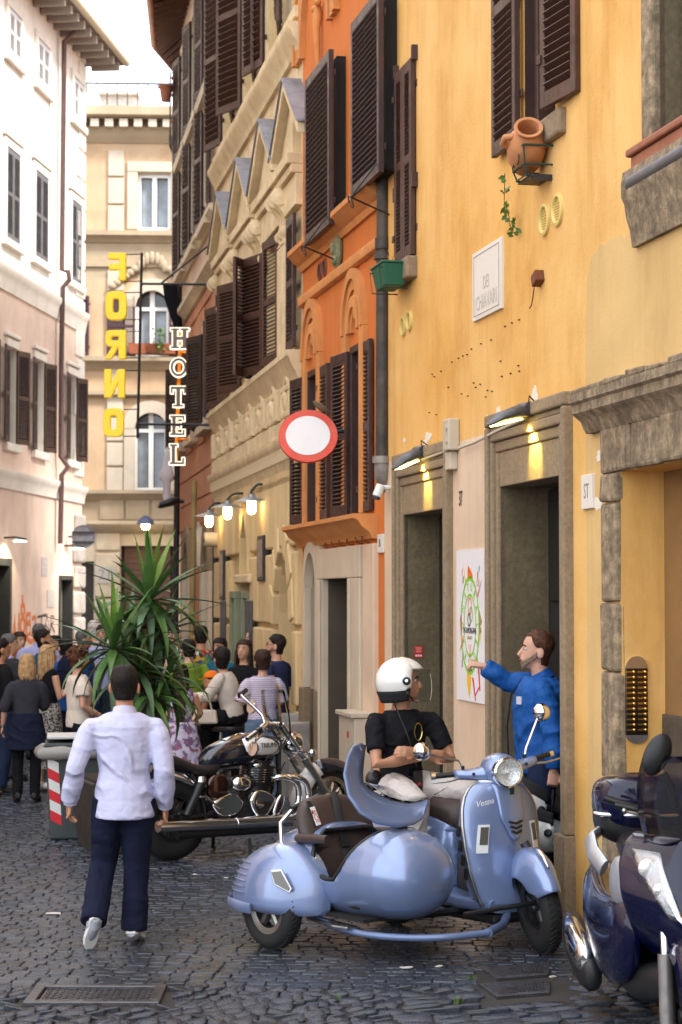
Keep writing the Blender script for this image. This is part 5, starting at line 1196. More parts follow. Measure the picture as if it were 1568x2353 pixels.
# steering head, headlight, handlebars
MB().tube([(1.02, -.1, 1.03), (1.02, .1, 1.03)], .022, 10).build('top_yoke', CHROME, K, smooth=40); MB().tube([(1.17, -.1, .86), (1.17, .1, .86)], .024, 10).build('lower_yoke', CHROME, K, smooth=40)
MB().lathe([(.001, -.12), (.06, -.10), (.09, -.04), (.098, .02), (.092, .03), (.001, .035)], 24, ax((1.24, 0, .86), (0, 1, 0), z=(1, 0, 0))).build('headlight', CHROME, K, smooth=60)
MB().lathe([(.045, 0), (.05, .03), (.04, .04)], 16, ax((.93, -.02, 1.0), (0, 1, 0), z=(-.6, 0, 1))).build('speedometer', CHROME, K, smooth=40)
for sg in (1, -1):
    if sg < 0: hp = [(.98, -.06, 1.03), (.97, -.1, 1.08), (.86, -.32, 1.10), (.66, -.37, 1.0)]
    else: hp = [(.98, .06, 1.03), (.98, .1, 1.1), (.96, .34, 1.24), (1.0, .42, 1.26)]
    if sg < 0: hp = [Vector(Kp) for Kp in ((.93, -.05, .98), (.86, -.14, 1.03), (.70, -.34, 1.075), (.56, -.40, 1.015))]
    hb_ = MB().tube(hp, .0145, 10).build('handlebar', CHROME, K, smooth=60)
    g0 = hp[-1]; g1 = Vector(g0) + (Vector((-.14, -.03, -.06)) if sg < 0 else Vector((.10, .06, .03)))
    MB().tube([g0, g1], .02, 12).build('grip', CHD if sg < 0 else BLACKP, hb_, smooth=40)
    MB().obox(ax(g0, Vector(g1) - Vector(g0), z=(0, 0, 1)), .06, .045, .05).build('switch_box', BLACKP, hb_, bevel=.01)
    MB().tube([Vector(g0) + Vector((.03, -.03, -.02)), Vector(g1) + Vector((.02, -.05, -.03))], .008, 6).build('lever', STEEL, hb_, smooth=40)
    if sg < 0:
        MB().prism([(.56, 1.0), (.70, 1.055), (.84, 1.01), (.70, 1.03)], 0, .01, Matrix(((1,0,0,0),(0,0,-1,-.30),(0,1,0,0),(0,0,0,1)))).build('gusset', STEEL, hb_)
    mc = (.47, -.45, .88) if sg < 0 else (1.12, .42, 1.15)
    sm = MB().tube([g0, (Vector(g0) + Vector(mc))/2 + Vector((0, 0, .02)), mc], .006, 6).build('mirror_stem', CHROME, K, smooth=40)
    MB().lathe([(.001, -.03), (.045, -.02), (.06, 0), (.058, .012), (.001, .014)], 18, ax(mc, (0, 1, 0), z=(-1, -.3, .2))).build('mirror', CHROME, sm, smooth=60)
    MB().ell((1.30, sg*.17, .79), (.035, .03, .03), 12, 8).build('indicator', CHROME, K, smooth=60)
    MB().tube([(1.2, sg*.085, .8), (1.30, sg*.16, .79)], .01, 6).build('indicator_stalk', CHROME, K, smooth=40)
mb = MB(); mb.grid(lambda u, v: Vector((1.18 + .02*v - .10*(2*u - 1)**2 - .1*v, (2*u - 1)*(.14 + .03*math.sin(v*3)), .95 + .36*v)), 10, 8); mb.build('fly_screen', CLEARG, K, solid=.004, smooth=60)
mb = MB()
for pts in ([(1.02, -.05, 1.03), (1.1, -.1, .9), (1.0, -.08, .8)], [(1.0, .05, 1.1), (1.12, .05, .95), (1.08, .03, .7)], [(.9, -.12, .7), (1.0, -.13, .66), (1.06, -.1, .72)]): mb.tube(pts, .007, 6)
mb.build('cables', BLACKP, K, smooth=40)['kind'] = 'stuff'
MB().tube([(-.2, -.13, .72), (0, -.155, .66), (.1, -.15, .6)], [(.03, .008), (.03, .008), (.016, .008)], 8).build('fender_strut', CHROME, K, smooth=40)
# ---------------------------------------------------------------- dark blue maxi scooter at the right edge
NB = mat('navy_paint', (.002, .0035, .024), .2, 0, coat=.6, spec=.2)
N_ = empty('touring_scooter', (1.585, 9.0, 0), R(-88.5), 'dark blue touring scooter with a top case, cut off by the right edge', 'scooter')
SILV = mat('silver_plastic', (.42, .43, .46), .3, .5)
SMK = mat('smoked_screen', (.55, .50, .52), .03, trans=1, ior=1.15)
wheel(N_, (-.02, -.02, .20), .30, .06, .2, 6, mat('black_alloy', (.03, .03, .03)), disc=.13)
for sg in (-1, 1): 
    MB().tube([(-.02, -.02 + sg*.10, .12), (-.07, -.02 + sg*.10, .47)], .034, 14).build('fork_leg', mat('fork_grey', (.22, .2, .19), .5, .6, var=.2, vs=8), N_, smooth=50); MB().tube([(-.065, -.02 + sg*.10, .45), (-.10, -.02 + sg*.10, .66)], .021, 12).build('fork_tube', CHROME, N_, smooth=50)
mb = MB(); rings = []
for k in range(9):
    a = R(20 + 120*k/8); rings.append([Vector(((.36 - .09*abs(t)**3)*math.cos(a) - .02, -.02 + t*.09, .2 + (.36 - .09*abs(t)**3)*math.sin(a))) for t in [-1 + j/4 for j in range(9)]])
mb.loft(rings, 0, False, False, closed=False); mb.build('front_fender', NB, N_, solid=.01, smooth=60)
# nose fairing: loft over height
def nose(z):
    k = [(.42, .12, -.02), (.5, .20, .03), (.6, .25, .06), (.72, .285, .04), (.84, .28, -.03), (.93, .24, -.10), (.98, .18, -.14)]
    for (a, b, c), (d, e, f_) in zip(k[:-1], k[1:]):
        if z <= d: t = (z - a)/(d - a); return b + (e - b)*t, c + (f_ - c)*t
    return k[-1][1:]
def npt(t, z, o=0):
    w, x = nose(z); return Vector((x - .34*abs(t)**1.6 + o, t*w - .0, z))
mb = MB(); mb.grid(lambda u, v: npt(2*u - 1, .42 + .56*v), 22, 16); ns = mb.build('nose_fairing', NB, N_, solid=.02, sub=1, smooth=60)
for sg in (-1, 1):
    def hlp(u, v, o): z = .63 + .28*v; t0, t1 = (.48 - .25*(1 - v)*1.0, .90 - .48*(1 - v)); t = t0 + (t1 - t0)*u; return npt(sg*t, z + .0, o)
    h_ = MB().grid(lambda u, v: hlp(u, v, .018), 6, 10).build('headlight', mat('chrome_lamp', (.5, .5, .52), .15, 1, bump=.6, bs=90), N_, solid=.006, smooth=60)
    for zc in (.84, .755): MB().ell(npt(sg*(.62 if zc > .8 else .50), zc, .016), (.014, .05 if zc > .8 else .032, .045 if zc > .8 else .03), 14, 8).build('lamp_bowl', LAMPG, h_, smooth=60)
    MB().grid(lambda u, v: hlp(u, v, .034), 6, 8).build('headlight_glass', CLEARG, h_, smooth=60)
    MB().tube([npt(sg*t, z, .012) for t, z in ((.46, .86), (.36, .74), (.24, .65), (.06, .60))], [(.006, .012), (.006, .022), (.006, .026), (.006, .02)], 8).build('chrome_strip', CHROME, N_, smooth=50)
    MB().tube([(-.42, sg*.08, 1.06), (-.44, sg*.2, 1.085), (-.46, sg*.28, 1.10)], .016, 10).build('handlebar', BLACKP, N_, smooth=40)
    MB().tube([(-.455, sg*.17, 1.08), (-.49, sg*.325, 1.13)], .018, 12).build('grip', BLACKP, N_, smooth=40); MB().tube([(-.40, sg*.12, 1.05), (-.40, sg*.24, 1.075)], .008, 8).build('lever', STEEL, N_, smooth=40)
    MB().ell((-.40, sg*.245, 1.078), .013, 10, 8).build('lever_tip', STEEL, N_, smooth=60)
    MB().tube([(-.33, sg*.02, 1.10), (-.34, sg*.04, 1.2), (-.34, sg*.075, 1.26)], [.014, .02, .022], 10).build('mirror_stem', BLACKP, N_, smooth=50)
    rings = []
    MB().ell((0, 0, 0), (.028, .062, .105), 18, 12, T(-.34, sg*(.10 if sg < 0 else .19), 1.345) @ RX(sg*24)).build('mirror', BLACKP, N_, smooth=60)
mb = MB(); mb.grid(lambda u, v: Vector((-.12 - .16*v - .18*abs(2*u - 1)**2.2, (2*u - 1)*(.16 + .04*math.sin(v*2.6) - .04*v*v), .94 + .40*v)), 14, 10)
mb.build('windscreen', SMK, N_, solid=.004, smooth=60)
loftx([(-.30, 0, .72, .2, .2, 3), (-.5, 0, .62, .23, .25, 3), (-.7, 0, .5, .21, .16, 3)]).build('inner_fairing', BLACKP, N_, smooth=50)
loftx([(-.1, 0, .34, .13, .1, 3), (-.4, 0, .28, .24, .1, 3), (-.9, 0, .28, .25, .1, 3)]).build('footboard', BLACKP, N_, smooth=50)
for sg in (-1, 1):
    loftx([(-.28, sg*.22, .50, .05, .16, 2.4), (-.42, sg*.26, .46, .06, .22, 2.4), (-.8, sg*.27, .42, .07, .2, 2.3), (-1.2, sg*.25, .5, .09, .19, 2.3), (-1.6, sg*.18, .62, .08, .12, 2.2)], 20).build('side_panel', NB, N_, smooth=60, sub=1)
    loftx([(-.34, sg*.24, .74, .04, .12, 2.4), (-.5, sg*.26, .74, .05, .13, 2.4), (-.62, sg*.24, .72, .04, .1, 2.4)], 18).build('silver_panel', SILV, N_, smooth=60, sub=1)
    MB().tube([(-.92, sg*.26, .74), (-1.0, sg*.30, .80), (-1.1, sg*.30, .86), (-1.3, sg*.2, .90)], [(.05, .02), (.055, .024), (.05, .024), (.03, .02)], 10).build('grab_handle', SILV, N_, smooth=50)
loftx([(-.55, 0, .74, .12, .06, 3), (-.75, 0, .78, .17, .08, 3), (-1.05, 0, .84, .18, .08, 3), (-1.4, 0, .88, .14, .06, 3)]).build('seat', LEA, N_, smooth=60, sub=1)
tc_ = loftx([(-1.06, 0, .97, .19, .115, 3.2), (-1.1, 0, .97, .235, .15, 3.2), (-1.25, 0, .97, .26, .155, 3.2), (-1.45, 0, .97, .25, .14, 3.2), (-1.52, 0, .95, .18, .10, 3.0)]).build('top_case', BLACKP, N_, smooth=60, sub=1)
loftx([(-1.04, 0, 1.04, .185, .10, 3.2), (-1.08, 0, 1.04, .238, .145, 3.2), (-1.25, 0, 1.04, .264, .15, 3.2), (-1.46, 0, 1.04, .254, .125, 3.2), (-1.53, 0, 1.02, .18, .07, 3.0)], 24).build('case_lid', NB, N_, smooth=60, sub=1)
MB().tube([(-1.15, -.268, .985), (-1.09, -.245, .985), (-1.05, -.1, .985), (-1.05, .1, .985), (-1.09, .245, .985)], .012, 8).build('case_trim', CHROME, tc_, smooth=50)
wheel(N_, (-1.5, 0, .30), .30, .065, .2, 6, mat('black_alloy', (.03, .03, .03)))
loftx([(-.92, -.31, .20, .04, .06, 2.6), (-1.0, -.32, .22, .065, .11, 2.6), (-1.4, -.33, .30, .07, .11, 2.6), (-1.7, -.32, .36, .055, .09, 2.6)], 20).build('silencer', BLACKP, N_, smooth=50, sub=1)
loftx([(-.96, -.34, .28, .03, .05, 2.6), (-1.0, -.345, .285, .05, .08, 2.6), (-1.3, -.355, .33, .055, .085, 2.6), (-1.55, -.345, .37, .04, .07, 2.6)], 20).build('heat_shield', CHROME, N_, smooth=50, sub=1)
# ---------------------------------------------------------------- people: one grown body mesh each, clothes and hair as its children
SKIN = mat('skin', (.56, .32, .21), .5, var=.08, vs=14, sub=.08)
SKIN2 = mat('tanned_skin', (.44, .215, .125), .5, var=.08, vs=14, sub=.06)
SKIN3 = mat('pink_skin', (.55, .30, .21), .5, var=.1, vs=14, sub=.08)
def hairm(n, c): return mat('hair_' + n, c, .62, var=.5, vs=24, bump=.9, bs=90, bmp=(1, 1, .22), bd=.006, spec=.25)
HD, HB, HBL, HG, HW, HA = hairm('dark', (.012, .008, .007)), hairm('brown', (.035, .016, .010)), hairm('blonde', (.40, .25, .12)), hairm('grey', (.10, .095, .095)), hairm('white', (.6, .58, .55)), hairm('auburn', (.08, .03, .015))
def cloth(n, c, r=.9, **k): return mat('cloth_' + n, c, r, spec=.15, var=k.pop('var', .12), vs=k.pop('vs', 8), bump=k.pop('bump', .25), bs=k.pop('bs', 30), **k)
def voro(name, cols, scale, base=None, kind='CELL'):
    m = bpy.data.materials.new('cloth_' + name); m.use_nodes = True; t = m.node_tree; b = t.nodes['Principled BSDF']; b.inputs['Roughness'].default_value = .85
    tcn = t.nodes.new('ShaderNodeTexCoord'); v = t.nodes.new('ShaderNodeTexVoronoi'); v.inputs['Scale'].default_value = scale; t.links.new(tcn.outputs['Object'], v.inputs['Vector'])
    r_ = t.nodes.new('ShaderNodeValToRGB'); r_.color_ramp.interpolation = 'CONSTANT'; e = r_.color_ramp.elements
    for i, c in enumerate(cols):
        q = e[i] if i < 2 else e.new(i/len(cols)); q.position = i/len(cols); q.color = (*c, 1)
    t.links.new(v.outputs['Color'], r_.inputs[0]); t.links.new(r_.outputs[0], b.inputs['Base Color']); return m
def stripes(name, c1, c2, per, duty=.5):
    m = bpy.data.materials.new('cloth_' + name); m.use_nodes = True; t = m.node_tree; b = t.nodes['Principled BSDF']; b.inputs['Roughness'].default_value = .85
    tcn = t.nodes.new('ShaderNodeTexCoord'); s_ = t.nodes.new('ShaderNodeSeparateXYZ'); t.links.new(tcn.outputs['Object'], s_.inputs[0])
    a = t.nodes.new('ShaderNodeMath'); a.operation = 'PINGPONG'; a.inputs[1].default_value = per/2; t.links.new(s_.outputs[2], a.inputs[0])
    g = t.nodes.new('ShaderNodeMath'); g.operation = 'GREATER_THAN'; g.inputs[1].default_value = per/2*duty; t.links.new(a.outputs[0], g.inputs[0])
    x = t.nodes.new('ShaderNodeMix'); x.data_type = 'RGBA'; x.inputs[6].default_value = (*c1, 1); x.inputs[7].default_value = (*c2, 1); t.links.new(g.outputs[0], x.inputs[0]); t.links.new(x.outputs[2], b.inputs['Base Color']); return m
def grow(o, vox, sm=6, fold=0, fsz=.12):     # one continuous skin over overlapping limbs
    d = o.modifiers.new('remesh', 'REMESH'); d.mode = 'VOXEL'; d.voxel_size = vox; d.use_smooth_shade = True
    d = o.modifiers.new('smooth', 'SMOOTH'); d.iterations = sm; d.factor = .5
    if fold:
        tx = bpy.data.textures.get('folds%g' % fsz) or bpy.data.textures.new('folds%g' % fsz, 'CLOUDS'); tx.noise_scale = fsz; tx.noise_depth = 2; tx.noise_basis = 'VORONOI_F2_F1' if fsz < .1 else 'BLENDER_ORIGINAL'
        d = o.modifiers.new('folds', 'DISPLACE'); d.texture = tx; d.strength = fold; d.mid_level = .5; d.texture_coords = 'LOCAL'
    return o
BASE = dict(pelvis=(0,0,.93), waist=(0,0,1.06), chest=(0,.01,1.25), neck=(0,-.015,1.42), head=(0,.0,1.475), sL=(-.187,-.01,1.35), sR=(.187,-.01,1.35), eL=(-.23,-.03,1.10), eR=(.23,-.03,1.10), wL=(-.24,.05,.86), wR=(.24,.05,.86), hL=(-.09,0,.90), hR=(.09,0,.90), kL=(-.10,.02,.49), kR=(.10,.02,.49), aL=(-.10,-.03,.085), aR=(.10,-.03,.085), tL=(-.125,.14,.035), tR=(.125,.14,.035))
def hand(mb, w, d, n, sc=1.0, curl=25, side=1):
    w, d, n = Vector(w), Vector(d).normalized(), Vector(n); n = (n - d*n.dot(d)).normalized(); s_ = d.cross(n)*side   # s_: towards the thumb
    mb.tube([w - d*.02*sc, w + d*.03*sc, w + d*.085*sc], [(.02*sc, .027*sc), (.019*sc, .037*sc), (.014*sc, .037*sc)], 10, up=n)
    for i, (off, L_) in enumerate(((.029, .068), (.010, .078), (-.010, .072), (-.028, .056))):
        p = w + d*.08*sc + s_*off*sc; pts = [p - d*.02*sc, p]; dd = Vector(d)
        for k, f in enumerate((.45, .32, .25)):
            dd = (Matrix.Rotation(R(curl*(1 + .25*k)), 3, s_*side) @ dd if True else dd).normalized(); p = p + dd*L_*f*sc; pts.append(p)
        mb.tube(pts, [.009*sc, .0095*sc, .009*sc, .008*sc, .0065*sc], 7)
    p = w + d*.025*sc + s_*.028*sc
    mb.tube([w + d*.01*sc + s_*.015*sc, p, p + (d*.7 + s_*.6 - n*.2).normalized()*.035*sc, p + (d*.95 + s_*.35 - n*.45).normalized()*.062*sc], [.014*sc, .0125*sc, .0105*sc, .008*sc], 8)
HP = [(0, .024, .078, -.02), (.10, .046, .094, -.0), (.26, .062, .097, .045), (.42, .070, .093, .075), (.58, .075, .094, .09), (.72, .076, .092, .092), (.84, .068, .080, .082), (.93, .051, .060, .060), (.98, .030, .036, .036), (1, .008, .010, .010)]
def person(label, loc, rz, H=1.7, J=None, skin=SKIN, top=None, legs=None, shoes=None, hair=None, yaw=0, pitch=0, roll=0, fem=False, vox=.011, group=None, hands=None, face=True, belly=0, look=None):
    k = H/1.7; J0 = dict(BASE)
    if fem: J0.update(sL=(-.16,-.01,1.345), sR=(.16,-.01,1.345), eL=(-.20,-.03,1.10), eR=(.20,-.03,1.10))
    J0.update(J or {}); J = {a: Vector(b)*k for a, b in J0.items()}
    fw = .9 if fem else 1.0
    b = MB(); S_ = lambda r: r*k*fw
    def spine(e, z0=None, hipw=.145, wst=.125, chs=.165, sh=.15, dep=1.0, lo='pelvis', fl=None):
        hx = (J['hR'] - J['hL']).normalized(); sx = (J['sR'] - J['sL']).normalized(); rings = []; rows = [(J['pelvis'] - (J['waist'] - J['pelvis'])*.45, hipw*.9, .105, 0), (J['pelvis'], hipw, .112, 0), (J['pelvis'].lerp(J['waist'], .55), (hipw + wst)/2, .105 + belly*.6, .2), (J['waist'], wst, .098 + belly, .45), (J['waist'].lerp(J['chest'], .5), (wst + chs)/2, .105 + belly*.5, .7), (J['chest'], chs, .112, .85), (J['chest'].lerp(J['neck'], .5), sh*1.06, .098, 1), (J['chest'].lerp(J['neck'], .74), sh*.98, .082, 1), (J['chest'].lerp(J['neck'], .9), sh*.68, .068, 1), (J['neck'], .066, .058, 1)]
        if fl: rows = fl(rows)
        for p, w, d, t in rows:
            x = hx.lerp(sx, t).normalized(); up = (J['neck'] - J['pelvis']).normalized(); f = up.cross(x).normalized()
            f = -f if f.dot(x.cross(up)) > 0 else f
            rings.append([p + x*((w*k*fw + e)*math.cos(2*math.pi*j/20)) + f*((d*k*fw*dep + e)*math.sin(2*math.pi*j/20)) for j in range(20)])
        return rings
    b.loft(spine(-.004))
    b.tube([J['neck'] - Vector((0, 0, .05*k)), J['neck'], J['head'] + Vector((0, 0, .05*k))], [S_(.065), S_(.056), S_(.054)], 12)
    for s_ in 'LR':
        b.tube([J['s'+s_], J['s'+s_].lerp(J['e'+s_], .45), J['e'+s_], J['e'+s_].lerp(J['w'+s_], .35), J['w'+s_]], [S_(.048), S_(.048), S_(.040), S_(.041), S_(.027)], 10)
        b.tube([J['h'+s_], J['h'+s_].lerp(J['k'+s_], .4), J['k'+s_], J['k'+s_].lerp(J['a'+s_], .3), J['a'+s_], J['a'+s_] - Vector((0, 0, .05*k))], [S_(.085), S_(.078), S_(.055), S_(.056), S_(.036), S_(.036)], 10)
        b.tube([J['a'+s_] - Vector((0,0,.04*k)), J['a'+s_].lerp(J['t'+s_], .5) - Vector((0,0,.01*k)), J['t'+s_]], [S_(.028), S_(.027), S_(.012)], 8)
        hd_ = (hands or {}).get(s_)
        d = Vector(hd_[0]) if hd_ else (J['w'+s_] - J['e'+s_]); n = Vector(hd_[1]) if hd_ else Vector((-1 if s_ == 'R' else 1, 0, 0)); hand(b, J['w'+s_], d, n, k*(.93 if fem else 1), hd_[2] if hd_ and len(hd_) > 2 else 22, 1 if s_ == 'L' else -1)
    HM = Matrix.Translation(J['head']) @ Matrix.Rotation(R(yaw), 4, 'Z') @ Matrix.Rotation(R(-pitch), 4, 'X') @ Matrix.Rotation(R(roll), 4, 'Y'); hh = .228*k*(1 if not fem else .97)
    hk = hh/.228
    b.loft([[HM @ Vector((w*hk*math.cos(2*math.pi*j/20), (f if math.sin(2*math.pi*j/20) > 0 else bk)*hk*math.sin(2*math.pi*j/20), t*hh - .01)) for j in range(20)] for t, w, f, bk in HP])
    hp = lambda x, y, z: HM @ Vector((x*hk, y*hk, z*hk - .01))
    b.tube([hp(0, .092, .125), hp(0, .107, .10), hp(0, .116, .083), hp(0, .100, .073)], [.009*hk, .012*hk, .015*hk, .010*hk], 8)
    b.tube([hp(-.022, .093, .05), hp(0, .100, .052), hp(.022, .093, .05)], .009*hk, 6)
    for sg in (-1, 1): b.ell((0, 0, 0), (.012*hk, .026*hk, .036*hk), 10, 8, HM @ T(sg*.083*hk, -.012*hk, .100*hk - .01) @ RZ(sg*22))
    o = b.build('person', skin); o.location = loc; o.rotation_euler = (0, 0, R(rz)); tag(o, label, 'person', group); grow(o, vox, 3 if vox < .009 else 2)
    if face:
        e = MB(); ei = MB(); br = MB(); lp = MB()
        for sg in (-1, 1):
            e.ell((sg*.031*hk, .0795*hk, .122*hk - .01), (.014*hk, .012*hk, .0085*hk), 10, 6, HM); ei.ell((sg*.031*hk, .0892*hk, .122*hk - .01), (.0065*hk, .005*hk, .0065*hk), 8, 6, HM)
            br.tube([hp(sg*.014, .099, .140), hp(sg*.03, .097, .146), hp(sg*.05, .083, .140)], .0042*hk, 5)
        lp.tube([hp(-.023, .098, .0505), hp(0, .1075, .053), hp(.023, .098, .0505)], [(.004*hk, .005*hk), (.0065*hk, .005*hk), (.004*hk, .005*hk)], 6)
        e.build('eyes', mat('eye_white', (.6, .57, .54), .2), o, smooth=60); ei.build('irises', HD, o, smooth=60); br.build('eyebrows', hair[1] if hair and hair[1] not in (HBL, HW) else HB, o, smooth=60); lp.build('lips', mat('lips', (.36, .10, .085), .4), o, smooth=60)
    o['_k'] = k; ctx = dict(o=o, J=J, k=k, HM=HM, hk=hk, hh=hh, hp=hp, spine=spine, S=S_)
    if top: shirt(ctx, **top)
    if legs: trousers(ctx, **legs)
    if shoes:
        for s_ in 'LR':
            a, t = J['a'+s_], J['t'+s_]; f = (t - a); f.z = 0; L_ = (t - a).length; hl_ = a - (t - a)*.42; m_, so_, hi = shoes[0], shoes[1], shoes[2] if len(shoes) > 2 else 0
            dn = Vector((0, 0, -.03*k)); up = (a - J['k'+s_]).normalized()*-1
            c = MB(); c.tube([hl_ + dn*.6, a + dn*.55, a.lerp(t, .55) + dn*.1, t + Vector((0,0,.008)), t + (t - a)*.22], [(.034*k, .032*k), (.048*k, .038*k), (.038*k, .042*k), (.028*k, .042*k), (.014*k, .022*k)], 12)
            if hi: c.tube([a + dn, a + up*hi*k], [.05*k, .048*k], 12)
            else: c.tube([a + dn, a + up*.035*k], [.048*k, .046*k], 12)
            sh = grow(c.build('shoe', m_, o), .008, 3)
            d_ = (t - a).normalized(); nn = Vector((0, 0, 1)); nn = (nn - d_*nn.dot(d_)).normalized(); sd = d_.cross(nn); w0 = .043*k
            so = MB(); base = [(-.42, .6), (-.30, .9), (.1, .85), (.6, 1.05), (1.0, .9), (1.28, .4)]
            ring = [a + d_*L_*q + sd*w0*w for q, w in base] + [a + d_*L_*q - sd*w0*w for q, w in reversed(base)]
            ofs = (a - t).dot(nn); ln = [p - nn*(nn.dot(p - t)) for p in ring]; so.loft([[p - nn*.030*k for p in ln], [p - nn*.004*k for p in ln]]); so.build('sole', so_, sh, bevel=.004)
    if hair: hairdo(ctx, *hair)
    return ctx
def shirt(c, m, e=.016, sleeve=1.0, hem=.12, flare=0, fold=.014, fsz=.10, vox=None, name='shirt', collar=None, sl_e=None, dep=1.0, neck=1.0, low=None):
    J, k, o = c['J'], c['k'], c['o']; b = MB(); sl_e = e if sl_e is None else sl_e
    def fl(rows):
        p, w, d, t = rows[0]; rows[0] = (J['pelvis'] - (J['waist'] - J['pelvis']).normalized()*hem*k, w*1.05 + flare, d*1.05 + flare, t)
        rows[-1] = (J['chest'].lerp(J['neck'], .9 + .1*(neck - .6)/.4) , rows[-1][1]*(1.0 if neck > .9 else 1.5), rows[-1][2]*(1 if neck > .9 else 1.2), 1)
        if low is not None: rows = [r for r in rows if r[0].z > low*k]
        return rows
    b.loft(c['spine'](e, fl=fl, dep=dep))
    for s_ in 'LR':
        s0, e0, w0 = J['s'+s_], J['e'+s_], J['w'+s_]
        if sleeve <= 0: b.ell(s0.lerp(J['neck'], .35), .055*k, 10, 8); continue
        pts = [s0.lerp(J['neck'], .5) - Vector((0, 0, .035*k)), s0.lerp(e0, .03), s0.lerp(e0, .16)]; rs = [c['S'](.036) + e*.6, c['S'](.046) + sl_e*.6, c['S'](.052) + sl_e*.85]
        if sleeve <= .5: pts += [s0.lerp(e0, sleeve), s0.lerp(e0, sleeve*2)]; rs += [c['S'](.051) + sl_e*.95, c['S'](.048) + sl_e*1.15]
        else:
            pts += [s0.lerp(e0, .5), e0]; rs += [c['S'](.050) + sl_e*.9, c['S'](.044) + sl_e*.9]; q = (sleeve - .5)*2; pts += [e0.lerp(w0, q*.5), e0.lerp(w0, q)]; rs += [c['S'](.043) + sl_e, c['S'](.034) + sl_e*.9]
        b.tube(pts, rs, 12)
    g = grow(b.build(name, m, o), vox or .012, 4, fold, fsz)
    if collar:
        q = MB(); n_ = J['neck']; up = (J['head'] - J['neck']).normalized(); M_ = ax(n_ + up*.0, (1, 0, 0), z=up)
        q.lathe([(.082*k, -.03), (.074*k, .0), (.067*k, .028*k), (.060*k, .029*k), (.064*k, .0)], 22, M_, 0, False, False); q.build('collar', collar, g, smooth=60)
    return g
def trousers(c, m, e=.016, length=1.0, skirt=0, fold=.012, fsz=.13, name='trousers', cuff=0, vox=None, waistz=.35):
    J, k, o, S_ = c['J'], c['k'], c['o'], c['S']; b = MB()
    hx = (J['hR'] - J['hL']).normalized(); wv = (J['waist'] - J['pelvis'])
    if skirt:
        top = J['pelvis'] + wv*.75; dn = Vector((0, 0, -skirt*k)); md = (J['kL'] + J['kR'])/2; md.z = 0
        def rg(p, w, d): return [p + Vector((w*k*math.cos(2*math.pi*j/24) + .006*math.sin(j*2.1), d*k*math.sin(2*math.pi*j/24), 0)) for j in range(24)]
        b.loft([rg(top, .13 + e, .10 + e), rg(J['pelvis'], .155 + e, .125 + e), rg(J['pelvis'] + dn*.5, .165 + e*1.6, .14 + e*1.6), rg(J['pelvis'] + dn, .17 + e*2.2, .15 + e*2.2)])
    else:
        b.loft([[p + hx*((w*k + e)*math.cos(2*math.pi*j/18)) + hx.cross(wv).normalized()*((d*k + e)*math.sin(2*math.pi*j/18)) for j in range(18)] for p, w, d in ((J['pelvis'] + wv*waistz, .128, .098), (J['pelvis'], .142, .108), (J['pelvis'] - wv*.5, .135, .10))])
        for s_ in 'LR':
            h, kn, a = J['h'+s_], J['k'+s_], J['a'+s_]
            if length < .5: pts, rs = [h, h.lerp(kn, length), h.lerp(kn, length*2)], [S_(.09) + e, S_(.086) + e, S_(.078) + e*1.4]
            else:
                q = (length - .5)*2; pts = [h, h.lerp(kn, .45), kn, kn.lerp(a, .4*q), kn.lerp(a, q)]; rs = [S_(.09) + e, S_(.08) + e, S_(.058) + e*1.15, S_(.054) + e*1.2, S_(.042) + e*1.5 + cuff]
            b.tube(pts, rs, 14)
    return grow(b.build(name, m, o), vox or .012, 4, fold, fsz)
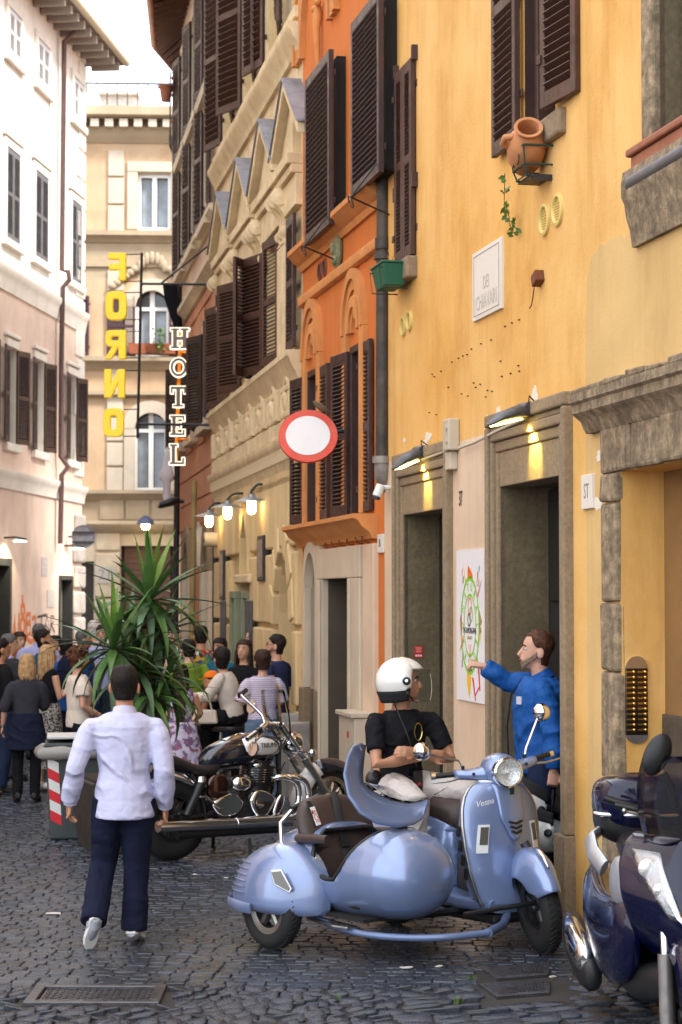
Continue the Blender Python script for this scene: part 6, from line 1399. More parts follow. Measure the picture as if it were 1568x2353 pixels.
def hairdo(c, style, m, long=0, **kw):
    o, HM, hk, J, k = c['o'], c['HM'], c['hk'], c['J'], c['k']; rr = random.Random(len(o.name) * 7 + 3)
    th = {'short': .010, 'crop': .006}.get(style, .014); b = MB()
    def lo(f):                          # lower edge (height over chin, m) around the head: front, side, back
        fr = {'bald': .225, 'recede': .205}.get(style, .176); a = abs(f)
        if a < .9: return fr
        if a < 1.35: return fr + (.135 - fr)*(a - .9)/.45
        if a < 1.75: return .135 if style in ('short', 'crop', 'bald', 'recede', 'pony', 'bun') else .03
        return {'short': .03, 'crop': .035, 'bald': .03, 'recede': .02}.get(style, .02)
    def hr(t):
        for p, q in zip(HP[:-1], HP[1:]):
            if t <= q[0]: u = (t - p[0])/(q[0] - p[0]); return [p[i] + (q[i] - p[i])*u for i in (1, 2, 3)]
        return HP[-1][1:]
    def pt(u, v):
        f = (u*2 - 1)*math.pi; z1 = .228; z0 = lo(f); z = z1 - (z1 - z0)*(v**1.5) ; t = min(1, max(0, z/.228)); w, fr, bk = hr(t); e = th*(1 - (.78*v*v if style in ('short', 'crop', 'bald', 'recede') else 0)) + (.012*rr.random() if style == 'curly' else .005*rr.random())
        if abs(f) > 1.6 and t < .5: bk = max(bk, .068); 
        x = (w + e)*math.sin(f); y = math.cos(f)*((fr if math.cos(f) > 0 else bk) + e)
        return HM @ Vector((x*hk, y*hk, (z + (e if v < .3 else 0))*hk - .01))
    b.loft([[pt(i/40, j/12) for i in range(40)] for j in range(13)], 0, True, False); hb = b.build('hair', m, o, solid=.006, smooth=80)
    if style == 'curly':
        g = MB()
        for i in range(130):
            f = rr.uniform(-3.1, 3.1); 
            if abs(f) < .8 and rr.random() < .6: continue
            z = rr.uniform(.06 if abs(f) > 1.2 else .19, .23); t = min(1, z/.228); w, fr, bk = hr(t); e = rr.uniform(.012, .04)
            g.ell(HM @ Vector((math.sin(f)*(w + e)*hk, math.cos(f)*((fr if math.cos(f) > 0 else bk) + e)*hk, (z + e*.3)*hk)), rr.uniform(.014, .026)*hk, 7, 5)
        g.build('curls', m, hb, smooth=80)
    if long:
        g = MB(); hp = c['hp']; n = 15
        for i in range(n):
            f = (.42 + 1.16*i/(n - 1))*math.pi if not kw.get('tail') else math.pi*(.93 + .14*i/(n - 1)); a = math.pi - f
            w = .083; x, y = math.sin(f)*w, math.cos(f)*.098
            if kw.get('tail'): pts = [hp(x*.5, y*1.0, .15), hp(x, y - .035, .13), hp(x*1.8, y - .05, .04), hp(x*2.2, y - .04, .15 - long*.7), hp(x*1.5, y - .03, .15 - long)]; rs = [.012, .017, .018, .015, .004]
            else: pts = [hp(x*.85, y*.85, .19), hp(x*1.08, y*1.10, .11), hp(x*1.12, y*1.12, .02), hp(x*1.05, y*1.06 - .01, .15 - long*.8), hp(x*.95, y - .01, .15 - long*(1 + .1*rr.random()))]; rs = [.010, .016, .017, .016, .006]
            g.tube(pts, [r*hk for r in rs], 7)
        g.build('long_hair', m, hb, smooth=80)
    if style == 'bun':
        MB().ell(c['hp'](0, -.12, .19), .042*hk, 12, 8).build('bun', m, hb, smooth=80)
    return hb
def beard(c, m, full=True):
    b = MB(); hp = c['hp']; rr = random.Random(4)
    def pt(u, v):
        f = (u*2 - 1)*1.5; q = abs(f)/1.5; zu = .040 + .075*q**2.2; zl = -.012 + .085*q**1.6; z = zu + (zl - zu)*v + rr.uniform(-.0025, .0025)
        t = max(0, z/.228); w, fr = .05 + .022*min(1, t/.3), .099 - .012*max(0, .1 - t)/.1
        return hp((w + .004)*math.sin(f), (fr + .004)*math.cos(f)*.98, z)
    b.grid(pt, 26, 7); b.build('beard', m, c['o'], solid=.004, smooth=80)
def glasses(c, m=None):
    b = MB(); hp = c['hp']
    for sg in (-1, 1):
        b.tube([hp(sg*.032 + .021*math.cos(a*.524), .108 - .006*abs(math.cos(a*.524)), .120 + .016*math.sin(a*.524)) for a in range(12)], .0026, 6, closed=True); b.tube([hp(sg*.055, .098, .124), hp(sg*.082, .0, .124)], .0025, 5)
    b.tube([hp(-.012, .109, .124), hp(.012, .109, .124)], .0025, 5); b.build('glasses', m or BLACKP, c['o'])
def at(u, Y): 
    p = P(u, 1372, Y); return (p.x, Y, 0)
WHS = mat('white_trainer', (.66, .65, .64), .6, var=.06); WSO = mat('white_sole', (.7, .69, .66), .6); BLK_S = mat('black_shoe', (.012, .012, .013), .45); DKS = mat('dark_sole', (.02, .02, .02), .8); GRS_ = mat('grey_trainer', (.36, .37, .42), .7, var=.15)
NAVY = cloth('navy', (.010, .012, .030), bump=.5, bs=4, bmp=(1.4, 1.4, 2), bd=.04, crease=(2.4, 8, .9)); BLKC = cloth('black', (.009, .009, .011)); DENIM = cloth('denim', (.10, .14, .21), var=.25); JEAN2 = cloth('dark_denim', (.016, .026, .06))
LAV = cloth('white_shirt', (.52, .52, .70), .8, var=.03, vs=5, bump=.5, bs=3, bmp=(1.2, 1.0, 1.9), bd=.045, crease=(2.6, 9, .9))
# walking man, seen from behind
wm = G(284, 2172)
c = person('man in an untucked white shirt and navy trousers walking away up the lane', (wm.x, wm.y, 0), 2, 1.665, dict(pelvis=(0,0,.94), sL=(-.20,-.02,1.335), sR=(.20,-.02,1.335), eL=(-.29,-.07,1.09), eR=(.245,-.06,1.07), wL=(-.335,.03,.86), wR=(.25,.05,.83), kL=(-.13,.06,.49), aL=(-.165,-.20,.17), tL=(-.20,-.13,.045), hR=(.085,.0,.9), kR=(.075,.05,.49), aR=(.06,.03,.085), tR=(.085,.20,.035)), SKIN2,
    dict(m=LAV, e=.032, sleeve=.97, hem=.17, flare=.018, fold=.05, fsz=.16, vox=.008, sl_e=.020, collar=LAV, dep=1.12, belly=0) if False else dict(m=LAV, e=.030, sleeve=.96, hem=.16, flare=.018, fold=.022, fsz=.2, vox=.008, sl_e=.020, collar=LAV, dep=1.1),
    dict(m=NAVY, e=.020, fold=.02, fsz=.15, vox=.009, cuff=.012), (GRS_, WSO), ('short', HD), vox=.0065, face=False, hands=dict(L=((-.1,.35,-1),(1,.3,0),30), R=((0,.3,-1),(-1,.2,0),34)))
o = c['o']; k = c['k']; J = c['J']
for s_, x in (('L', -1), ('R', 1)):
    MB().lathe([(.043, -.03), (.046, .0), (.045, .03), (.040, .032)], 16, ax(J['w'+s_].lerp(J['e'+s_], .13), (1, 0, 0), z=J['e'+s_] - J['w'+s_])).build('cuff', LAV, o, smooth=50)
sm_ = [(-.21, -.135, 1.355), (-.1, -.158, 1.335), (0, -.163, 1.33), (.1, -.158, 1.335), (.21, -.135, 1.355)]
MB().tube([Vector(p)*k for p in sm_], .0016, 5).build('yoke_seam', LAV, o)
# rider with a white helmet, arms crossed
RB = cloth('black_tee', (.009, .009, .012), .8, bump=.6, bs=4, bmp=(1.4, 1.4, 2.2), bd=.05, crease=(3, 8, .9)); PANT = cloth('stone_chinos', (.50, .45, .42), .85, var=.06, bump=.5, bs=4, bmp=(1.4, 1.4, 2), bd=.04, crease=(3, 8, .9))
rl = Vector((fO.x, fO.y, 0)) + Matrix.Rotation(R(-52), 3, 'Z') @ Vector((-1.13, -.10, 0))
ry = -146
c = person('man in black t-shirt and white open helmet sitting on the azure scooter with arms crossed', (rl.x, rl.y, 0), ry, 1.70, dict(pelvis=(0,0,.90), waist=(0,-.02,1.03), chest=(.0,-.03,1.20), neck=(.0,-.02,1.375), head=(.0,.0,1.445), sL=(-.20,.03,1.315), sR=(.20,-.03,1.315), eL=(-.275,.13,1.06), eR=(.27,.10,1.05), wL=(.07,.225,1.12), wR=(-.08,.19,1.10), hL=(-.10,.03,.885), hR=(.10,.03,.885), kL=(-.21,.46,.87), kR=(.18,.40,.83), aL=(-.23,.62,.46), aR=(.22,.38,.40), tL=(-.24,.78,.38), tR=(.25,.55,.35)), SKIN2,
    dict(m=RB, e=.014, sleeve=.36, hem=.02, fold=.018, fsz=.12, vox=.009, neck=.86), dict(m=PANT, e=.022, fold=.018, fsz=.12, vox=.009), (BLK_S, DKS), None, yaw=52, vox=.0065, hands=dict(L=((1,.05,.12),(0,-1,-.2),24), R=((-1,.1,-.15),(0,-1,0),20)))
o = c['o']; HM = c['HM']
hb = MB(); rings = []
def hel(name, par, M, m, open_=True):
    b = MB(); b.grid(lambda u, v: M @ Vector(((lambda f, t: (.135*math.sin(f)*math.sin(t), .158*math.cos(f)*math.sin(t) - .01, .150*math.cos(t) + .115))((u*2 - 1)*math.pi, .02 + (( .98 if abs((u*2 - 1)) < .36 else (1.78 if abs(u*2 - 1) < .42 else 2.02)) )*1.0*v))), 50, 16)
    h = b.build(name, m, par, solid=.012, smooth=60)
    for sg in (-1, 1):
        MB().lathe([(.026, -.004), (.026, .008), (.018, .012), (.001, .010)], 18, ax(M @ Vector((sg*.137, .03, .125)), (0, 0, 1), z=M.to_3x3() @ Vector((sg, 0, 0)))).build('pivot', BLACKP, h, smooth=40)
        MB().lathe([(.011, -.002), (.011, .007), (.006, .008)], 12, ax(M @ Vector((sg*.132, .03, .125)), (0, 0, 1), z=M.to_3x3() @ Vector((sg, 0, 0))) @ T(0, 0, .009)).build('pivot_cap', CHROME, h)
        for y, z in ((.035, .05), (-.07, .05)): MB().lathe([(.009, -.004), (.009, .004)], 10, ax(M @ Vector((sg*.132*math.sqrt(max(.1, 1 - (y/.16)**2)), y, z)), (0, 0, 1), z=M.to_3x3() @ Vector((sg, y*2, 0)))).build('stud', BLACKP, h)
    b = MB(); b.grid(lambda u, v: M @ Vector((.142*math.sin((u*2 - 1)*1.35), .172*math.cos((u*2 - 1)*1.35) + .012*math.sin(v*3), .185 - .20*v + .012*abs(u*2 - 1))), 18, 8); b.build('visor', CLEARG, h, solid=.002, smooth=60)
    b = MB(); b.grid(lambda u, v: M @ Vector(((.128 - .02*v)*math.sin((u*2 - 1)*math.pi*.64 + math.pi), (.148 - .03*v)*math.cos((u*2 - 1)*math.pi*.64 + math.pi) - .01, .055 - .07*v + .02*abs(u*2 - 1)**3)), 26, 4); b.build('neck_roll', mat('helmet_lining', (.010, .010, .011), .9), h, solid=.02, smooth=60)
    return h
WHEL = mat('helmet_white', (.70, .68, .64), .14, coat=1)
h = hel('helmet', o, HM @ T(0, 0, -.012), WHEL)
MB().tube([HM @ Vector((.068, .02, .06)), HM @ Vector((.05, .07, -.012)), HM @ Vector((0, .085, -.028)), HM @ Vector((-.05, .07, -.012)), HM @ Vector((-.068, .02, .06))], [(.003, .011)]*5, 6).build('chin_strap', BLACKP, h)
MB().tube([(.07, .01, 1.41), (.09, .10, 1.33), (.05, .135, 1.2), (.0, .15, 1.02)], .004, 5).build('lanyard', BLACKP, o); MB().box(-.03, .03, .145, .175, .86, 1.0).build('radio', BLACKP, o, bevel=.006); MB().box(-.012, .012, .1755, .178, .91, .93).build('radio_light', mat('red_led', (.5, .02, .02), .4), o)
sg_ = MB(); sg_.tube([(-.03 - .03*math.cos(a*.4), .125, 1.24 + .055*math.sin(a*.4) - .0) for a in range(16)], .004, 5, closed=True); sg_.build('hung_sunglasses', mat('gold_wire', (.6, .45, .15), .25, 1), o)
MB().tube([(-.135, .02, .955), (-.1, .10, .95), (0, .125, .95), (.1, .10, .95), (.14, .02, .955), (.1, -.1, .96), (0, -.125, .965), (-.1, -.1, .96)], (.014), 8, closed=True).build('belt_bag_strap', BLACKP, o); MB().ell((.17, -.07, .94), (.06, .05, .06), 12, 8).build('belt_bag', LEA, o, smooth=60)
# man in a royal blue jacket pointing, in the second doorway
JB = cloth('royal_blue', (.012, .078, .28), .6, var=.08, vs=4, bump=.5, bs=2.4, bmp=(1.2, 1.2, 2), bd=.045, crease=(2.4, 8, 1.1))
bx = P(1243, 1372, 13.0)
c = person('balding man in royal blue jacket standing in the doorway and pointing down the lane', (bx.x, bx.y, .11), 88, 1.745, dict(sL=(-.20,.0,1.345), sR=(.21,.02,1.36), eL=(-.27,-.06,1.08), wL=(-.26,-.06,.84), eR=(.24,.20,1.36), wR=(.22,.36,1.475), neck=(0,.0,1.42), head=(0,.03,1.475)), SKIN3,
    dict(m=JB, e=.040, sleeve=.97, hem=.12, fold=.035, fsz=.12, vox=.009, sl_e=.026, name='jacket', collar=JB, dep=1.15), dict(m=JEAN2, e=.018), (BLK_S, DKS), ('recede', HA), yaw=3, pitch=-4, vox=.0065, hands=dict(R=((-.05,1,.12),(.2,0,-1),62), L=((0,.1,-1),(1,0,0),60)), belly=.03)
beard(c, mat('hair_greying', (.20, .13, .09), .6, var=.5, vs=60, bump=.5, bs=90))
k = c['k']; MB().tube([Vector((0, .205, .84))*k, Vector((0, .215, 1.1))*k, Vector((0, .19, 1.3))*k, Vector((0, .12, 1.40))*k], .006, 6).build('zip', NAVY, c['o']); MB().obox(T(-.11*k, .145*k, 1.27*k) @ RZ(35), .05, .008, .05).build('chest_patch', mat('patch', (.5, .5, .55), .8), c['o'])
for i, (u, v, Y, a, lab) in enumerate(((1222, 1850, 12.75, 205, 'white open-face helmet with raised clear visor hanging behind the azure scooter'), (1262, 1905, 12.7, 150, 'larger white helmet hanging lowest, half hidden by the stone pilaster'))):
    p = P(u, v, Y); he = empty('helmet', p, 0, lab, 'helmet', 'white helmets held by the man in the blue jacket')
    hel('shell', he, RZ(70 if i else 100) @ RX(188 if i else 205) @ T(0, 0, -.12), WHEL)
    MB().tube([(0, 0, .06), (.02, 0, .14), (.03, .02, P(1272, 1812, 12.8).z - p.z)], .008, 6).build('strap', BLACKP if i else mat('red_webbing', (.45, .02, .02), .6), he)
# ---- the crowd
GRP = 'people crowding the lane'
FLOR = voro('floral_shirt', [(.02, .16, .05), (.30, .015, .02), (.05, .025, .16), (.02, .22, .08), (.42, .25, .03), (.01, .01, .012), (.5, .46, .4)], 26)
DRS = voro('rose_dress', [(.42, .38, .50), (.50, .46, .56), (.26, .10, .16), (.48, .44, .56), (.16, .10, .2), (.35, .3, .5)], 30)
SPOT = voro('speckle_skirt', [(.03, .03, .033), (.4, .38, .36), (.05, .05, .05), (.32, .3, .29)], 70)
STRP = stripes('striped_tee', (.60, .55, .62), (.30, .22, .36), .021, .6)
GREY = cloth('charcoal', (.035, .036, .045)); SUIT = cloth('suit_grey', (.032, .033, .038)); CREAMC = cloth('cream', (.60, .53, .45), var=.05); WTC = cloth('white_tee', (.62, .55, .47), var=.05); TEAL = cloth('teal', (.01, .10, .17)); BLUEJ = cloth('blue_jacket', (.02, .07, .24)); LBL = cloth('light_blue_shirt', (.36, .38, .62)); NTE = cloth('navy_tee', (.022, .032, .085)); ORN = cloth('orange_cap', (.75, .16, .015), .8, var=.05)
def up(eL, wL, eR, wR): return dict(eL=eL, wL=wL, eR=eR, wR=wR)
def pp(label, u, Y, H, rz, **k):
    return person(label, at(u, Y), rz, H, k.pop('J', None), group=GRP, **k)
bent = up((-.22,.02,1.12),(-.12,.22,1.18),(.22,.02,1.12),(.10,.24,1.16))
pp('grey haired man in a dark grey suit at the far left of the crowd', 22, 22.6, 1.66, -28, top=dict(m=SUIT, e=.035, hem=.22, sl_e=.024, fold=.02, name='jacket', collar=LBL), legs=dict(m=SUIT, e=.022), shoes=(BLK_S, DKS), hair=('short', HG), yaw=-45)
c = pp('woman with a blonde bob, charcoal top and navy wrap tied at her waist, back turned', 64, 20.3, 1.50, 4, fem=True, J=dict(eL=(-.25,-.02,1.10), wL=(-.28,.05,.86), eR=(.2,.08,1.1), wR=(.12,.25,1.12)), top=dict(m=GREY, e=.022, sleeve=.62, hem=.02, fold=.014, sl_e=.026, neck=.8), legs=dict(m=BLKC, e=.012), shoes=(BLK_S, DKS, .12), hair=('bob', HBL, .20), skin=SKIN3, face=False)
trousers(c, NAVY, e=.035, skirt=.32, name='tied_jacket', fold=.02); MB().lathe([(.030, -.012), (.032, 0), (.030, .012)], 14, ax(c['J']['wL'] + Vector((0, 0, .02)), (1, 0, 0), z=(0, .2, -1)), 0, False, False).build('wristwatch', STEEL, c['o'])
c = pp('woman with long ash blonde hair, sleeveless black top and speckled skirt holding a paper cup', 112, 21.4, 1.57, -48, fem=True, J=up((-.2,.05,1.1),(-.05,.26,1.15),(.21,.02,1.09),(.13,.27,1.22)), top=dict(m=BLKC, e=.012, sleeve=0, hem=.0), legs=dict(m=SPOT, e=.02, skirt=.66, name='skirt'), shoes=(WHS, WSO), hair=('long', HBL, .30), yaw=-10)
w = c['o'].matrix_basis.copy(); R_ = Matrix.Rotation(R(-48), 4, 'Z'); q = Vector(at(112, 21.4)) + R_.to_3x3() @ (c['J']['wR'] + Vector((-.01, .075, .03)))
cu = MB().lathe([(.026, -.05), (.036, .04), (.034, .04)], 16, None, 0, True, False).build('ice_cream_cup', mat('kraft_paper', (.35, .2, .06), .8)); cu.location = q; tag(cu, 'small paper ice cream cup in the hand of the long-haired blonde woman', 'cup'); MB().ell((0, 0, .045), (.034, .034, .025), 12, 8).build('ice_cream', WHITEP, cu, smooth=60)
c = pp('dark haired bearded man in a teal shirt with sunglasses on his head', 103, 23.6, 1.70, -62, top=dict(m=TEAL, e=.022, sleeve=.5, hem=.08), legs=dict(m=JEAN2, e=.018), shoes=(BLK_S, DKS), hair=('short', HD), yaw=-18, pitch=-8, skin=SKIN2); beard(c, HD)
pp('grey haired man in a light blue shirt, mostly hidden behind the bearded man', 90, 25.6, 1.74, 5, top=dict(m=LBL, e=.03, hem=.1, collar=LBL), legs=dict(m=GREY, e=.02), shoes=(BLK_S, DKS), hair=('crop', HG), face=False)
pp('curly auburn haired woman in a white top and black trousers beside the palm leaves', 182, 19.3, 1.60, -65, fem=True, J=up((-.21,-.02,1.1),(-.12,.2,1.0),(.21,-.02,1.1),(.12,.22,.98)), top=dict(m=WTC, e=.026, sleeve=.3, hem=.05, sl_e=.03, neck=.85), legs=dict(m=BLKC, e=.016), shoes=(BLK_S, DKS), hair=('curly', HA), skin=SKIN3, face=False)
c = pp('dark haired person in a blue jacket with a backpack, back turned', 152, 23.2, 1.60, 20, J=dict(eR=(.25,.0,1.1)), top=dict(m=BLUEJ, e=.03, hem=.12), legs=dict(m=JEAN2, e=.018), shoes=(BLK_S, DKS), hair=('short', HD), face=False)
MB().ell((0, -.2, 1.2), (.15, .10, .24), 14, 10).build('backpack', NAVY, c['o'], smooth=60)
pp('grey haired man with tanned face looking right, behind the curly haired woman', 193, 25.2, 1.66, -75, top=dict(m=BLUEJ, e=.025, hem=.1), legs=dict(m=JEAN2, e=.018), shoes=(BLK_S, DKS), hair=('bald', HG), skin=SKIN2)
pp('white haired person far back beyond the palm leaves', 216, 28.5, 1.74, 10, top=dict(m=CREAMC, e=.025), legs=dict(m=GREY, e=.02), shoes=(BLK_S, DKS), hair=('short', HW), face=False)
# right-hand group
pp('tall person in a bright multicoloured floral shirt with short black hair, back turned', 462, 24.2, 1.73, 12, top=dict(m=FLOR, e=.034, sleeve=.5, hem=.10, sl_e=.03), legs=dict(m=BLKC, e=.022), shoes=(BLK_S, DKS), hair=('short', HD), skin=SKIN2, face=False)
c = pp('girl with a long dark ponytail in a white and rose floral dress, back turned', 416, 19.6, 1.42, 8, fem=True, J=up((-.23,.02,1.13),(-.14,.2,1.05),(.24,.04,1.12),(.2,.24,1.04)), top=dict(m=DRS, e=.016, sleeve=0, hem=0, neck=.62), legs=dict(m=DRS, e=.05, skirt=.40, name='skirt', fold=.03), shoes=(BLK_S, DKS), hair=('pony', HB, .55), skin=SKIN2, face=False); hairdo(c, 'pony', HB, .62, tail=1)
c = pp('child in an orange baseball cap looking left', 487, 20.9, 1.30, 70, J=up((-.2,.05,1.1),(-.1,.25,1.05),(.2,.05,1.1),(.1,.25,1.05)), top=dict(m=BLKC, e=.014, sleeve=0), legs=dict(m=BLKC, e=.02), shoes=(BLK_S, DKS), hair=('short', HD), skin=SKIN2, yaw=10, face=False)
hk = c['hk']; cp = MB(); cp.grid(lambda u, v: c['HM'] @ Vector((.088*math.sin(u*6.283)*math.sin(v*1.62)*hk, (.108*math.cos(u*6.283)*math.sin(v*1.62) - .004)*hk, (.148 + .092*math.cos(v*1.62))*hk)), 24, 8); k_ = cp.build('cap', ORN, c['o'], solid=.006, smooth=60)
MB().prism([(-.07*hk, .08*hk), (-.06*hk, .15*hk), (0, .175*hk), (.06*hk, .15*hk), (.07*hk, .08*hk), (0, .1*hk)], .135*hk, .143*hk, c['HM'] @ RX(-8)).build('cap_peak', ORN, k_, bevel=.003)
sit = dict(pelvis=(0,0,.86), waist=(0,.02,.99), chest=(0,.06,1.17), neck=(0,.10,1.33), head=(0,.14,1.38), sL=(-.165,.09,1.29), sR=(.165,.09,1.29), eL=(-.2,.22,1.08), wL=(-.1,.46,1.06), eR=(.2,.2,1.08), wR=(.12,.44,1.03), hL=(-.09,.03,.86), hR=(.09,.03,.86), kL=(-.11,.46,.82), kR=(.10,.46,.82), aL=(-.10,.40,.42), aR=(.12,.46,.40), tL=(-.12,.56,.36), tR=(.14,.62,.33))
c = pp('seated woman with glasses in a cream jumper, black shorts and white trainers', 536, 20.6, 1.66, 78, fem=True, J=sit, top=dict(m=CREAMC, e=.024, sleeve=.9, hem=.04), legs=dict(m=BLKC, e=.018, length=.33, name='shorts'), shoes=(WHS, WSO), hair=('pony', HD), skin=SKIN, yaw=-46, pitch=-14); glasses(c)
c = pp('woman with long brown hair in a black top looking down at her food', 560, 21.6, 1.62, 150, fem=True, J=up((-.2,.03,1.12),(-.05,.26,1.2),(.2,.0,1.12),(.1,.22,1.0)), top=dict(m=BLKC, e=.018, sleeve=.95, hem=.06, neck=.82), legs=dict(m=BLKC, e=.016), shoes=(BLK_S, DKS), hair=('long', HB, .36), yaw=10, pitch=-10)
c = pp('woman in a mauve striped t-shirt and blue jeans with brown hair tied up, back turned', 604, 19.8, 1.56, 14, fem=True, J=up((-.23,.0,1.12),(-.17,.2,1.14),(.22,.03,1.12),(.14,.2,1.1)), top=dict(m=STRP, e=.028, sleeve=.47, hem=.03, sl_e=.036, neck=.84, fold=.012), legs=dict(m=DENIM, e=.024), shoes=(WHS, WSO), hair=('bob', HB), skin=SKIN, face=False)
MB().tube([(.12, .06, 1.30), (.13, -.10, 1.2), (.16, -.12, .9), (.18, .02, .7)], [(.004, .014)]*4, 6).build('bag_strap', mat('tan_leather', (.32, .14, .04), .5), c['o']); MB().ell((-.19, .25, 1.06), (.05, .05, .03), 10, 8).build('pizza_slice', mat('pizza', (.6, .22, .05), .7, var=.4, vs=40), c['o'])
c = pp('man in a navy t-shirt with glasses and dark hair facing left', 634, 21.3, 1.68, 62, top=dict(m=NTE, e=.022, sleeve=.42, hem=.1, sl_e=.026), legs=dict(m=DENIM, e=.022), shoes=(BLK_S, DKS), hair=('short', HD), yaw=12, pitch=-6, skin=SKIN3, J=up((-.26,-.02,1.1),(-.2,.18,1.0),(.26,0,1.1),(.14,.24,1.05)), belly=.03); glasses(c); beard(c, mat('stubble', (.16, .10, .075), .7))

for lab, u, Y, H, rz, tm, hm, hs, sk in (('dark haired person in a black coat cut by the left edge of the crowd', 3, 21.2, 1.64, -60, BLKC, HD, 'short', SKIN2), ('brown haired woman in a rust top between the suited man and the blonde bob', 46, 26.5, 1.62, -140, cloth('rust', (.28, .07, .03)), HB, 'bob', SKIN), ('dark haired woman in a pale top looking towards the camera, behind the paper cup', 128, 26.0, 1.58, 165, WTC, HD, 'long', SKIN), ('man in a pale blue shirt far back left of the yucca stem', 236, 27.0, 1.7, 175, LBL, HB, 'short', SKIN3), ('man in a white shirt far back between the yucca and the floral shirt', 398, 26.2, 1.70, 160, CREAMC, HD, 'short', SKIN), ('woman in a teal top with dark hair behind the orange cap', 506, 23.6, 1.60, 150, TEAL, HD, 'bob', SKIN2), ('bald man in a grey shirt behind the long haired woman, at the chalk boards', 582, 24.4, 1.68, 120, GREY, HG, 'bald', SKIN3)):
    pp(lab, u, Y, H, rz, fem=hs in ('bob', 'long'), top=dict(m=tm, e=.024, sleeve=.5, hem=.1), legs=dict(m=JEAN2, e=.02), shoes=(BLK_S, DKS), hair=(hs, hm, .26) if hs == 'long' else (hs, hm), skin=sk, J=bent)
# ---------------------------------------------------------------- signs, lamps and small things
WARM = mat('warm_bulb', (1, .8, .45), .4, emit=(1, .72, .30), es=6); YEM = mat('lit_panel', (1, .9, .4), .4, emit=(1, .80, .22), es=3.5); WEM = mat('white_lit', (1, 1, .9), .4, emit=(1, .93, .7), es=5)
def plane2(u0, v0, Y):                  # helper for signs standing across the lane
    o = P(u0, v0, Y); s_ = Y/FPX; return o, s_
YS = mat('sign_yellow', (.98, .66, .002), .3, var=.03, emit=(1, .62, .0), es=.055)
LT = dict(F=[[(0,0),(.38,0),(.38,.38),(.95,.38),(.95,.60),(.38,.60),(.38,.77),(1,.77),(1,1),(0,1)]], N=[[(0,0),(.34,0),(.34,.5),(.66,0),(1,0),(1,1),(.66,1),(.66,.5),(.34,1),(0,1)]])
o0, s0 = plane2(322, 655, 28.6)
fs = empty('bakery_sign', o0, 0, 'vertical yellow FORNO letter sign seen mirrored, on an iron bracket', 'sign')
X = lambda u: (u - 322)*s0
Zf = lambda v: -(v - 655)*s0
def ringpoly(mb, x0, x1, z0, z1, t, rad, y0, y1, sq=4.0, n=28):
    cx_, cz = (x0 + x1)/2, (z0 + z1)/2; rings = []
    for k in range(n + 1):
        a = 2*math.pi*k/n; c, s_ = math.cos(a), math.sin(a); f = lambda w, h: (cx_ + w*math.copysign(abs(c)**(2/sq), c), cz + h*math.copysign(abs(s_)**(2/sq), s_))
        p, q = f((x1 - x0)/2, (z1 - z0)/2), f((x1 - x0)/2 - t, (z1 - z0)/2 - t)
        rings.append([(p[0], y0, p[1]), (p[0], y1, p[1]), (q[0], y1, q[1]), (q[0], y0, q[1])])
    mb.loft(rings, 0, False, False)
Mxz = Matrix(((1,0,0,0),(0,0,-1,0),(0,1,0,0),(0,0,0,1)))
for ch, u0, u1, v0, v1 in (('F', 249, 290, 581, 645), ('O', 243, 292, 670, 737), ('R', 243, 291, 760, 827), ('N', 241, 289, 851, 917), ('O', 239, 287, 941, 1007)):
    mb = MB(); w, h = (u1 - u0)*s0, (v1 - v0)*s0; xr, zb = X(u1), Zf(v1); f = lambda p: (xr - p[0]*w, zb + p[1]*h); t = .37*w
    if ch == 'O': ringpoly(mb, X(u0), X(u1), zb, Zf(v0), t*.95, 0, -.05, .05)
    elif ch == 'R':
        mb.box(xr, xr - .36*w, -.05, .05, zb, zb + h); ringpoly(mb, xr - w, xr - .02*w, zb + .42*h, zb + h, .30*w, 0, -.0495, .0495)
        mb.prism([f(p) for p in ((.35, .44), (.66, .44), (1.02, 0), (.70, 0))][::-1], -.049, .049, Mxz)
    else: mb.prism([f(p) for p in LT[ch][0]][::-1], -.05, .05, Mxz)
    mb.build('letter', YS, fs, bevel=.01, smooth=40)
mb = MB().tube([(X(326), 0, Zf(580)), (X(318), 0, Zf(1010))], .02, 8).build('pole', IRON, fs)
for v in (583, 646, 672, 735, 762, 824, 853, 914, 943, 1005): MB().tube([(X(285), .03, Zf(v)), (X(324 - (v - 580)*.018), 0, Zf(v))], .008, 6).build('letter_bracket', IRON, fs)
for (u0, v0, u1, v1, r) in ((322, 652, 508, 655, .018), (320, 977, 500, 980, .018), (370, 652, 490, 557, .014)): MB().tube([(X(u0), 0, Zf(v0)), (X(u1), -.05, Zf(v1))], r, 8).build('bracket_arm', IRON, fs)
o0, s0 = plane2(408, 900, 31.5)
hs_ = empty('hotel_sign', o0, 0, 'vertical white outlined HOTEL letter sign on an orange post', 'sign')
X = lambda u: (u - 408)*s0
Zf = lambda v: -(v - 900)*s0
OP = mat('orange_post', (.62, .17, .01), .5); GF = mat('sign_taupe', (.24, .18, .13), .5); WL = mat('sign_white', (.80, .76, .66), .4, emit=(1, .93, .72), es=.35)
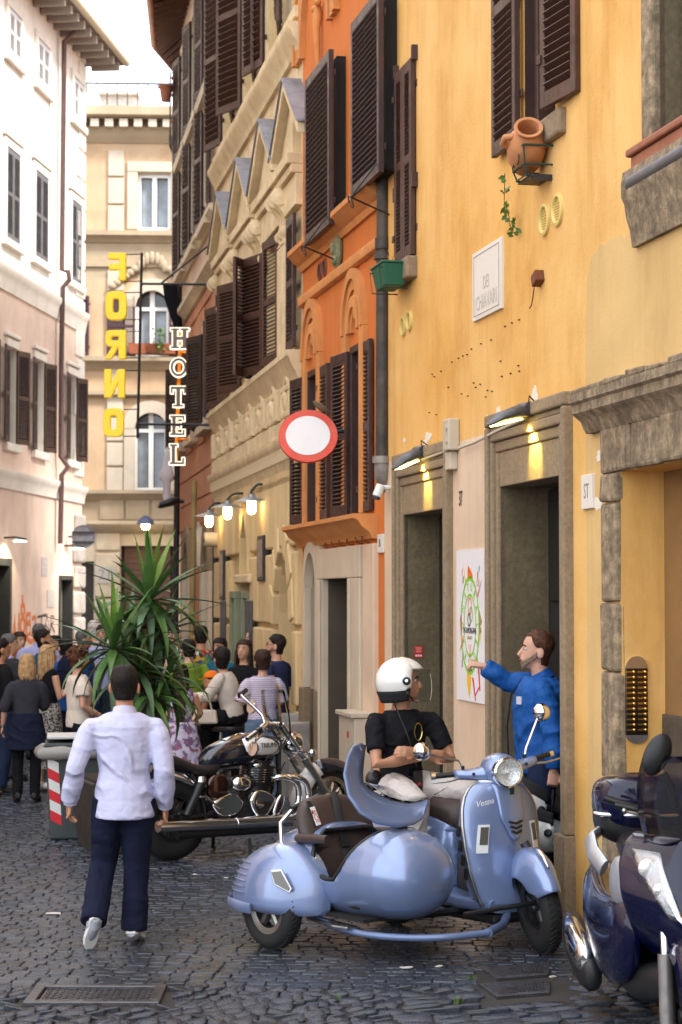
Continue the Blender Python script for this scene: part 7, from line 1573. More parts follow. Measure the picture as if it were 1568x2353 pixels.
def serif(ch, g):                       # strokes as boxes in a unit cell: x0,x1,z0,z1
    st = {'H': [(.12,.34,0,1),(.66,.88,0,1),(.3,.7,.42,.58),(0,.46,0,.09),(.54,1,0,.09),(0,.46,.91,1),(.54,1,.91,1)], 'T': [(.39,.61,0,1),(.06,.94,.88,1),(.06,.16,.68,.9),(.84,.94,.68,.9),(.22,.78,0,.09)],
          'E': [(.16,.38,0,1),(.04,.92,0,.10),(.04,.92,.90,1),(.84,.95,.0,.28),(.84,.93,.74,1),(.3,.68,.45,.56),(.6,.68,.36,.65)], 'L': [(.16,.38,0,1),(.04,.94,0,.10),(.04,.52,.91,1),(.84,.95,0,.32)]}[ch]
    return [(a - g, b + g, c - g*.8, d + g*.8) for a, b, c, d in st]
for ch, u0, u1, v0, v1 in (('H', 393, 434, 754, 800), ('O', 390, 432, 820, 868), ('T', 391, 430, 889, 935), ('E', 391, 427, 956, 1001), ('L', 390, 426, 1022, 1068)):
    w, h, x0, z0 = (u1 - u0)*s0, (v1 - v0)*s0, X(u0), Zf(v1); lt = MB(); fc = MB()
    if ch == 'O': ringpoly(lt, x0, x0 + w, z0, z0 + h, .26*w, 0, -.03, .03, 2.0); ringpoly(fc, x0 + .05*w, x0 + .95*w, z0 + .05*h, z0 + .95*h, .15*w, 0, -.036, -.0305, 2.0)
    else:
        for i, (a, b, c, d) in enumerate(serif(ch, .06)): lt.box(x0 + a*w, x0 + b*w, -.03 - .0004*i, .03, z0 + c*h, z0 + d*h)
        for i, (a, b, c, d) in enumerate(serif(ch, .012)): fc.box(x0 + a*w, x0 + b*w, -.037 - .0004*i, -.034, z0 + c*h, z0 + d*h)
    l_ = lt.build('letter', WL, hs_); fc.build('letter_face', GF, l_)
MB().tube([(X(414), .06, Zf(760)), (X(405), .06, Zf(1062))], .032, 8).build('post', OP, hs_)
for v, u1 in ((808, 450), (1009, 472)): MB().tube([(X(411), .06, Zf(v)), (X(u1), .1, Zf(v))], .02, 8).build('post_arm', OP, hs_)
# round road sign with a sparrow on top
p = P(708, 1001, 18.3); rs = empty('road_sign', p, 0, 'round white road sign with a red rim hung from the orange house', 'road sign')
Ms = RX(-24) @ RY(-8) @ RX(90) @ Matrix.Scale(.94, 4)
REDP = mat('sign_red', (.62, .055, .025), .5, var=.12, vs=12, stain=(.45, .12, .07), stw=.4, sts=9)
MB().lathe([(.001, .0), (.29, .0), (.292, -.03), (.286, -.032)], 48, Ms, 0, True, False).build('rim', REDP, rs, smooth=40)
MB().lathe([(.218, .0045), (.001, .0045)], 48, Ms, 0, False, False).build('sign_face', mat('sign_face', (.72, .70, .69), .5, var=.05, vs=6, streak=.18, stain=(.55, .53, .52), stw=.4, sts=6), rs)
MB().tube([(-.2, .06, -.05), (.33, .16, .06)], .02, 8).build('bracket', IRON, rs)
b = P(735, 941, 18.25); sp = empty('sparrow', b, 0, 'small brown sparrow perched on the rim of the round road sign', 'bird')
BRD = mat('sparrow_brown', (.14, .09, .05), .9, var=.5, vs=60)
mb = MB(); mb.tube([(.075, 0, -.01), (.04, 0, .012), (0, 0, .03), (-.03, 0, .05), (-.045, 0, .068), (-.055, 0, .075)], [.006, .022, .030, .024, .019, .010], 10); sb_ = mb.build('body', BRD, sp, smooth=80)
MB().tube([(-.058, 0, .073), (-.072, 0, .07)], [.006, .001], 6).build('beak', HG if False else IRON, sp); MB().tube([(.05, 0, .0), (.12, .0, -.025)], [(.004, .012), (.003, .01)], 6).build('tail', BRD, sp)
for sg in (-1, 1): MB().tube([(0, sg*.01, .01), (-.005, sg*.012, -.015)], .002, 5).build('leg', IRON, sp)
# round sign seen from behind at the left corner
p = P(192, 1233, 42.5); rb2 = empty('road_sign', p, 0, 'round grey sign seen from behind, on the corner of the pale pink house', 'road sign')
MB().lathe([(.001, 0), (.25, 0), (.25, -.02), (.235, -.02), (.235, -.006), (.001, -.006)], 36, RX(-90), 0).build('plate', mat('grey_plate', (.16, .16, .18), .5, .4, var=.3, vs=9), rb2, smooth=40)
for z in (.09, -.12): MB().box(-.24, .24, -.04, -.018, z - .02, z + .02).build('rail', IRON, rb2)
MB().tube([(-.22, 0, 0), (-.33, .1, 0)], .02, 6).build('bracket', IRON, rb2)
# barn lamps on the palazzo
F = bb
for i, (um, vm, us, vs_) in enumerate(((519, 1156, 482, 1186), (570, 1134, 524, 1166), (617, 1113, 580, 1152))):
    a, z = F.sz(um, vm); y = .1
    for _ in range(40):
        w = F.world(a, y, z); yc = w.y*CP + (w.z - CAMZ)*SP; uu = CX + FPX*w.x/yc
        if uu < us: break
        y += .01
    zz = CAMZ + (HOR - vs_)/FPX*w.y
    lp = empty('wall_lamp', F.world(a, 0, zz), F.ang, ['grey dish wall lamp with lit bulb, leftmost of the three on the palazzo', 'grey dish wall lamp with lit bulb, middle of the three on the palazzo', 'grey dish wall lamp with lit bulb, nearest of the three on the palazzo'][i], 'wall lamp', 'lit dish lamps on the palazzo')
    MB().tube([(0, .02, z - zz), (0, y*.6, z - zz), (0, y - .05, z - zz - .02), (0, y, z - zz - .08), (0, y, .08)], .016, 8).build('arm', IRON, lp, smooth=60); MB().lathe([(.06, 0), (.05, .03), (.02, .04)], 14, ax((0, 0, z - zz), (1,0,0), z=(0,1,0))).build('wall_plate', IRON, lp)
    MB().lathe([(.04, .085), (.05, .05), (.10, .035), (.21, .0), (.215, -.006), (.20, .0), (.09, .02), (.001, .03)], 28, T(0, y, 0)).build('lamp_shade', mat('lamp_grey', (.30, .30, .31), .4, .5), lp, smooth=50)
    MB().lathe([(.048, .02), (.055, -.05), (.05, -.12), (.03, -.15), (.001, -.155)], 16, T(0, y, 0)).build('bulb', WARM, lp, smooth=60)
# floodlight, cloth and banner at the far corner
p = P(395, 1157, 34); fl_ = empty('floodlight', p, 0, 'black street floodlight at the corner below the HOTEL sign', 'floodlight'); loftx([(-.24, 0, -.06, .03, .01), (-.2, 0, -.03, .14, .06), (.05, 0, .04, .15, .075), (.14, 0, .05, .08, .05)], 16).build('housing', BLACKP, fl_, smooth=50); MB().tube([(.12, 0, .04), (.3, 0, .03)], .03, 8).build('arm', BLACKP, fl_)
p = P(384, 1075, 34); MBc = MB(); MBc.loft([[Vector((w*math.cos(j*.785), .5*w*math.sin(j*.785), z)) for j in range(8)] for w, z in ((.01, .36), (.05, .2), (.10, -.05), (.13, -.2), (.06, -.25), (.07, -.5), (.03, -.62))]); cl_ = MBc.build('hanging_cloth', mat('white_cloth', (.66, .60, .64), .9, var=.1), smooth=60); cl_.location = p; tag(cl_, 'white cloth hanging below the HOTEL sign', 'cloth')
p = P(398, 700, 34); bn = MB().loft([[Vector((x + w*math.cos(j*.785), .05*math.sin(j*.785), z)) for j in range(8)] for x, w, z in ((-.06, .12, .36), (-.02, .13, .1), (.05, .10, -.2), (.12, .06, -.5))]).build('dark_banner', BLKC, smooth=60); bn.location = p; tag(bn, 'dark folded banner hanging at the house corner right of the bakery letters', 'banner')
# lamps over shop doors on the left, lamp on the end house
for u, v, fac_, lab, m_ in ((22, 1238, lb, 'slim wall lamp over the shop door at the left edge, lit', WEM), (160, 1256, lb, 'slim wall lamp over the corner shop door of the pink house, lit', WEM)):
    a, z = fac_.sz(u - 12, v); l = empty('wall_lamp', fac_.world(a, 0, z), fac_.ang, lab, 'wall lamp', 'slim lamps on the pink house')
    MB().tube([(0, 0, .02), (0, .22, .02), (0, .42, -.02)], [(.02, .03), (.03, .06), (.03, .07)], 8).build('arm', IRON, l); MB().box(-.05, .05, .2, .42, -.055, -.04).build('light_strip', m_, l)
    pl = bpy.data.lights.new('shop_lamp', 'SPOT'); pl.energy = 26; pl.color = (1, .85, .55); pl.spot_size = R(120); pl.shadow_soft_size = .08; q = bpy.data.objects.new('shop_lamp', pl); link(q, l); q.location = (0, .3, -.07); q.rotation_euler = (R(-25), 0, 0)
p = P(335, 1205, 57); l = empty('wall_lamp', p, 0, 'blue glass lantern lit over the roller shutter at the end of the lane', 'wall lamp'); MB().lathe([(.06, .25), (.22, .12), (.26, 0), (.24, .0), (.1, .08)], 18).build('lamp_shade', mat('blue_enamel', (.05, .06, .12), .4), l, smooth=50); MB().ell((0, 0, -.05), .12, 12, 8).build('bulb', WARM, l)
# LED floods over the two shop doors with conduit and junction box
F = yb; GRYM = mat('grey_metal', (.09, .09, .095), .45, .5, var=.2, vs=20)
for i, (u0, v0, u1, v1) in enumerate(((902, 1074, 985, 1042), (1120, 972, 1232, 948))):
    a, z = F.sz(u1, v1); P0 = F.world(a, .03, z); w = F.world(a, .03, z); e = P(u0, v0 + 2, w.y - .12); 
    l = empty('door_lamp', P0, 0, ['grey floodlight over the left shop door of the yellow house', 'grey floodlight over the right shop door of the yellow house'][i], 'wall lamp', 'floodlights over the shop doors')
    d = e - P0; M_ = ax((0, 0, 0), d, z=(0, 0, 1)); L_ = d.length
    mb = MB(); mb.loft([[M_ @ q_ for q_ in sring(x*L_, 0, zc, wd_, ht, 2.6, 18)] for x, zc, wd_, ht in ((.0, .0, .05, .03), (.08, .01, .06, .04), (.3, .025, .09, .045), (.7, .02, .085, .03), (.95, -.005, .05, .012), (1, -.01, .02, .006))]); mb.build('housing', GRYM, l, smooth=50)
    MB().box(.32*L_, .86*L_, -.062, .062, -.028, -.018).build('light_panel', YEM, l).matrix_local = M_
    MB().lathe([(.045, -.07), (.045, .07)], 18, M_ @ T(.1*L_, 0, .03) @ RX(90)).build('hinge', GRYM, l, smooth=40); MB().tube([M_ @ Vector((.05*L_, .02, .06)), M_ @ Vector((.0, .02, .11)), M_ @ Vector((-.04, .02, .05))], .006, 6).build('cable', BLACKP, l)
    pl = bpy.data.lights.new('door_light', 'SPOT'); pl.energy = 9; pl.color = (1, .80, .18); pl.spot_size = R(75); pl.spot_blend = .5; pl.shadow_soft_size = .02; q = bpy.data.objects.new('door_light', pl); link(q, l); q.location = M_ @ Vector((.35*L_, 0, -.05)); q.rotation_euler = (Matrix.Rotation(F.ang, 3, 'Z') @ Vector((.0, .9, 1))).to_track_quat('Z', 'Y').to_euler()
CR2 = mat('beige_plastic', (.50, .43, .33), .5, var=.08)
a0, a1, z0, z1 = F.q(1036, 970, 1065, 1032); jb = empty('junction_box', F.world((a0 + a1)/2, 0, z0), F.ang, 'beige electrical junction box between the two shop doors', 'junction box'); wj = .17
MB().box(-wj/2, wj/2, 0, .09, 0, .24).build('box', CR2, jb, bevel=.012); MB().box(-.02, .13, 0, .06, -.14, -.004).build('small_box', CR2, jb, bevel=.008)
for z in (.07, .17): MB().lathe([(.022, 0), (.022, .008), (.01, .01)], 14, ax((-wj/2 + .05, .09, z), (1,0,0), z=(0,1,0))).build('knockout', CR2, jb)
zc = [F.sz(u, v) for u, v in ((1228, 960), (1160, 990), (1105, 1018), (1070, 1030))]; cd = MB().tube([(a, .05, z) for a, z in zc], .012, 8).build('conduit', CR2, None, smooth=60); cd.matrix_world = F.o.matrix_basis; tag(cd, 'beige cable conduit running from the junction box to the right door lamp', 'conduit')
zc = [F.sz(u, v) for u, v in ((1040, 1036), (1010, 1048), (985, 1056))]; cd = MB().tube([(a, .05, z) for a, z in zc], .012, 8).build('conduit', CR2, None, smooth=60); cd.matrix_world = F.o.matrix_basis; tag(cd, 'short beige cable conduit from the junction box to the left door lamp', 'conduit')
def onwall(F, name, u, v, lab, cat, y=0, g=None): a, z = F.sz(u, v); return empty(name, F.world(a, y, z), F.ang, lab, cat, g)
cc = onwall(F, 'security_camera', 897, 1128, 'small white security camera beside the left shop door', 'security camera'); MB().tube([(0, .0, .03), (0, .08, .03)], .02, 8).build('bracket', WHITEP, cc); MB().tube([(0, .08, .05), (0, .12, -.05)], .04, 14).build('body', WHITEP, cc, bevel=.006, smooth=50); MB().tube([(0, .12, -.05), (0, .125, -.075)], .034, 14).build('lens', BLACKP, cc)
cc = onwall(bb, 'security_camera', 510, 1240, 'beige dome camera on the corner of the palazzo', 'security camera'); MB().tube([(0, 0, 0), (0, .25, 0)], [.11, .1], 14).build('body', CR2, cc, smooth=50); MB().tube([(0, .25, 0), (0, .26, 0)], .045, 12).build('lens', BLACKP, cc)
# marble street name, numbers, sticker, poster, bell plate
CARV = mat('carved_grey', (.26, .22, .19), .9)
c4 = [F.sz(u, v) for u, v in ((1092, 588), (1158, 541), (1156, 704), (1093, 746))]
a0, a1 = min(x for x, _ in c4), max(x for x, _ in c4); z0, z1 = (c4[2][1] + c4[3][1])/2, (c4[0][1] + c4[1][1])/2
pq = empty('street_name_plaque', F.world((a0 + a1)/2, 0, (z0 + z1)/2), F.ang, 'white marble street name plaque carved DEI CHIAVARI on the yellow wall', 'sign'); w, h = a1 - a0, z1 - z0
MB().box(-w/2, w/2, -.01, .022, -h/2, h/2).build('slab', MARB, pq, bevel=.004)
fr_ = MB(); 
for x0, x1, y0, y1 in ((-w*.44, w*.44, h*.43, h*.44), (-w*.44, w*.44, -h*.44, -h*.43), (-w*.44, -w*.43, -h*.429, h*.429), (w*.43, w*.44, -h*.429, h*.429)): fr_.box(x0, x1, .0222, .024, y0, y1)
fr_.build('carved_border', CARV, pq)
def wtxt(s_, par, x, z, size, m, y, sx=1): return txt(s_, size, .0008, m, par, Matrix(((-1,0,0,x),(0,0,1,y),(0,1,0,z),(0,0,0,1))), sx=sx)
CARL = mat('faded_carving', (.46, .41, .36), .9)
wtxt('DEI', pq, 0, -.02*h, .135, CARL, .0232, .8); wtxt('CHIAVARI', pq, 0, -.28*h, .15, CARL, .0232, .86 * w/.78)
for FF, u, v, s_, hw, hh, lab in ((ob_, 878, 1249, '36', .10, .068, 'white marble house number 36 on the orange house'), (yb, 1355, 1130, 'ST', .10, .086, 'small white marble plate lettered ST beside the right shop door')):
    q = onwall(FF, 'house_number', u, v, lab, 'plaque'); MB().box(-hw, hw, -.01, .02, -hh*1.2, hh*1.2).build('plate', MARB, q, bevel=.004); wtxt(s_, q, 0, 0, hh*1.5, CARV if s_ == 'ST' else IRON, .0208, .7)
q = onwall(yb, 'house_number', 1060, 1147, 'iron house number 37 on the pale wall between the shop doors', 'number'); wtxt('37', q, 0, 0, .16, IRON, .006, .6)
q = onwall(eb_, 'house_number', 243, 1321, 'faded grey house number 21 on the end house', 'number'); MB().box(-.3, .3, .08, .1, -.25, .25).build('plate', mat('pale_plate', (.5, .45, .38), .8), q); wtxt('21', q, 0, 0, .42, mat('faded_grey', (.25, .26, .28), .8), .102)
def reveal(FF, s_, u, v, w, h, y0=.004):    # a frame on the far reveal of an opening, facing the camera
    M_ = FF.o.matrix_basis; o_ = FF.p0 + FF.ex*s_; n = -FF.ex; r = ray(u, v); t = (o_ - CAM).dot(n)/r.dot(n); w_ = CAM + r*t
    X_ = -FF.n if False else FF.n*-1; return ax(w_ + n*y0, X_, z=n), w_
Mt, _ = reveal(yb, dA[1], 962, 1496, 0, 0); stk = empty('warning_sticker', (0,0,0), 0, 'red notice sticker with white print in the left doorway', 'sticker', mat=Mt)
RDS = mat('sticker_red', (.55, .02, .015), .5); MB().box(-.035, .035, -.055, .04, 0, .002).build('sheet', RDS, stk)
for y, ww in ((.025, .05), (.01, .04), (-.005, .05)): MB().box(-ww/2, ww/2, y - .003, y + .003, .0022, .003).build('print_line', mat('pink_print', (.7, .35, .3), .6), stk)
for x in (-.02, 0, .02): MB().box(x - .007, x + .007, -.045, -.03, .0022, .003).build('pictogram', WHITEP, stk)
Mt, _ = reveal(yb, PO, 1462, 1608, 0, 0); bp = empty('bell_plate', (0,0,0), 0, 'polished entry bell plate with two rows of brass buttons', 'intercom', mat=Mt)
MIR = mat('polished_dark', (.10, .09, .08), .08, 1); BRS = mat('brass', (.80, .50, .12), .15, 1)
MB().box(-.066, .066, -.20, .18, -.004, .012).build('plate', MIR, bp, bevel=.003)
MB().prism([(.066*math.cos(R(a)), .18 + .07*math.sin(R(a))**1.0) for a in range(0, 181, 12)], -.004, .0118, None).build('plate_top', CHROME, bp); MB().prism([(.066*math.cos(R(a)), -.2 - .05*abs(math.sin(R(a)))) for a in range(180, 361, 12)], -.004, .0118, None).build('plate_bottom', CHROME, bp)
bm = MB().lathe([(.010, 0), (.010, .008), (.005, .016), (.001, .017)], 10).mesh('bell_button', BRS, 50); nm = MB().box(-.018, .012, -.005, .005, .0, .004).mesh('name_slot', BRS)
for i in range(12):
    for sx_ in (-1, 1): inst('bell_button', bm, bp, (sx_*.034 + .014, .16 - i*.030, .012)); inst('name_slot', nm, bp, (sx_*.034 - .012, .16 - i*.030, .0125))
pn = [yb.sz(u, v) for u, v in ((1053, 1269), (1117, 1256), (1117, 1616), (1054, 1608))]; a0, a1 = min(p_[0] for p_ in pn), max(p_[0] for p_ in pn); z0, z1 = (pn[2][1] + pn[3][1])/2, (pn[0][1] + pn[1][1])/2
po = empty('gelato_poster', yb.world((a0 + a1)/2, .006, (z0 + z1)/2), yb.ang, 'tall white gelato poster with a green lettered ring between the shop doors', 'poster'); w, h = (a1 - a0) - .01, z1 - z0; w2 = w/2
MB().box(-w/2, w/2, -.003, .008, -h/2, h/2).build('sheet', mat('poster_white', (.74, .71, .72), .5, var=.02), po)
col = lambda n, c: mat('print_' + n, c, .6)
GR, RD_, YL_, OR_, OL, PK, BK_, CY2 = col('green', (.22, .52, .03)), col('red', (.62, .03, .05)), col('yellow', (.75, .45, .01)), col('orange', (.72, .15, .02)), col('olive', (.33, .26, .06)), col('pink', (.62, .2, .3)), col('black', (.02, .02, .02)), col('cyan', (.08, .42, .45))
Mp = Matrix(((-1,0,0,0),(0,0,1,.0085),(0,1,0,0),(0,0,0,1)))
def shape(n, pts, m): MB().prism([(x*w2, y) for x, y in pts], 0, .0012, Mp).build(n, m, po)
zc = .0
def ring(r0, r1, m, n): 
    b = MB(); b.loft([[Mp @ Vector((r*math.cos(a)*w2, r/.68*math.sin(a)*h*.325 + zc, d)) for r, d in ((r0, 0), (r0, .0012), (r1, .0012), (r1, 0))] for a in [2*math.pi*i/48 for i in range(49)]], 0, False, False); b.build(n, m, po)
ring(.62, .68, GR, 'ring'); ring(.40, .44, GR, 'ring')
for i, ch in enumerate('NATURALE' + 'GELATO'):
    a = R(155 - i*25.7); M_ = Mp @ Matrix.Translation((.53*math.cos(a)*w2, .53/.68*math.sin(a)*h*.325 + zc, .0014)) @ Matrix.Rotation(a - math.pi/2, 4, 'Z'); txt(ch, .085, .0006, GR, po, M_, sx=.8)
txt('FATAMORGANA', .062, .0006, BK_, po, Mp @ Matrix.Translation((0, -.04, .0014)), sx=.78*w/.42*.55); txt('GELATO', .035, .0006, OL, po, Mp @ Matrix.Translation((0, -.09, .0014)))
for cx_, cy_, r, m in ((0, .14, .052, OR_), (.03, .08, .045, GR), (-.02, .04, .04, BK_)):
    b = MB(); b.loft([[Mp @ Vector((cx_ + q_*math.cos(a), cy_ + q_*1.25*math.sin(a), d)) for q_, d in ((r - .010, .0013), (r - .010, .002), (r, .002), (r, .0013))] for a in [2*math.pi*i/24 for i in range(25)]], 0, False, False); b.build('scoop_outline', m, po)
shape('cone', [(-.09, -.14), (-.06, -.14), (0, -.245), (.06, -.14), (.09, -.14), (0, -.27)], OR_)
HH = h/2
shape('dome', [(-.16, HH*.62), (.2, HH*.62), (.2, HH*.66), (.05, HH*.74), (-.1, HH*.78), (-.16, HH*.66)], OR_); shape('tower', [(-.16, HH*.7), (-.08, HH*.7), (-.12, HH*.8)], RD_)
shape('ray', [(-.45, HH*.80), (-.36, HH*.58), (-.28, HH*.58)], YL_); shape('ruin', [(-.78, -HH*.36), (-.48, -HH*.12), (-.46, -HH*.22), (-.62, -HH*.30)], OR_); shape('horse', [(-.72, HH*.08), (-.62, HH*.2), (-.58, -.02), (-.66, -.1)], RD_); shape('mark', [(-.62, HH*.3), (-.56, HH*.3), (-.6, HH*.22)], RD_)
shape('pyramid', [(.66, HH*.22), (.86, HH*.06), (.70, -.02)], OL); shape('pyramid', [(.66, HH*.06), (.84, -HH*.08), (.68, -HH*.1)], OL); shape('ray', [(.68, -HH*.08), (.82, -HH*.02), (.70, -HH*.26)], YL_)
shape('column', [(-.22, -HH*.60), (.08, -HH*.68), (.06, -HH*.78), (-.05, -HH*.96), (-.2, -HH*.8)], YL_); shape('iron_tower', [(.15, -HH*.68), (.26, -HH*.68), (.42, -HH*.98), (.36, -HH*.98)], RD_); shape('iron_tower', [(.55, -HH*.5), (.66, -HH*.52), (.74, -HH*.84), (.68, -HH*.84)], RD_); shape('brace', [(.36, -HH*.93), (.68, -HH*.80), (.68, -HH*.77), (.36, -HH*.90)], RD_)
shape('wine_bottle', [(.64, HH*.7), (.72, HH*.72), (.72, HH*.78), (.66, HH*.78)], CY2); shape('spire', [(.5, HH*.4), (.86, HH*.6), (.6, HH*.36)], PK)
for i in range(14): sgn = -1 if i % 2 else 1; x, z = sgn*(.5 + .03*(i % 5)), (-.62 if i > 6 else .5)*HH + .05*HH*(i % 4); shape('small_mark', [(x, z), (x + .05, z + .01), (x + .06, z + .06), (x + .01, z + .05)], OL if i % 3 else PK)
# rusty plate with a wire, ivy, amphora in its basket, planter box, terracotta trough
RST = mat('rust', (.16, .05, .02), .8, var=.3, vs=30)
q = onwall(F, 'rusty_bracket', 1246, 640, 'rusty iron plate with a dangling wire on the yellow wall', 'bracket'); MB().obox(T(0, .03, 0) @ RY(20), .10, .06, .075).build('plate', RST, q, bevel=.004); MB().tube([(0, .05, -.03), (.03, .05, -.1), (.1, .04, -.16), (.18, .03, -.17)], .004, 5).build('wire', IRON, q)
p = P(1212, 340, 12.75); TER = mat('terracotta_jar', (.50, .20, .075), .7, var=.12, vs=8, bump=.15, stain=(.55, .28, .14), stw=.5, sts=5)
am = empty('terracotta_amphora', p, 0, 'terracotta amphora lying tilted in an iron basket under the shuttered window', 'amphora')
Ma = ax((-.005, 0, .0), (1, 0, 0), z=(.26, -.80, .54)); pr = [(.001, -.19), (.07, -.185), (.115, -.10), (.128, -.0), (.115, .08), (.085, .125), (.074, .14), (.082, .165), (.094, .175), (.092, .182), (.072, .18), (.062, .14), (.08, .08), (.001, -.1)]
MB().lathe(pr, 32, Ma, 0, False, False).build('jar', TER, am, smooth=50)
for sg in (-1, 1): MB().tube([Ma @ Vector((sg*.09, 0, .10)), Ma @ Vector((sg*.145, 0, .09)), Ma @ Vector((sg*.155, 0, .04)), Ma @ Vector((sg*.12, 0, .015))], .022, 10).build('handle', TER, am, smooth=60)
GI = mat('green_iron', (.012, .055, .04), .5, .3)
bk = empty('flower_basket', P(1215, 380, 12.75), F.ang, 'green wrought iron basket holding the terracotta amphora', 'basket')
b = [(-.16, .08), (-.15, .30), (.14, .30), (.16, .08)]
for z, s_ in ((.10, 1.0), (-.02, .9), (-.085, .75)): MB().tube([(x*s_, y*(.6 + .4*s_) - .22, z) for x, y in [(.17, -.02)] + b[::-1] + [(-.17, -.02)]], .007, 6).build('rail', GI, bk, smooth=30)
for x, y in b: MB().tube([(x, y - .22, .10), (x*.9, y*.95 - .22, -.02), (x*.75, y*.88 - .22, -.085)], .006, 5).build('bar', GI, bk)
MB().box(-.14, .14, -.22, .03, -.1, -.085).build('base_plate', IRON, bk); MB().box(-.14, -.12, -.25, .02, -.12, -.1).build('bracket', IRON, bk)
for x in (-.05, .05): MB().tube([(x + .03*math.cos(a*.7), .09, .03 + .04*math.sin(a*.7)) for a in range(8)], .005, 5).build('scroll', GI, bk)
LEAFG = mat('ivy_leaf', (.09, .17, .03), .6, var=.3, vs=30); iv = onwall(F, 'ivy', 1200, 420, 'thin ivy trail hanging below the amphora basket', 'plant', .12)
st_ = [(0, 0, .06), (.01, .0, -.04), (.05, -.01, -.12), (.02, -.03, -.2), (.05, -.05, -.28), (.01, -.06, -.34)]; MB().tube(st_, .003, 5).build('stem', mat('ivy_stem', (.12, .07, .03), .8), iv); ri = random.Random(9)
lf = MB().add([(0,0,0),(.02,.004,.01),(.012,.0,.03),(.03,0,.045),(0,.004,.06),(-.03,0,.045),(-.012,0,.03),(-.02,.004,.01)], [(0,1,2,3,4,5,6,7)]).mesh('leaf', LEAFG)
for i in range(20): a = ri.choice((1, 1, 3, 4, 5, 5)); s_ = st_[a]; inst('leaf', lf, iv, (s_[0] + ri.uniform(-.04, .05), s_[1] + ri.uniform(-.02, .02), s_[2] + ri.uniform(-.03, .04)), (ri.uniform(-1, 1), ri.uniform(-1, 1), ri.uniform(0, 6)), (.6 + .5*ri.random(),)*3)
q = onwall(F, 'planter_box', 938, 636, 'dark green plastic planter box on a bracket under the narrow shutters', 'planter', .04); GP = mat('green_plastic', (.012, .10, .055), .5)
MB().hexa([(-.16, .03, -.10), (.2, .03, -.10), (.2, .19, -.10), (-.16, .19, -.10), (-.2, .01, .08), (.24, .01, .08), (.24, .22, .08), (-.2, .22, .08)]).build('box', GP, q, bevel=.01); MB().box(-.21, .25, .0, .23, .0805, .1).build('rim', GP, q, bevel=.006)
for x in (-.15, .2): MB().tube([(x, 0, .06), (x, .24, .05), (x, .22, -.12), (x, 0, -.12)], .006, 5).build('bracket', GI, q)
for i in range(14): x = -.15 + .027*i; MB().tube([(x, .12, .09), (x + ri.uniform(-.03, .03), .12 + ri.uniform(-.04, .04), .13 + ri.random()*.06)], [.005, .001], 4).build('dry_sprout', mat('dry_straw', (.45, .2, .06), .9), q)
a, z = F.sz(1478, 372); tr = empty('terracotta_trough', F.world(a, 0, z), F.ang, 'terracotta trough with a zinc drip tray on the stone sill, upper right', 'planter'); TRC = mat('trough_clay', (.30, .105, .055), .7, var=.15, vs=6)
MB().box(-1.2, 0, .0, .075, -.10, .02).build('trough', TRC, tr, bevel=.01); MB().box(-1.2, .02, -.01, .10, .0205, .065).build('rim', TRC, tr, bevel=.012); MB().tube([(-1.2, .05, -.13), (-.0, .05, -.13)], .06, 14).build('drip_tray', mat('zinc', (.10, .10, .11), .45, .6, var=.2), tr, smooth=50)
# --- bin, planter and yucca, stone bollards, green bin, stool
p = P(172, 1372, 17.4); bn = empty('litter_bin', (p.x, p.y, 0), R(8), 'dark grey litter bin with liner and red and white chevrons left of the walking man', 'litter bin')
BG = mat('bin_grey', (.045, .055, .055), .55, var=.15, vs=9)
MB().hexa([(-.20, -.2, 0), (.22, -.2, 0), (.22, .25, 0), (-.20, .25, 0), (-.24, -.24, .72), (.26, -.24, .72), (.26, .29, .72), (-.24, .29, .72)]).build('body', BG, bn, bevel=.02)
lin = MB(); lin.tube([(x, y, .74 + .012*math.sin(i*2.3)) for i, (x, y) in enumerate([(-.27, -.26), (-.1, -.29), (.1, -.28), (.28, -.27), (.30, 0), (.29, .3), (0, .32), (-.27, .31), (-.29, .05)])], [.05 + .012*math.sin(i*1.9) for i in range(9)], 8, closed=True); lin.build('bin_liner', mat('grey_liner', (.26, .25, .23), .35, bump=.5, bs=25, var=.1), bn, smooth=60)
MB().box(-.25, .27, -.25, .3, .79, .83).build('lid', BG, bn, bevel=.015); MB().box(-.23, .26, -.23, .28, .86, .885).build('lid_flap', mat('lid_white', (.55, .55, .54), .5), bn, bevel=.008); MB().box(-.24, .26, .2, .26, .80, .88).build('hinge', BG, bn)
for k in range(6):
    z = .12 + .09*k; MB().add([(-.199 - .04*(z)/.72 + .01, -.204 - .04*z/.72, z + .05), (-.199 - .04*z/.72 + .105, -.204 - .04*z/.72, z), (-.199 - .04*(z + .09)/.72 + .105, -.204 - .04*(z + .09)/.72, z + .09), (-.199 - .04*(z + .09)/.72 + .01, -.204 - .04*(z + .09)/.72, z + .14)], [(0, 1, 2, 3)]).build('chevron', WHITEP if k % 2 else mat('chevron_red', (.6, .02, .03), .5), bn)
p = P(296, 1372, 16.6); bxp = empty('planter', (p.x, p.y, 0), R(20), 'dark square planter box holding the yucca behind the walking man', 'planter'); MB().hexa([(-.34, -.34, 0), (.34, -.34, 0), (.34, .34, 0), (-.34, .34, 0), (-.4, -.4, .58), (.4, -.4, .58), (.4, .4, .58), (-.4, .4, .58)]).build('box', mat('planter_dark', (.03, .028, .025), .6, var=.2), bxp, bevel=.015); MB().box(-.36, .36, -.36, .36, .581, .6).build('soil', mat('soil', (.03, .02, .014), .95, bump=.5), bxp)
yu = empty('yucca', (p.x, p.y, .6), 0, 'large green yucca with sword-shaped leaves in the dark planter', 'plant'); ry_ = random.Random(21)
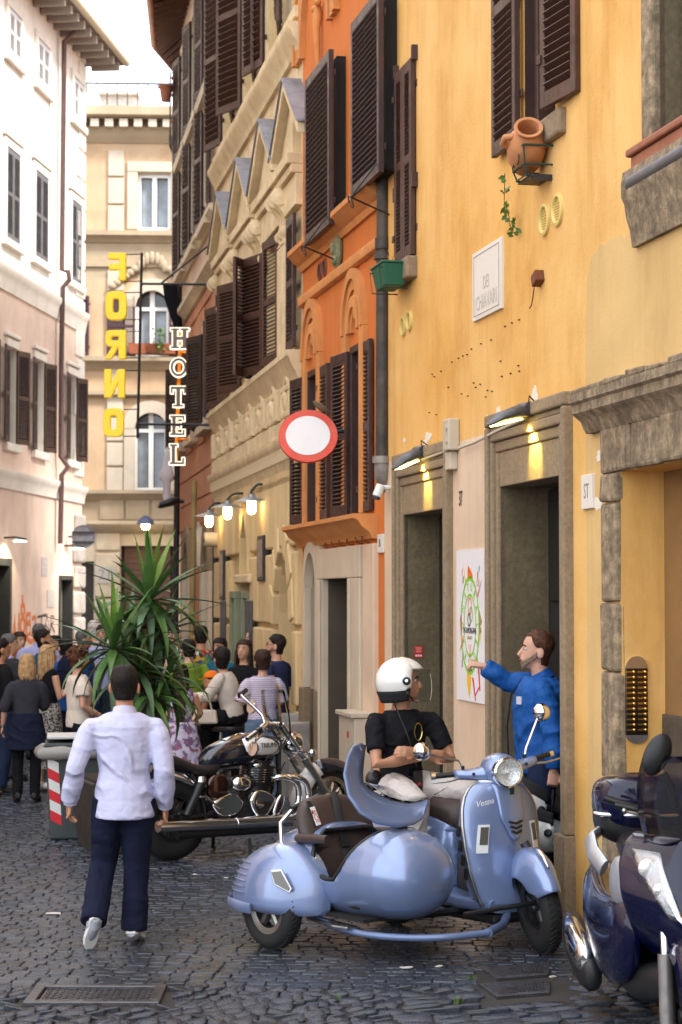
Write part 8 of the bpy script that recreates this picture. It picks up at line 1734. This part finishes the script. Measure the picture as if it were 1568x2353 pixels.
YG = mat('yucca_green', (.06, .13, .03), .42, var=.35, vs=4, spec=.5); YG2 = mat('yucca_light', (.13, .25, .04), .42, var=.3, vs=4); YG3 = mat('yucca_bluegreen', (.09, .16, .08), .4, var=.3, vs=4)
def leafmesh(L_, w, bend, m):
    b = MB(); rings = []; p0 = Vector((0, 0, 0)); a = 0.0
    for i in range(9):
        t = i/8; ww = w*(.45 + 1.5*t if t < .35 else 1.0*(1 - (t - .35)/.65)**.8)*.98 + .0006; rings.append([p0 + Vector((0, -ww, .35*ww)), p0, p0 + Vector((0, ww, .35*ww))]); a = bend*t*t; p0 = p0 + Vector((math.cos(a), 0, -math.sin(a)))*L_/8
    b.loft(rings, 0, False, False, closed=False); return b.mesh('leaf', m, 60)
LM = [leafmesh(L_, w, bd, m) for L_, w, bd in ((.68, .042, .15), (.74, .046, .45), (.64, .044, .8), (.72, .046, 1.3)) for m in (YG, YG2, YG3)]
def rosette(c, n, el0, el1, par, sc=1.0, up=(0, 0, 1)):
    for i in range(n):
        t = i/(n - 1); el = el1 + (el0 - el1)*t**1.1; az = i*2.39996 + ry_.uniform(-.2, .2); bi = 0 if el > 48 else (1 if el > 8 else (2 if ry_.random() < .4 else 3))
        o = inst('leaf', LM[bi*3 + (1 if el > 68 else ry_.choice((0, 0, 2)))], par, c, (0, -R(el + ry_.uniform(-8, 8)), az), (sc*ry_.uniform(.85, 1.12),)*3)
        o.rotation_mode = 'XYZ'
bp_ = Vector((p.x, p.y, .6)); tops = []
for u, v, Y, n, sc, e0 in ((344, 1380, 16.6, 42, .92, 86), (261, 1492, 16.15, 36, .86, 84), (366, 1460, 16.7, 30, .82, 66), (318, 1540, 16.4, 30, .8, 55), (380, 1560, 16.5, 26, .75, 35), (300, 1440, 16.6, 20, .7, 40), (345, 1600, 16.3, 22, .75, 20)):
    q = P(u, v, Y) - bp_; MB().tube([(q.x*.25, q.y*.25, -.1), (q.x*.6, q.y*.6, q.z*.45), tuple(q)], [.05, .045, .03], 8).build('stem', mat('yucca_stem', (.16, .11, .06), .9, bump=.5, bs=20, var=.3), yu, smooth=50); rosette(q, n, e0, -62, yu, sc)
for u, v, Y, h, lab in ((672, 1640, 21.0, .62, 'weathered grey marble bollard block behind the striped woman, left of two'), (690, 1650, 20.6, .6, 'weathered grey marble bollard block against the orange house corner, right of two')):
    p = P(u, 1372, Y); bo = rough(MB().box(-.11, .11, -.12, .12, -.05, .86 if u < 680 else .8), .012, random.Random(u)).build('stone_bollard', mat('grey_marble_old', (.30, .27, .24), .85, var=.3, vs=6, bump=.6, bs=20), bevel=.02); bo.location = (p.x, p.y, 0); tag(bo, lab, 'bollard', 'marble blocks at the house corner')
a = dA[0] + .28; gb = empty('wheelie_bin', yb.world(dA[0] + .22, -.42, .11), yb.ang, 'dark bin with a bright green domed lid inside the left doorway', 'bin'); gz = P(1015, 1600, 14.3).z - .11
MB().hexa([(-.17, -.18, 0), (.2, -.18, 0), (.2, .2, 0), (-.17, .2, 0), (-.2, -.2, gz), (.24, -.2, gz), (.24, .24, gz), (-.2, .24, gz)]).build('body', BG, gb, bevel=.02)
mb = MB(); mb.grid(lambda u_, v_: Vector((-.24 + .52*u_, -.22 + .50*v_, gz + .02 + .16*math.sin(math.pi*(.12 + .88*u_)*.9)**.7 if 0 < u_ < 1 else gz)), 10, 4); mb.build('lid', mat('bin_green', (.0, .30, .09), .35), gb, solid=.02, smooth=60)
p = P(536, 1372, 20.6); sl_ = empty('bar_stool', (p.x - .02, p.y + .0, 0), 0, 'black high stool under the seated woman', 'stool'); MB().lathe([(.001, .70), (.2, .70), (.21, .73), (.2, .755), (.001, .76)], 20).build('seat', LEA, sl_, smooth=50)
for a in range(4): MB().tube([(.14*math.cos(a*1.57 + .8), .14*math.sin(a*1.57 + .8), .7), (.2*math.cos(a*1.57 + .8), .2*math.sin(a*1.57 + .8), 0)], .013, 6).build('leg', STEEL, sl_)
MB().tube([(.18*math.cos(a*.52), .18*math.sin(a*.52), .34) for a in range(12)], .009, 6, closed=True).build('foot_ring', STEEL, sl_)
# handbag, electricity cabinet, graffiti, paper notices, balcony pots
p = P(472, 1640, 20.2); hb_ = empty('handbag', (p.x, p.y, p.z - .1), 0, 'white handbag on the lap of the seated woman', 'bag'); MB().hexa([(-.13, -.06, 0), (.13, -.06, 0), (.13, .06, 0), (-.13, .06, 0), (-.11, -.03, .14), (.11, -.03, .14), (.11, .03, .14), (-.11, .03, .14)]).build('body', CREAMC, hb_, bevel=.02)
for y in (-.035, .035): MB().tube([(-.07, y, .13), (-.03, y, .28), (.03, y, .28), (.07, y, .13)], .006, 6).build('handle', CREAMC, hb_, smooth=60)
a, z = yb.sz(893, 1600); cb = empty('meter_cabinet', ob_.world(ob_.sz(836, 1700)[0] - .05, .06, 0), ob_.ang, 'beige utility cabinet against the orange house behind the rider', 'cabinet'); MB().box(-.55, .1, .0, .16, .0, 1.02).build('box', CR2, cb, bevel=.01); MB().box(-.57, .12, -.01, .19, 1.021, 1.06).build('lid', CR2, cb, bevel=.006); MB().lathe([(.028, 0), (.034, 0), (.034, .003)], 16, ax((-.3, .161, .86), (1,0,0), z=(0,1,0))).build('sticker', RDS, cb)
F = lb
GO, GB = mat('graffiti_orange', (.62, .17, .05), .8), mat('graffiti_black', (.06, .05, .06), .8)
def scrawl(paths, u0, v0, su, sv, m, r, lab):
    a, z = F.sz(u0, v0); g = empty('graffiti', F.world(a, .004, z), F.ang, lab, 'graffiti')
    a1, z1 = F.sz(u0 + su, v0); a2, z2 = F.sz(u0, v0 + sv)
    for pth in paths: MB().tube([(( a1 - a)*x, .002, (z2 - z)*y) for x, y in pth], [(r, .004)]*len(pth), 6, up=(1, 0, 0)).build('stroke', m, g)
C_arc = lambda cx_, cy_, rx, ry: [(cx_ + rx*math.cos(a*.4), cy_ + ry*math.sin(a*.4)) for a in range(17)]
scrawl([[(0,.3),(.02,.9),(.12,.85),(.15,.3),(.18,.9),(.28,.9),(.3,.2)], C_arc(.42,.62,.08,.25), C_arc(.42,.1,.06,.18), [(.55,.25),(.55,.95),(.68,.9),(.68,.6),(.55,.55),(.66,.5),(.68,.25),(.55,.25)], [(.74,.4),(.86,.35),(.86,.85),(.8,.9),(.95,.88)], [(.4,-.4),(.42,.0)], [(0,1.05),(.1,1.15),(.2,1.05),(.4,1.2),(.55,1.05),(.7,1.2),(.95,1.0)]], 23, 1395, 68, 70, GO, .05, 'orange spray painted letters on the pale pink wall')
scrawl([[(0,.2),(.5,.1),(.25,.15),(.2,.9)], [(.4,.8),(.55,.1),(.7,.9),(.45,.55)], [(.75,.9),(.78,.15),(.95,.2),(.9,.5),(.78,.55),(1.0,.95)]], 86, 1408, 40, 50, GB, .025, 'black spray painted tag right of the orange letters')
for u0, u1, v0, v1, lab in ((95, 108, 1280, 1325, 'upper paper notice pasted on the pale pink wall'), (108, 125, 1355, 1395, 'lower paper notice pasted left of the corner shop door')):
    a0, a1, z0, z1 = F.q(u0, v0, u1, v1); n_ = MB().box(a0, a1, .004, .012, z0, z1).build('paper_notice', mat('paper_grey', (.48, .43, .40), .9, var=.2, vs=20)); n_.matrix_world = F.o.matrix_basis; tag(n_, lab, 'notice', 'paper notices on the pink house')
q = [F.sz(u, v) for u, v in ((133, 95), (128, 620), (142, 632), (142, 652), (128, 660), (122, 828), (136, 1052), (136, 1075), (120, 1090), (115, 1248))]
dpl = MB().tube([(q[0][0], .68, q[0][1] + .5), (q[0][0], .5, q[0][1] + .3), (q[0][0], .14, q[0][1])] + [(q[0][0], y, z) for (a, z), y in zip(q[1:], (.12, .26, .28, .14, .12, .12, .28, .14, .12))], .055, 10).build('drainpipe', mat('brown_pipe', (.10, .055, .05), .5, var=.2, vs=3), smooth=50); dpl.matrix_world = F.o.matrix_basis; tag(dpl, 'thin brown drainpipe bending over the cornices of the pale pink house', 'drainpipe')
o_ = P(412, 335, 35.5); bl = empty('balcony', o_, 0, 'small iron balcony high at the corner with terracotta pots', 'balcony'); s_ = 35.5/FPX
MB().box(-.16, .2, -.3, .5, -.06, .12).build('slab', mat('balcony_stone', (.12, .1, .09), .9), bl)
for x in (-.14, .02, .18): MB().tube([(x, -.28, .12), (x, -.28, 1.25)], .014, 6).build('rail_post', IRON, bl)
for z in (.45, .85, 1.25): MB().tube([(-.14, -.28, z), (.2, -.28, z)], .01, 6).build('rail', IRON, bl)
for i, (u, v) in enumerate(((382, 215), (411, 195), (412, 235), (410, 296))): p = P(u, v, 35.2); t_ = MB().lathe([(.08, -.14), (.12, .1), (.135, .1), (.135, .14), (.1, .13)], 14, None, 0, True, False).build('flower_pot', TRC, smooth=40); t_.location = p; tag(t_, ['terracotta pot hanging outside the high balcony, left', 'terracotta pot at the top of the high balcony', 'terracotta pot on the middle rail of the high balcony', 'terracotta pot standing low on the high balcony'][i], 'flower pot', 'pots on the high balcony')
pl_ = empty('potted_plant', P(368, 790, 57.5), 0, 'leafy green pot plant on the arched window sill of the end house', 'plant'); MB().tube([(0, 0, -.3), (0, 0, .3)], .02, 5).build('stem', YG, pl_)
lv = MB()
for i in range(90): c_ = Vector((ri.gauss(0, .12), ri.gauss(0, .1), ri.uniform(-.3, .45))); d_ = Vector((ri.uniform(-1, 1), ri.uniform(-1, 1), ri.uniform(-.3, 1))).normalized()*.12; e_ = d_.cross(Vector((0, 0, 1))).normalized()*.04; lv.add([c_, c_ + d_*.5 + e_, c_ + d_, c_ + d_*.5 - e_], [(0, 1, 2, 3)])
lv.build('foliage', LEAFG, pl_)['kind'] = 'stuff'

for pts, r, m, lab in (([(505, 640, 28.45), (503, 1000, 28.45), (498, 1260, 28.45), (497, 1700, 28.45)], .06, IRON, 'dark drainpipe between the palazzo and the salmon house'), ([(414, 380, 35.0), (408, 1060, 35.0), (402, 1560, 35.0)], .055, IRON, 'dark drainpipe at the far corner of the salmon house'), ([(447, 1104, 30.9), (444, 1300, 30.9), (438, 1560, 30.9)], .045, mat('ochre_pipe', (.30, .22, .08), .6, var=.2), 'ochre drainpipe on the grooved salmon wall')):
    g = MB().tube([P(*q) for q in pts], r, 10).build('drainpipe', m, smooth=50); tag(g, lab, 'drainpipe')
pp('person in a lime green top mostly hidden behind the yucca leaves', 434, 22.6, 1.60, 20, top=dict(m=cloth('lime', (.16, .24, .03)), e=.03, sleeve=.4, hem=.1), legs=dict(m=BLKC, e=.02), shoes=(BLK_S, DKS), hair=('short', HD), face=False)
